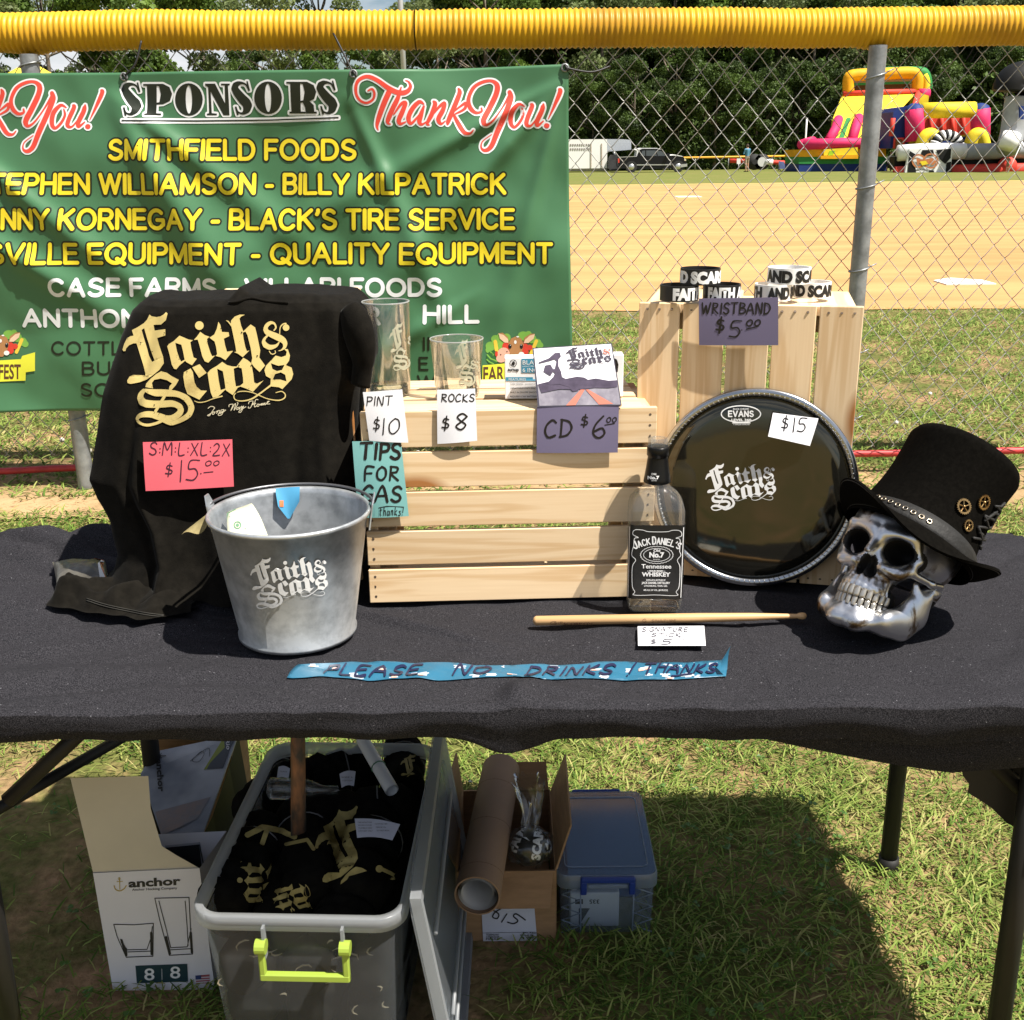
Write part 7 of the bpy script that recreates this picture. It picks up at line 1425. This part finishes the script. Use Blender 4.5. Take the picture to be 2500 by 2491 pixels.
for a, c, e in (((318, 655), (372, 560), (398, 480)), ((510, 650), (545, 540), (566, 466)), ((720, 650), (735, 540), (740, 466))):
    sau('lane_tube', vp, sl, [pt(*a, Y0+.4), pt(*c, Y0+1.6), pt(*e, Y0+2.8)], .33, 12, 1)
def pan(nm, mat, q): 
    b = B(); P = [pt(x, y, Y) for x, y, Y in q]; n = Vector((0, .25, -.1)); b.add(P+[p+n for p in P], [tuple(range(len(P)))]+[tuple(range(len(P), 2*len(P)))[::-1]]+[(i, len(P)+i, len(P)+(i+1) % len(P), (i+1) % len(P)) for i in range(len(P))]); return fixn(b.build(nm, mat, sl))
pan('slide_lane', vy, [(330, 660, Y0+.5), (790, 655, Y0+.5), (800, 462, Y0+3), (352, 470, Y0+3)]); pan('lane_stripe', vg, [(400, 640, Y0+.5), (440, 638, Y0+.5), (500, 466, Y0+2.8), (465, 468, Y0+2.8)])
pan('upper_ramp', vy, [(352, 472, Y0+3), (850, 462, Y0+3), (1055, 248, Y0+6), (432, 272, Y0+6)]); pan('side_wall', vo, [(690, 470, Y0+2.9), (850, 462, Y0+2.9), (835, 700, Y0+1), (690, 700, Y0+1)])
sau('ramp_edge', vr, sl, [pt(1060, 262, Y0+5.6), pt(1030, 362, Y0+4), pt(1000, 420, Y0+3.2)], .22, 10, 1); sau('cross_tube', vr, sl, [pt(436, 270, Y0+5.8), pt(750, 256, Y0+5.8), pt(1070, 250, Y0+5.8)], .20, 10, 1)
slab('tower_side', vy, sl, [Q(1070, 262), Q(1145, 285), Q(1140, 345), Q(1055, 360)], Y0+5.2, Y0+7); sau('tower_band', vp, sl, [pt(1060, 270, Y0+5.6), pt(1145, 272, Y0+5.6)], .38, 12)
# tower top: a frame of fat tubes round a dark opening
sau('tower_frame', vo, sl, [pt(480, 255, Y0+6), pt(480, 160, Y0+6), pt(520, 118, Y0+6), pt(760, 106, Y0+6), pt(1000, 98, Y0+6), pt(1048, 140, Y0+6), pt(1048, 240, Y0+6)], .42, 14)
sau('tower_roof', vg, sl, [pt(500, 116, Y0+6.9), pt(760, 98, Y0+6.9), pt(1040, 92, Y0+6.9), pt(1110, 120, Y0+6.9), pt(1130, 240, Y0+6.9)], .42, 12); sau('tower_frame', vy, sl, [pt(1095, 120, Y0+6.4), pt(1115, 170, Y0+6.4), pt(1112, 245, Y0+6.4)], .34, 12)
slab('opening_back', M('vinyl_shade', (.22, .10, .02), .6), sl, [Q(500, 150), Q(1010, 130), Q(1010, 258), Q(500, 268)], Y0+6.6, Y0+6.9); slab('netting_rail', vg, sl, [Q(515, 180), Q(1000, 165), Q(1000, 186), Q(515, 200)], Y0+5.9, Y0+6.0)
# ---- bounce castle
Y1 = 77.0
bc_ = thing('bounce_castle', 'inflatable bounce castle with pink corner columns and red back wall', 'bounce castle', (FX(2290, Y1), Y1, 0))
for x in (1028, 1572): sau('column', vp, bc_, [pt(x, 660, Y1), pt(x, 500, Y1), pt(x, 395, Y1)], .62, 18, 1); b = B(); b.lathe([(.62, 0), (.5, .22), (.25, .36), (0, .4)], 18, c=pt(x, 398, Y1)); b.build('column_cap', vb, bc_, True)
sau('top_beam', vy, bc_, [pt(1085, 408, Y1), pt(1300, 404, Y1), pt(1520, 400, Y1)], .50, 16, 1); slab('back_wall', vr, bc_, [Q(1080, 440), Q(1530, 435), Q(1530, 640), Q(1080, 640)], Y1+3, Y1+3.3)
for a in (1160, 1250, 1340, 1430): sau('wall_pleat', vr, bc_, [pt(a, 450, Y1+2.95), pt(a+6, 630, Y1+2.95)], .14, 8)
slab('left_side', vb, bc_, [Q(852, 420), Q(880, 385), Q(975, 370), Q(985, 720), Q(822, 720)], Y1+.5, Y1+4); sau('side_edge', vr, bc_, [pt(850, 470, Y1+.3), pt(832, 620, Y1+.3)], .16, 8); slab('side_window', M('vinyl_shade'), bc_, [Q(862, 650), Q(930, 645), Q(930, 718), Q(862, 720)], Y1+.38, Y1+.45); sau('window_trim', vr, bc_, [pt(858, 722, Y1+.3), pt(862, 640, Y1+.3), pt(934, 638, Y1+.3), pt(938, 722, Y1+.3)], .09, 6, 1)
slab('floor_wall', vy, bc_, [Q(985, 620), Q(1640, 605), Q(1640, 735), Q(985, 735)], Y1+.2, Y1+1.2)
sau('entry_arch', vy, bc_, [pt(1080, 740, Y1-.5), pt(1100, 640, Y1-.5), pt(1160, 610, Y1-.5), pt(1210, 650, Y1-.5)], .46, 14); sau('entry_arch', vy, bc_, [pt(1490, 690, Y1-.5), pt(1520, 620, Y1-.5), pt(1570, 615, Y1-.5), pt(1600, 700, Y1-.5)], .46, 14); slab('inner_blue', vb, bc_, [Q(1130, 660), Q(1480, 620), Q(1480, 730), Q(1130, 730)], Y1-.1, Y1+.15)
arch = [pt(1295+100*math.cos(a), 705-95*math.sin(a), Y1-1.2) for a in [PI*k/14 for k in range(15)]]
for k in range(14): sau('checker_block', vk if k % 2 else vw, bc_, [arch[k], arch[k+1]], .34, 10)
# ---- race track inflatable
Y2 = 74.0
rtk = thing('race_inflatable', 'black and white race track inflatable with red base tube and flame emblem', 'inflatable', (FX(2350, Y2), Y2, 0))
sau('top_tube', vw, rtk, [pt(890, 760, Y2), pt(1120, 745, Y2), pt(1440, 745, Y2)], .50, 16, 1); sau('top_tube', vgr, rtk, [pt(1445, 750, Y2), pt(1640, 745, Y2), pt(1900, 738, Y2), pt(2300, 735, Y2)], .50, 16, 1)
slab('wall_band', vk, rtk, [Q(860, 790), Q(2300, 775), Q(2300, 880), Q(860, 900)], Y2+.2, Y2+1.2)
sau('base_tube', vr, rtk, [pt(862, 925, Y2-.1), pt(1130, 920, Y2-.1)], .42, 14, 1); sau('base_tube', vr, rtk, [pt(1320, 912, Y2-.1), pt(1600, 905, Y2-.1), pt(1820, 895, Y2-.1), pt(2300, 890, Y2-.1)], .42, 14, 1); sau('base_tube', vr, rtk, [pt(1790, 870, Y2-.6), pt(1800, 880, Y2+.4)], .6, 14)
slab('end_panel', vw, rtk, [Q(985, 728), Q(1340, 718), Q(1322, 955), Q(945, 955)], Y2-.75, Y2-.50)
fpan = lambda x, y, h=0.: P3_(x, -y, Y2-.76-h)
K2 = lambda x, y: (1930+x/3.39, -(150+y/3.39))
decal('black_patch', poly([K2(985, 740), K2(1035, 770), K2(1010, 830), K2(1040, 900), K2(1035, 955), K2(965, 955), K2(975, 850)])+poly([K2(1205, 735), K2(1330, 722), K2(1325, 800), K2(1280, 850), K2(1235, 810)])+poly([K2(1290, 840), K2(1330, 830), K2(1322, 955), K2(1280, 955)])+poly([K2(1090, 735), K2(1180, 732), K2(1190, 775), K2(1120, 790), K2(1080, 770)])+poly([K2(1150, 900), K2(1190, 905), K2(1180, 955), K2(1140, 955)]), fpan, vk, rtk, .02)
decal('flame_emblem', ringp(*K2(1060, 825), 15, 4)+ringp(*K2(1160, 825), 17, 4)+poly([K2(1040, 800), K2(1100, 815), K2(1170, 800), K2(1215, 830), K2(1180, 860), K2(1100, 840), K2(1050, 860)]), fpan, M('vinyl_flame', (.45, .16, .06), .5), rtk, .05); decal('flame_emblem', poly([K2(1070, 830), K2(1120, 822), K2(1140, 850), K2(1090, 862)]), fpan, vy, rtk, .08)
decal('lettering', sum([rect(1045/3.39+1930+k*3.2, -(150+905/3.39), 1045/3.39+1931.6+k*3.2, -(150+892/3.39)) for k in range(10)], []), fpan, vk, rtk, .05)
# black tyre arch and its white column at the right edge
ar = thing('tyre_arch', 'black tyre arch on a leaning grey column at the right edge', 'inflatable arch', (FX(2490, 72), 72, 0))
sau('arch_tube', vk, ar, [pt(1830, 250, 72), pt(1850, 190, 72), pt(1920, 160, 72), pt(2050, 165, 72), pt(2200, 190, 72)], 1.15, 18); sau('column', vgr, ar, [pt(1880, 290, 72), pt(1860, 420, 72), pt(1835, 600, 72), pt(1800, 720, 71.5)], .72, 16); sau('column_foot', vw, ar, [pt(1835, 600, 71.2), pt(1790, 720, 71)], .55, 14); slab('blue_patch', vb, ar, [Q(1900, 370), Q(1932, 370), Q(1932, 480), Q(1900, 480)], 71.0, 71.2)
sau('guy_rope', vw, ar, [pt(1925, 650, 70.5), pt(1790, 940, 70)], .03, 5)
# ---- trailer
Y3 = 87.0; tl = thing('white_trailer', 'white gooseneck stock trailer parked behind the pickup truck', 'trailer', (FX(1400, Y3), Y3, 0)); T4 = lambda x, y: (1370+x/3.275, 320+y/3.275)
twm = M('trailer_white', (.80, .79, .76), .5, var=.03, scale=.5); slab('body', twm, tl, [T4(-260, 70), T4(368, 66), T4(368, 298), T4(-260, 305)], Y3, Y3+2.4); slab('gooseneck', M('trailer_grey', (.42, .45, .50), .45, var=.05), tl, [T4(369, 66), T4(490, 66), T4(560, 72), T4(560, 150), T4(369, 165)], Y3, Y3+2.4)
slab('skirt', M('trailer_shadow', (.30, .28, .25), .6), tl, [T4(-250, 305), T4(368, 299), T4(368, 316), T4(-250, 322)], Y3+.1, Y3+2.3)  # darker brownish grey strip below the white body
for xx in (240, 325): slab('door_frame', M('frame_tan', (.45, .36, .28), .6), tl, [T4(xx-4, 100), T4(xx+3, 100), T4(xx+3, 292), T4(xx-4, 292)], Y3-.05, Y3-.01)
for r_ in range(2):
    for k in range(9): slab('vent_slot', M('slot_dark', (.25, .22, .2), .7, var=0), tl, [T4(72+k*18, 104+r_*34), T4(82+k*18, 104+r_*34), T4(82+k*18, 118+r_*34), T4(72+k*18, 118+r_*34)], Y3-.03, Y3-.005)
for xx in (-150, -60): b = B(); c = P3_(*T4(xx, 335), Y3+.3); b.tube([c, c+Vector((0, .3, 0))], .40, 18); b.build('wheel', M('tyre', (.02, .02, .02), .8, var=0), tl, True)
b = B(); c = P3_(*T4(255, 320), Y3+.2); b.tube([c, (c.x, c.y, .02)], .06, 6); b.build('jack_leg', galv, tl)
# ---- pickup truck
Y4 = 84.0; tk = thing('pickup_truck', 'black crew cab pickup truck with white roof rack in front of the dark trees', 'pickup truck', (FX(1585, Y4), Y4, 0))
paint = M('black_car_paint', (.006, .007, .010), .25, var=0, spec=.25, coat=.15); dark_g = M('car_glass', (.07, .085, .10), .15, var=0); tyre = M('tyre'); alloy = M('alloy', (.60, .60, .60), .3, .8, var=0)
slab('body', paint, tk, [T4(456, 232), T4(470, 212), T4(600, 205), T4(860, 200), T4(900, 190), T4(975, 205), T4(1000, 230), T4(1002, 262), T4(975, 300), T4(600, 305), T4(480, 300), T4(460, 285)], Y4, Y4+1.95)
slab('cab', paint, tk, [T4(606, 206), T4(628, 152), T4(650, 142), T4(770, 142), T4(810, 156), T4(868, 202)], Y4+.12, Y4+1.83)
for q_ in ([(634, 200), (648, 160), (672, 156), (672, 200)], [(680, 200), (680, 156), (755, 156), (765, 200)], [(773, 200), (763, 158), (800, 160), (850, 200)]): slab('window', dark_g, tk, [T4(*p) for p in q_], Y4+.07, Y4+.11)
slab('roof_rack', vw, tk, [T4(585, 150), T4(640, 136), T4(765, 136), T4(800, 150), T4(765, 146), T4(640, 148), T4(622, 160), T4(612, 205), T4(600, 205), T4(606, 160)], Y4+.2, Y4+1.7)  # white rack; its run along the roof also paints a reflection
slab('bed_rail', alloy, tk, [T4(462, 208), T4(600, 201), T4(600, 206), T4(462, 213)], Y4-.02, Y4+.1); slab('hood_trim', vw, tk, [T4(868, 197), T4(905, 188), T4(965, 200), T4(980, 207), T4(905, 197)], Y4-.02, Y4+1.8)  # pale strips along bed and hood paint reflections on the black body
slab('side_moulding', alloy, tk, [T4(600, 268), T4(880, 266), T4(880, 274), T4(600, 276)], Y4-.03, Y4-.005); slab('bumper', alloy, tk, [T4(955, 268), T4(1008, 262), T4(1008, 284), T4(955, 292)], Y4-.08, Y4+2.03); slab('tail_light', vr, tk, [T4(455, 222), T4(466, 220), T4(466, 254), T4(456, 256)], Y4-.03, Y4+.2); slab('headlight', M('lamp_glass', (.6, .5, .35), .2), tk, [T4(985, 214), T4(999, 228), T4(999, 240), T4(985, 238)], Y4-.03, Y4+.3); slab('mirror', paint, tk, [T4(846, 180), T4(868, 178), T4(870, 200), T4(848, 202)], Y4-.25, Y4-.05)
slab('hood_highlight_trim', vw, tk, [T4(872, 190), T4(905, 186), T4(960, 200), T4(900, 199)], Y4+.2, Y4+1.7) if 0 else None
for xx in (562, 936):
    for yy in (Y4-.04, Y4+1.72):
        c = P3_(*T4(xx, 303), yy); c.z = .41; b = B(); b.tube([c, c+Vector((0, .26, 0))], .41, 22); wl = b.build('wheel', tyre, tk, True); wl.data.set_sharp_from_angle(angle=R(40)); b = B(); b.tube([c+Vector((0, -.02, 0)), c+Vector((0, .05, 0))], [.20, .25], 12); b.build('rim', alloy, wl, True)
hb_ = thing('livestock_hitch', 'dark tarp covered hitch load standing between trailer and pickup truck', 'trailer hitch', (FX(1495, 86), 86, 0)); slab('cover', M('dark_tarp', (.04, .04, .042), .7, var=.4, scale=2), hb_, [T4(378, 300), T4(385, 215), T4(400, 190), T4(452, 192), T4(455, 320), T4(400, 322)], 86.2, 86.9)
sau('support', galv, hb_, [P3_(*T4(420, 165), 86.5), P3_(*T4(432, 200), 86.5)], .08, 6)
# ---- far fence with yellow cap
Y5 = 91.0; ff_ = thing('outfield_fence', 'far outfield fence with thin yellow cap and grey posts', 'fence', (FX(1800, Y5), Y5, 0)); yz = lambda u: P3_(u, lerp(385.5, 381, (u-1672)/270), Y5)
sau('yellow_cap', M('far_yellow', (.75, .38, .03), .5, var=0), ff_, [yz(1560), yz(1672), yz(1800), yz(1942)], .075, 8, 1)
for u in (1620, 1698, 1779, 1852, 1927, 1990, 2060, 2130): p = P3_(u, 383, Y5); b = B(); b.tube([(p.x, Y5, 0), (p.x, Y5, p.z)], .045, 8); b.build('post', galv, ff_, True)
# ---- red boat trailer, sign, chair, poles
rd_ = thing('boat_trailer', 'red low trailer carrying a slim red hull with a white tip', 'trailer', (FX(1860, 89), 89, 0)); sau('hull', vr, rd_, [P3_(*T4(1350, 238), 89), P3_(*T4(1500, 244), 89), P3_(*T4(1700, 248), 89), P3_(*T4(1900, 262), 89)], [.10]*1+[.17]*14+[.1], 8) if 0 else sau('hull', vr, rd_, [P3_(*T4(1350, 238), 89), P3_(*T4(1640, 246), 89), P3_(*T4(1905, 262), 89)], .16, 8, 1)
sau('white_tip', vw, rd_, [P3_(*T4(1630, 247), 88.9), P3_(*T4(1690, 250), 88.9)], .24, 8)
for xx in (1545, 1605): c = P3_(*T4(xx, 292), 88.8); c.z = .62; b = B(); b.tube([c, c+Vector((0, .2, 0))], .60, 18); wq = b.build('wheel', tyre, rd_, True); b = B(); b.tube([c+Vector((0, -.03, 0)), c], .36 if xx > 1600 else .2, 12); b.build('rim', M('wheel_white', (.6, .6, .6), .4, var=0) if xx > 1600 else tyre, wq)
sg = thing('field_sign', 'small white notice board by the red trailer', 'sign', (FX(1804, 88), 88, 0)); slab('board', vw, sg, [T4(1405, 220), T4(1434, 220), T4(1434, 264), T4(1405, 264)], 88, 88.05); sau('post', galv, sg, [P3_(*T4(1419, 264), 88.02), (P3_(*T4(1419, 264), 88.02).x, 88.02, 0)], .03, 6)
chr_ = thing('camp_chair', 'dark blue folding camp chair on the far grass', 'chair', (FX(1912, 86), 86, 0)); navy = M('navy_cloth', (.02, .035, .10), .8, var=.1)
cx_ = lambda x, y, Y: P3_(*T4(x, y), Y)
b = B(); b.add([cx_(1738, 240, 86.4), cx_(1782, 248, 86.4), cx_(1795, 296, 86.1), cx_(1748, 298, 86.1)], [(0, 1, 2, 3)]); b.build('backrest', navy, chr_); b = B(); b.add([cx_(1748, 298, 86.1), cx_(1795, 296, 86.1), cx_(1780, 302, 85.6), cx_(1735, 304, 85.6)], [(0, 1, 2, 3)]); b.build('seat', navy, chr_)
for a_, c_ in (((1735, 300), (1790, 342)), ((1795, 298), (1735, 342)), ((1742, 250), (1732, 342)), ((1800, 280), (1800, 340))): sau('leg', M('chair_frame', (.03, .03, .03), .5, var=0), chr_, [cx_(*a_, 85.9), cx_(*c_, 85.9)], .03, 5)
po = thing('marker_pole', 'thin white pole left of the tall slide', 'pole', (FX(1968, 84), 84, 0)); sau('shaft', vw, po, [pt(136, 470, 84), (pt(136, 470, 84).x, 84, 0)], .06, 6)
lp_ = thing('light_pole', 'tall grey floodlight pole rising above the banner', 'light pole', (FX(988, 70), 70, 0)); c = P3_(986, 100, 70.0); sau('shaft', M('pole_grey', (.42, .44, .46), .5, .3, var=0), lp_, [(c.x, 70, 0), (c.x-.25, 70, 20)], .16, 10)
tt = thing('yellow_canopy', 'pointed yellow canopy seen behind the left fence post', 'canopy', (FX(72, 60), 60, 0)); a_ = [P3_(22, 182, 58.5), P3_(122, 182, 58.5), P3_(128, 180, 62), P3_(16, 180, 62)]; ap = P3_(72, 148, 60)
b = B(); mid = []; 
for k in range(4): b.add([a_[k], a_[(k+1) % 4], ap], [(0, 1, 2)])
b.build('roof', vinyl('canopy', (.75, .60, .05)), tt)
for p in a_: sau('leg', galv, tt, [p, (p.x, p.y, 0)], .04, 6)
# ---- people
def person(label, u, v, Y, hgt, pose, cols, rz=0):
    g = W(u, v, y=Y); o = thing('person', label, 'person', (g.x, Y, 0), rz); X = MW[o.name]; s = hgt/1.75
    J = pose; E = []; 
    def f(X_, Y_, Z_):
        d = None
        for a, b_, ra, rb_ in J:
            q = cap(X_, Y_, Z_, a, b_, ra, rb_); d = q if d is None else su(d, q, .035)
        return d
    V, F = nets(f, (-.45, -.6, -.02), (.45, .45, 1.82), .028)
    me = npmesh('body', V*s, F, cols[0]); 
    for m_ in cols[1:]: me.materials.append(m_)
    fc_ = V[F].mean(1); z = fc_[:, 2]; x = np.abs(fc_[:, 0]); idx = np.zeros(len(F), np.int32)
    zt, zw, zk = cols_z[pose_name]
    idx[(z > zw) & (z < zt)] = 1; idx[(z <= zw) & (z > zk)] = 2; idx[z > 1.66] = 3; idx[(z > 1.55) & (fc_[:, 1] > .02)] = 3; idx[z < .07] = 3
    me.polygons.foreach_set('material_index', idx); link('body', me, o, None, X); return o
skin_m = M('skin', (.45, .25, .17), .6, var=.05); blue_s = M('blue_shirt', (.08, .22, .32), .8, var=.1); tan_s = M('tan_shorts', (.33, .26, .18), .8, var=.1); hair_m = M('brown_hair', (.04, .025, .015), .8, var=0); white_s = M('white_shirt', (.6, .6, .6), .8, var=.05); dark_s = M('dark_shorts', (.03, .03, .04), .8, var=0)
stand = [((0, 0, 1.62), (0, -.02, 1.68), .095, .090), ((0, 0, 1.46), (0, 0, 1.56), .055, .052), ((0, 0, 1.05), (0, 0, 1.36), .135, .15), ((-.15, 0, 1.41), (.15, 0, 1.41), .07, .07), ((0, 0, .92), (0, 0, 1.0), .145, .135), ((-.09, 0, .90), (-.10, -.03, .50), .085, .058), ((-.10, -.03, .50), (-.11, .02, .09), .056, .038), ((.09, 0, .90), (.11, .03, .50), .085, .058), ((.11, .03, .50), (.12, .08, .09), .056, .038), ((-.11, 0, .04), (-.12, -.14, .03), .042, .035), ((.12, .06, .04), (.14, -.08, .03), .042, .035),
 ((-.20, 0, 1.40), (-.24, -.05, 1.14), .052, .042), ((-.24, -.05, 1.14), (-.08, -.26, 1.24), .040, .030), ((-.08, -.26, 1.24), (-.03, -.30, 1.28), .03, .026), ((.20, 0, 1.40), (.25, -.05, 1.14), .052, .042), ((.25, -.05, 1.14), (.09, -.26, 1.24), .040, .030), ((.09, -.26, 1.24), (.04, -.30, 1.28), .03, .026)]
cols_z = {'stand': (1.48, 1.0, .56), 'sit': (1.02, .52, .3)}
pose_name = 'stand'
person('person in a blue shirt and tan shorts standing on the far grass', 1822, 426, 82.0, 1.90, stand, [skin_m, blue_s, tan_s, hair_m], R(205))
sit = [((0, 0, 1.16), (0, -.02, 1.22), .095, .090), ((0, 0, 1.0), (0, 0, 1.10), .055, .052), ((0, 0, .60), (0, 0, .90), .135, .15), ((-.15, 0, .95), (.15, 0, .95), .07, .07), ((0, 0, .46), (0, 0, .54), .145, .135), ((-.09, 0, .46), (-.13, -.40, .46), .085, .058), ((-.13, -.40, .46), (-.13, -.42, .09), .056, .038), ((.09, 0, .46), (.13, -.40, .46), .085, .058), ((.13, -.40, .46), (.13, -.42, .09), .056, .038), ((-.13, -.42, .05), (-.13, -.55, .03), .042, .035), ((.13, -.42, .05), (.13, -.55, .03), .042, .035), ((-.20, 0, .94), (-.24, -.06, .70), .052, .042), ((-.24, -.06, .70), (-.15, -.30, .58), .040, .030), ((.20, 0, .94), (.24, -.06, .70), .052, .042), ((.24, -.06, .70), (.15, -.30, .58), .040, .030)]
pose_name = 'sit'; person('person in a white shirt sitting between the slide and the race inflatable', 2172, 425, 79.0, 1.75, sit, [skin_m, white_s, dark_s, hair_m], R(-30))
pose_name = 'stand'; person('small child in brown standing before the red inflatable tube', 2457, 430, 71.5, 1.0, stand, [skin_m, M('brown_dress', (.28, .15, .09), .8), M('brown_dress'), hair_m], R(10))
# ================================================================ grass blades
def mat_blade():
    m = bpy.data.materials.new('grass_blade'); m.use_nodes = True; nt = m.node_tree; p = nt.nodes['Principled BSDF']; N = nt.nodes.new; L = nt.links.new
    g = N('ShaderNodeNewGeometry'); r = N('ShaderNodeValToRGB'); e = r.color_ramp.elements; e[0].position = 0; e[0].color = (.075, .14, .022, 1); e[1].position = 1; e[1].color = (.46, .38, .17, 1)
    for q, c in ((.35, (.15, .23, .036)), (.62, (.27, .33, .075)), (.85, (.36, .36, .12))): x = e.new(q); x.color = (*c, 1)
    tcn = N('ShaderNodeTexCoord'); n = N('ShaderNodeTexNoise'); n.inputs['Scale'].default_value = 2.5; n.inputs['Detail'].default_value = 3; L(tcn.outputs['Object'], n.inputs['Vector'])
    a = N('ShaderNodeMath'); a.operation = 'MULTIPLY_ADD'; a.inputs[1].default_value = 1.1; a.inputs[2].default_value = -.66; L(n.outputs['Fac'], a.inputs[0]); b = N('ShaderNodeMath'); L(a.outputs[0], b.inputs[0]); L(g.outputs['Random Per Island'], b.inputs[1]); L(b.outputs[0], r.inputs[0]); L(r.outputs[0], p.inputs['Base Color']); p.inputs['Roughness'].default_value = .7; p.inputs['Specular IOR Level'].default_value = .2
    t = N('ShaderNodeBsdfTranslucent'); L(r.outputs[0], t.inputs[0]); ms = N('ShaderNodeMixShader'); ms.inputs[0].default_value = .3; L(p.outputs[0], ms.inputs[1]); L(t.outputs[0], ms.inputs[2]); L(ms.outputs[0], nt.nodes['Material Output'].inputs[0]); return m
blade_m = mat_blade()
def npnoise(x, y, s, seed):
    """cheap smooth noise on arrays"""
    r_ = np.random.RandomState(seed); o = np.zeros_like(x)
    for k in range(7):
        a = r_.uniform(0, 2*PI); f = s*(1.0+.9*k)*r_.uniform(.7, 1.3); o += np.sin(x*f*math.cos(a)+y*f*math.sin(a)+r_.uniform(0, 6.3)+1.3*np.sin(x*f*.6+k)+1.1*np.cos(y*f*.5-k))/(1+.5*k)
    return o/2.6
def grass(name, label, n, x0, x1, y0, y1, ln, wd, seed, lean=1.0, thr=-.25, keep=None, taper=True, s_=2.6):
    rs = np.random.RandomState(seed); x = rs.uniform(x0, x1, n); y = rs.uniform(y0, y1, n)
    m = npnoise(x, y, s_, 5)+rs.normal(0, .35, n) > thr
    if keep is not None: m &= keep(x, y, rs)
    x, y = x[m], y[m]; n = len(x); L_ = ln*rs.uniform(.45, 1.35, n); w_ = wd*rs.uniform(.6, 1.3, n); a = rs.uniform(0, 2*PI, n); el = rs.uniform(.10, 1.15, n)*(1/lean); dx, dy = np.cos(a), np.sin(a); px_, py_ = -dy, dx
    rows = []; 
    for t, wk in ((0, .8), (.45, 1.), (.78, .75), (1, .06)):
        e_ = el*(1.25-.9*t); h = L_*t; X = x+dx*h*np.cos(e_); Yv = y+dy*h*np.cos(e_); Z = .002+L_*np.sin(el)*(t-.35*t*t)+.004
        rows.append(np.stack([X-px_*w_*wk/2, Yv-py_*w_*wk/2, Z], 1)); rows.append(np.stack([X+px_*w_*wk/2, Yv+py_*w_*wk/2, Z+w_*.2], 1))
    V = np.stack(rows, 1).reshape(-1, 3); base = np.arange(n)[:, None]*8; F = np.concatenate([base+np.array([0, 1, 3, 2]), base+np.array([2, 3, 5, 4]), base+np.array([4, 5, 7, 6])], 1).reshape(-1, 4)
    me = bpy.data.meshes.new(name); me.vertices.add(len(V)); me.vertices.foreach_set('co', V.astype(np.float32).ravel()); me.loops.add(F.size); me.loops.foreach_set('vertex_index', F.astype(np.int32).ravel()); me.polygons.add(len(F)); me.polygons.foreach_set('loop_start', np.arange(0, F.size, 4, dtype=np.int32)); me.polygons.foreach_set('use_smooth', np.ones(len(F), bool)); me.update(); me.materials.append(blade_m)
    return tag(link(name, me), label, 'grass', kind='stuff')
def off_boxes(x, y, rs):
    k = np.ones(len(x), bool)
    for (a, b_, c, d) in ((-.485, -.155, 1.39, 1.90), (-.15, -.06, 1.38, 1.92), (bx0, bx1, by0, by1), (sx0, sx1, sy0, sy1), (q4[3].x, q4[2].x, 1.64, 1.74)): k &= ~((x > a-.0) & (x < b_+.0) & (y > c) & (y < d))
    return k
grass('grass_near', 'broad bladed lawn grass under and around the table', 66000, -1.5, 1.5, 1.30, 3.0, .036, .0031, 1, keep=off_boxes, thr=-.16)
grass('grass_middle', 'lawn grass between the table and the worn strip', 40000, -2.6, 2.6, 2.9, 4.45, .042, .0050, 2, thr=-.8)
def worn(x, y, rs): return (rs.uniform(0, 1, len(x)) < np.where((y > 4.4) & (y < 4.95), .10, 1))
def beyond(x, y, rs): return rs.uniform(0, 1, len(x)) < np.clip((10.6-y)/.9, 0, 1)
grass('grass_beyond', 'lawn grass beyond the fence up to the clay infield', 115000, -4.6, 5.6, 4.62, 10.5, .050, .0075, 3, keep=beyond, thr=-.55, s_=1.6)
# straw and dead blades on the worn strip
straw = M('straw', (.45, .30, .14), .8, col2=(.24, .14, .06), scale=30)
o = grass('dead_straw', 'dead straw scattered on the worn soil strip by the fence', 9000, -2.8, 2.8, 4.28, 5.02, .045, .0035, 4, lean=4., thr=-1.5); o.data.materials.clear(); o.data.materials.append(straw)
# clover heads by the hose
b = B(); rs_ = random.Random(6)
for i in range(46):
    x, y = rs_.uniform(-2.4, 2.6), rs_.uniform(4.95, 6.6); b.lathe([(0, .030), (.010, .034), (.013, .042), (.010, .050), (0, .054)], 7, c=(x, y, rs_.uniform(-.004, .02)))
tag(b.build('clover_flowers', M('clover_white', (.62, .58, .50), .9, var=.1), None, True), 'white clover heads dotted in the grass behind the fence', 'clover', kind='stuff')
# ragged weeds: broad clover-like leaves and a few taller tufts
wm = M('weed_leaf', (.10, .20, .035), .5, col2=(.06, .12, .03), scale=40, transl=.25); b = B(); rs_ = random.Random(11)
for i in range(420):
    x, y = rs_.uniform(-1.4, 1.45), rs_.uniform(1.5, 3.6)
    if not off_boxes(np.array([x]), np.array([y]), None)[0]: continue
    if npnoise(np.array([x]), np.array([y]), 3.1, 8)[0] < .1: continue
    for k in range(3):
        a = 2*PI*k/3+rs_.uniform(0, 1); r_ = rs_.uniform(.004, .0075); c = Vector((x+r_*math.cos(a), y+r_*math.sin(a), rs_.uniform(.014, .030)))
        b.add([c+Vector((r_*.95*math.cos(t), r_*.95*math.sin(t), .002*math.sin(2*t+i))) for t in [2*PI*j/7 for j in range(7)]], [tuple(range(7))])
tag(b.build('clover_leaves', wm), 'small clover leaves growing through the lawn near the table', 'clover', kind='stuff')
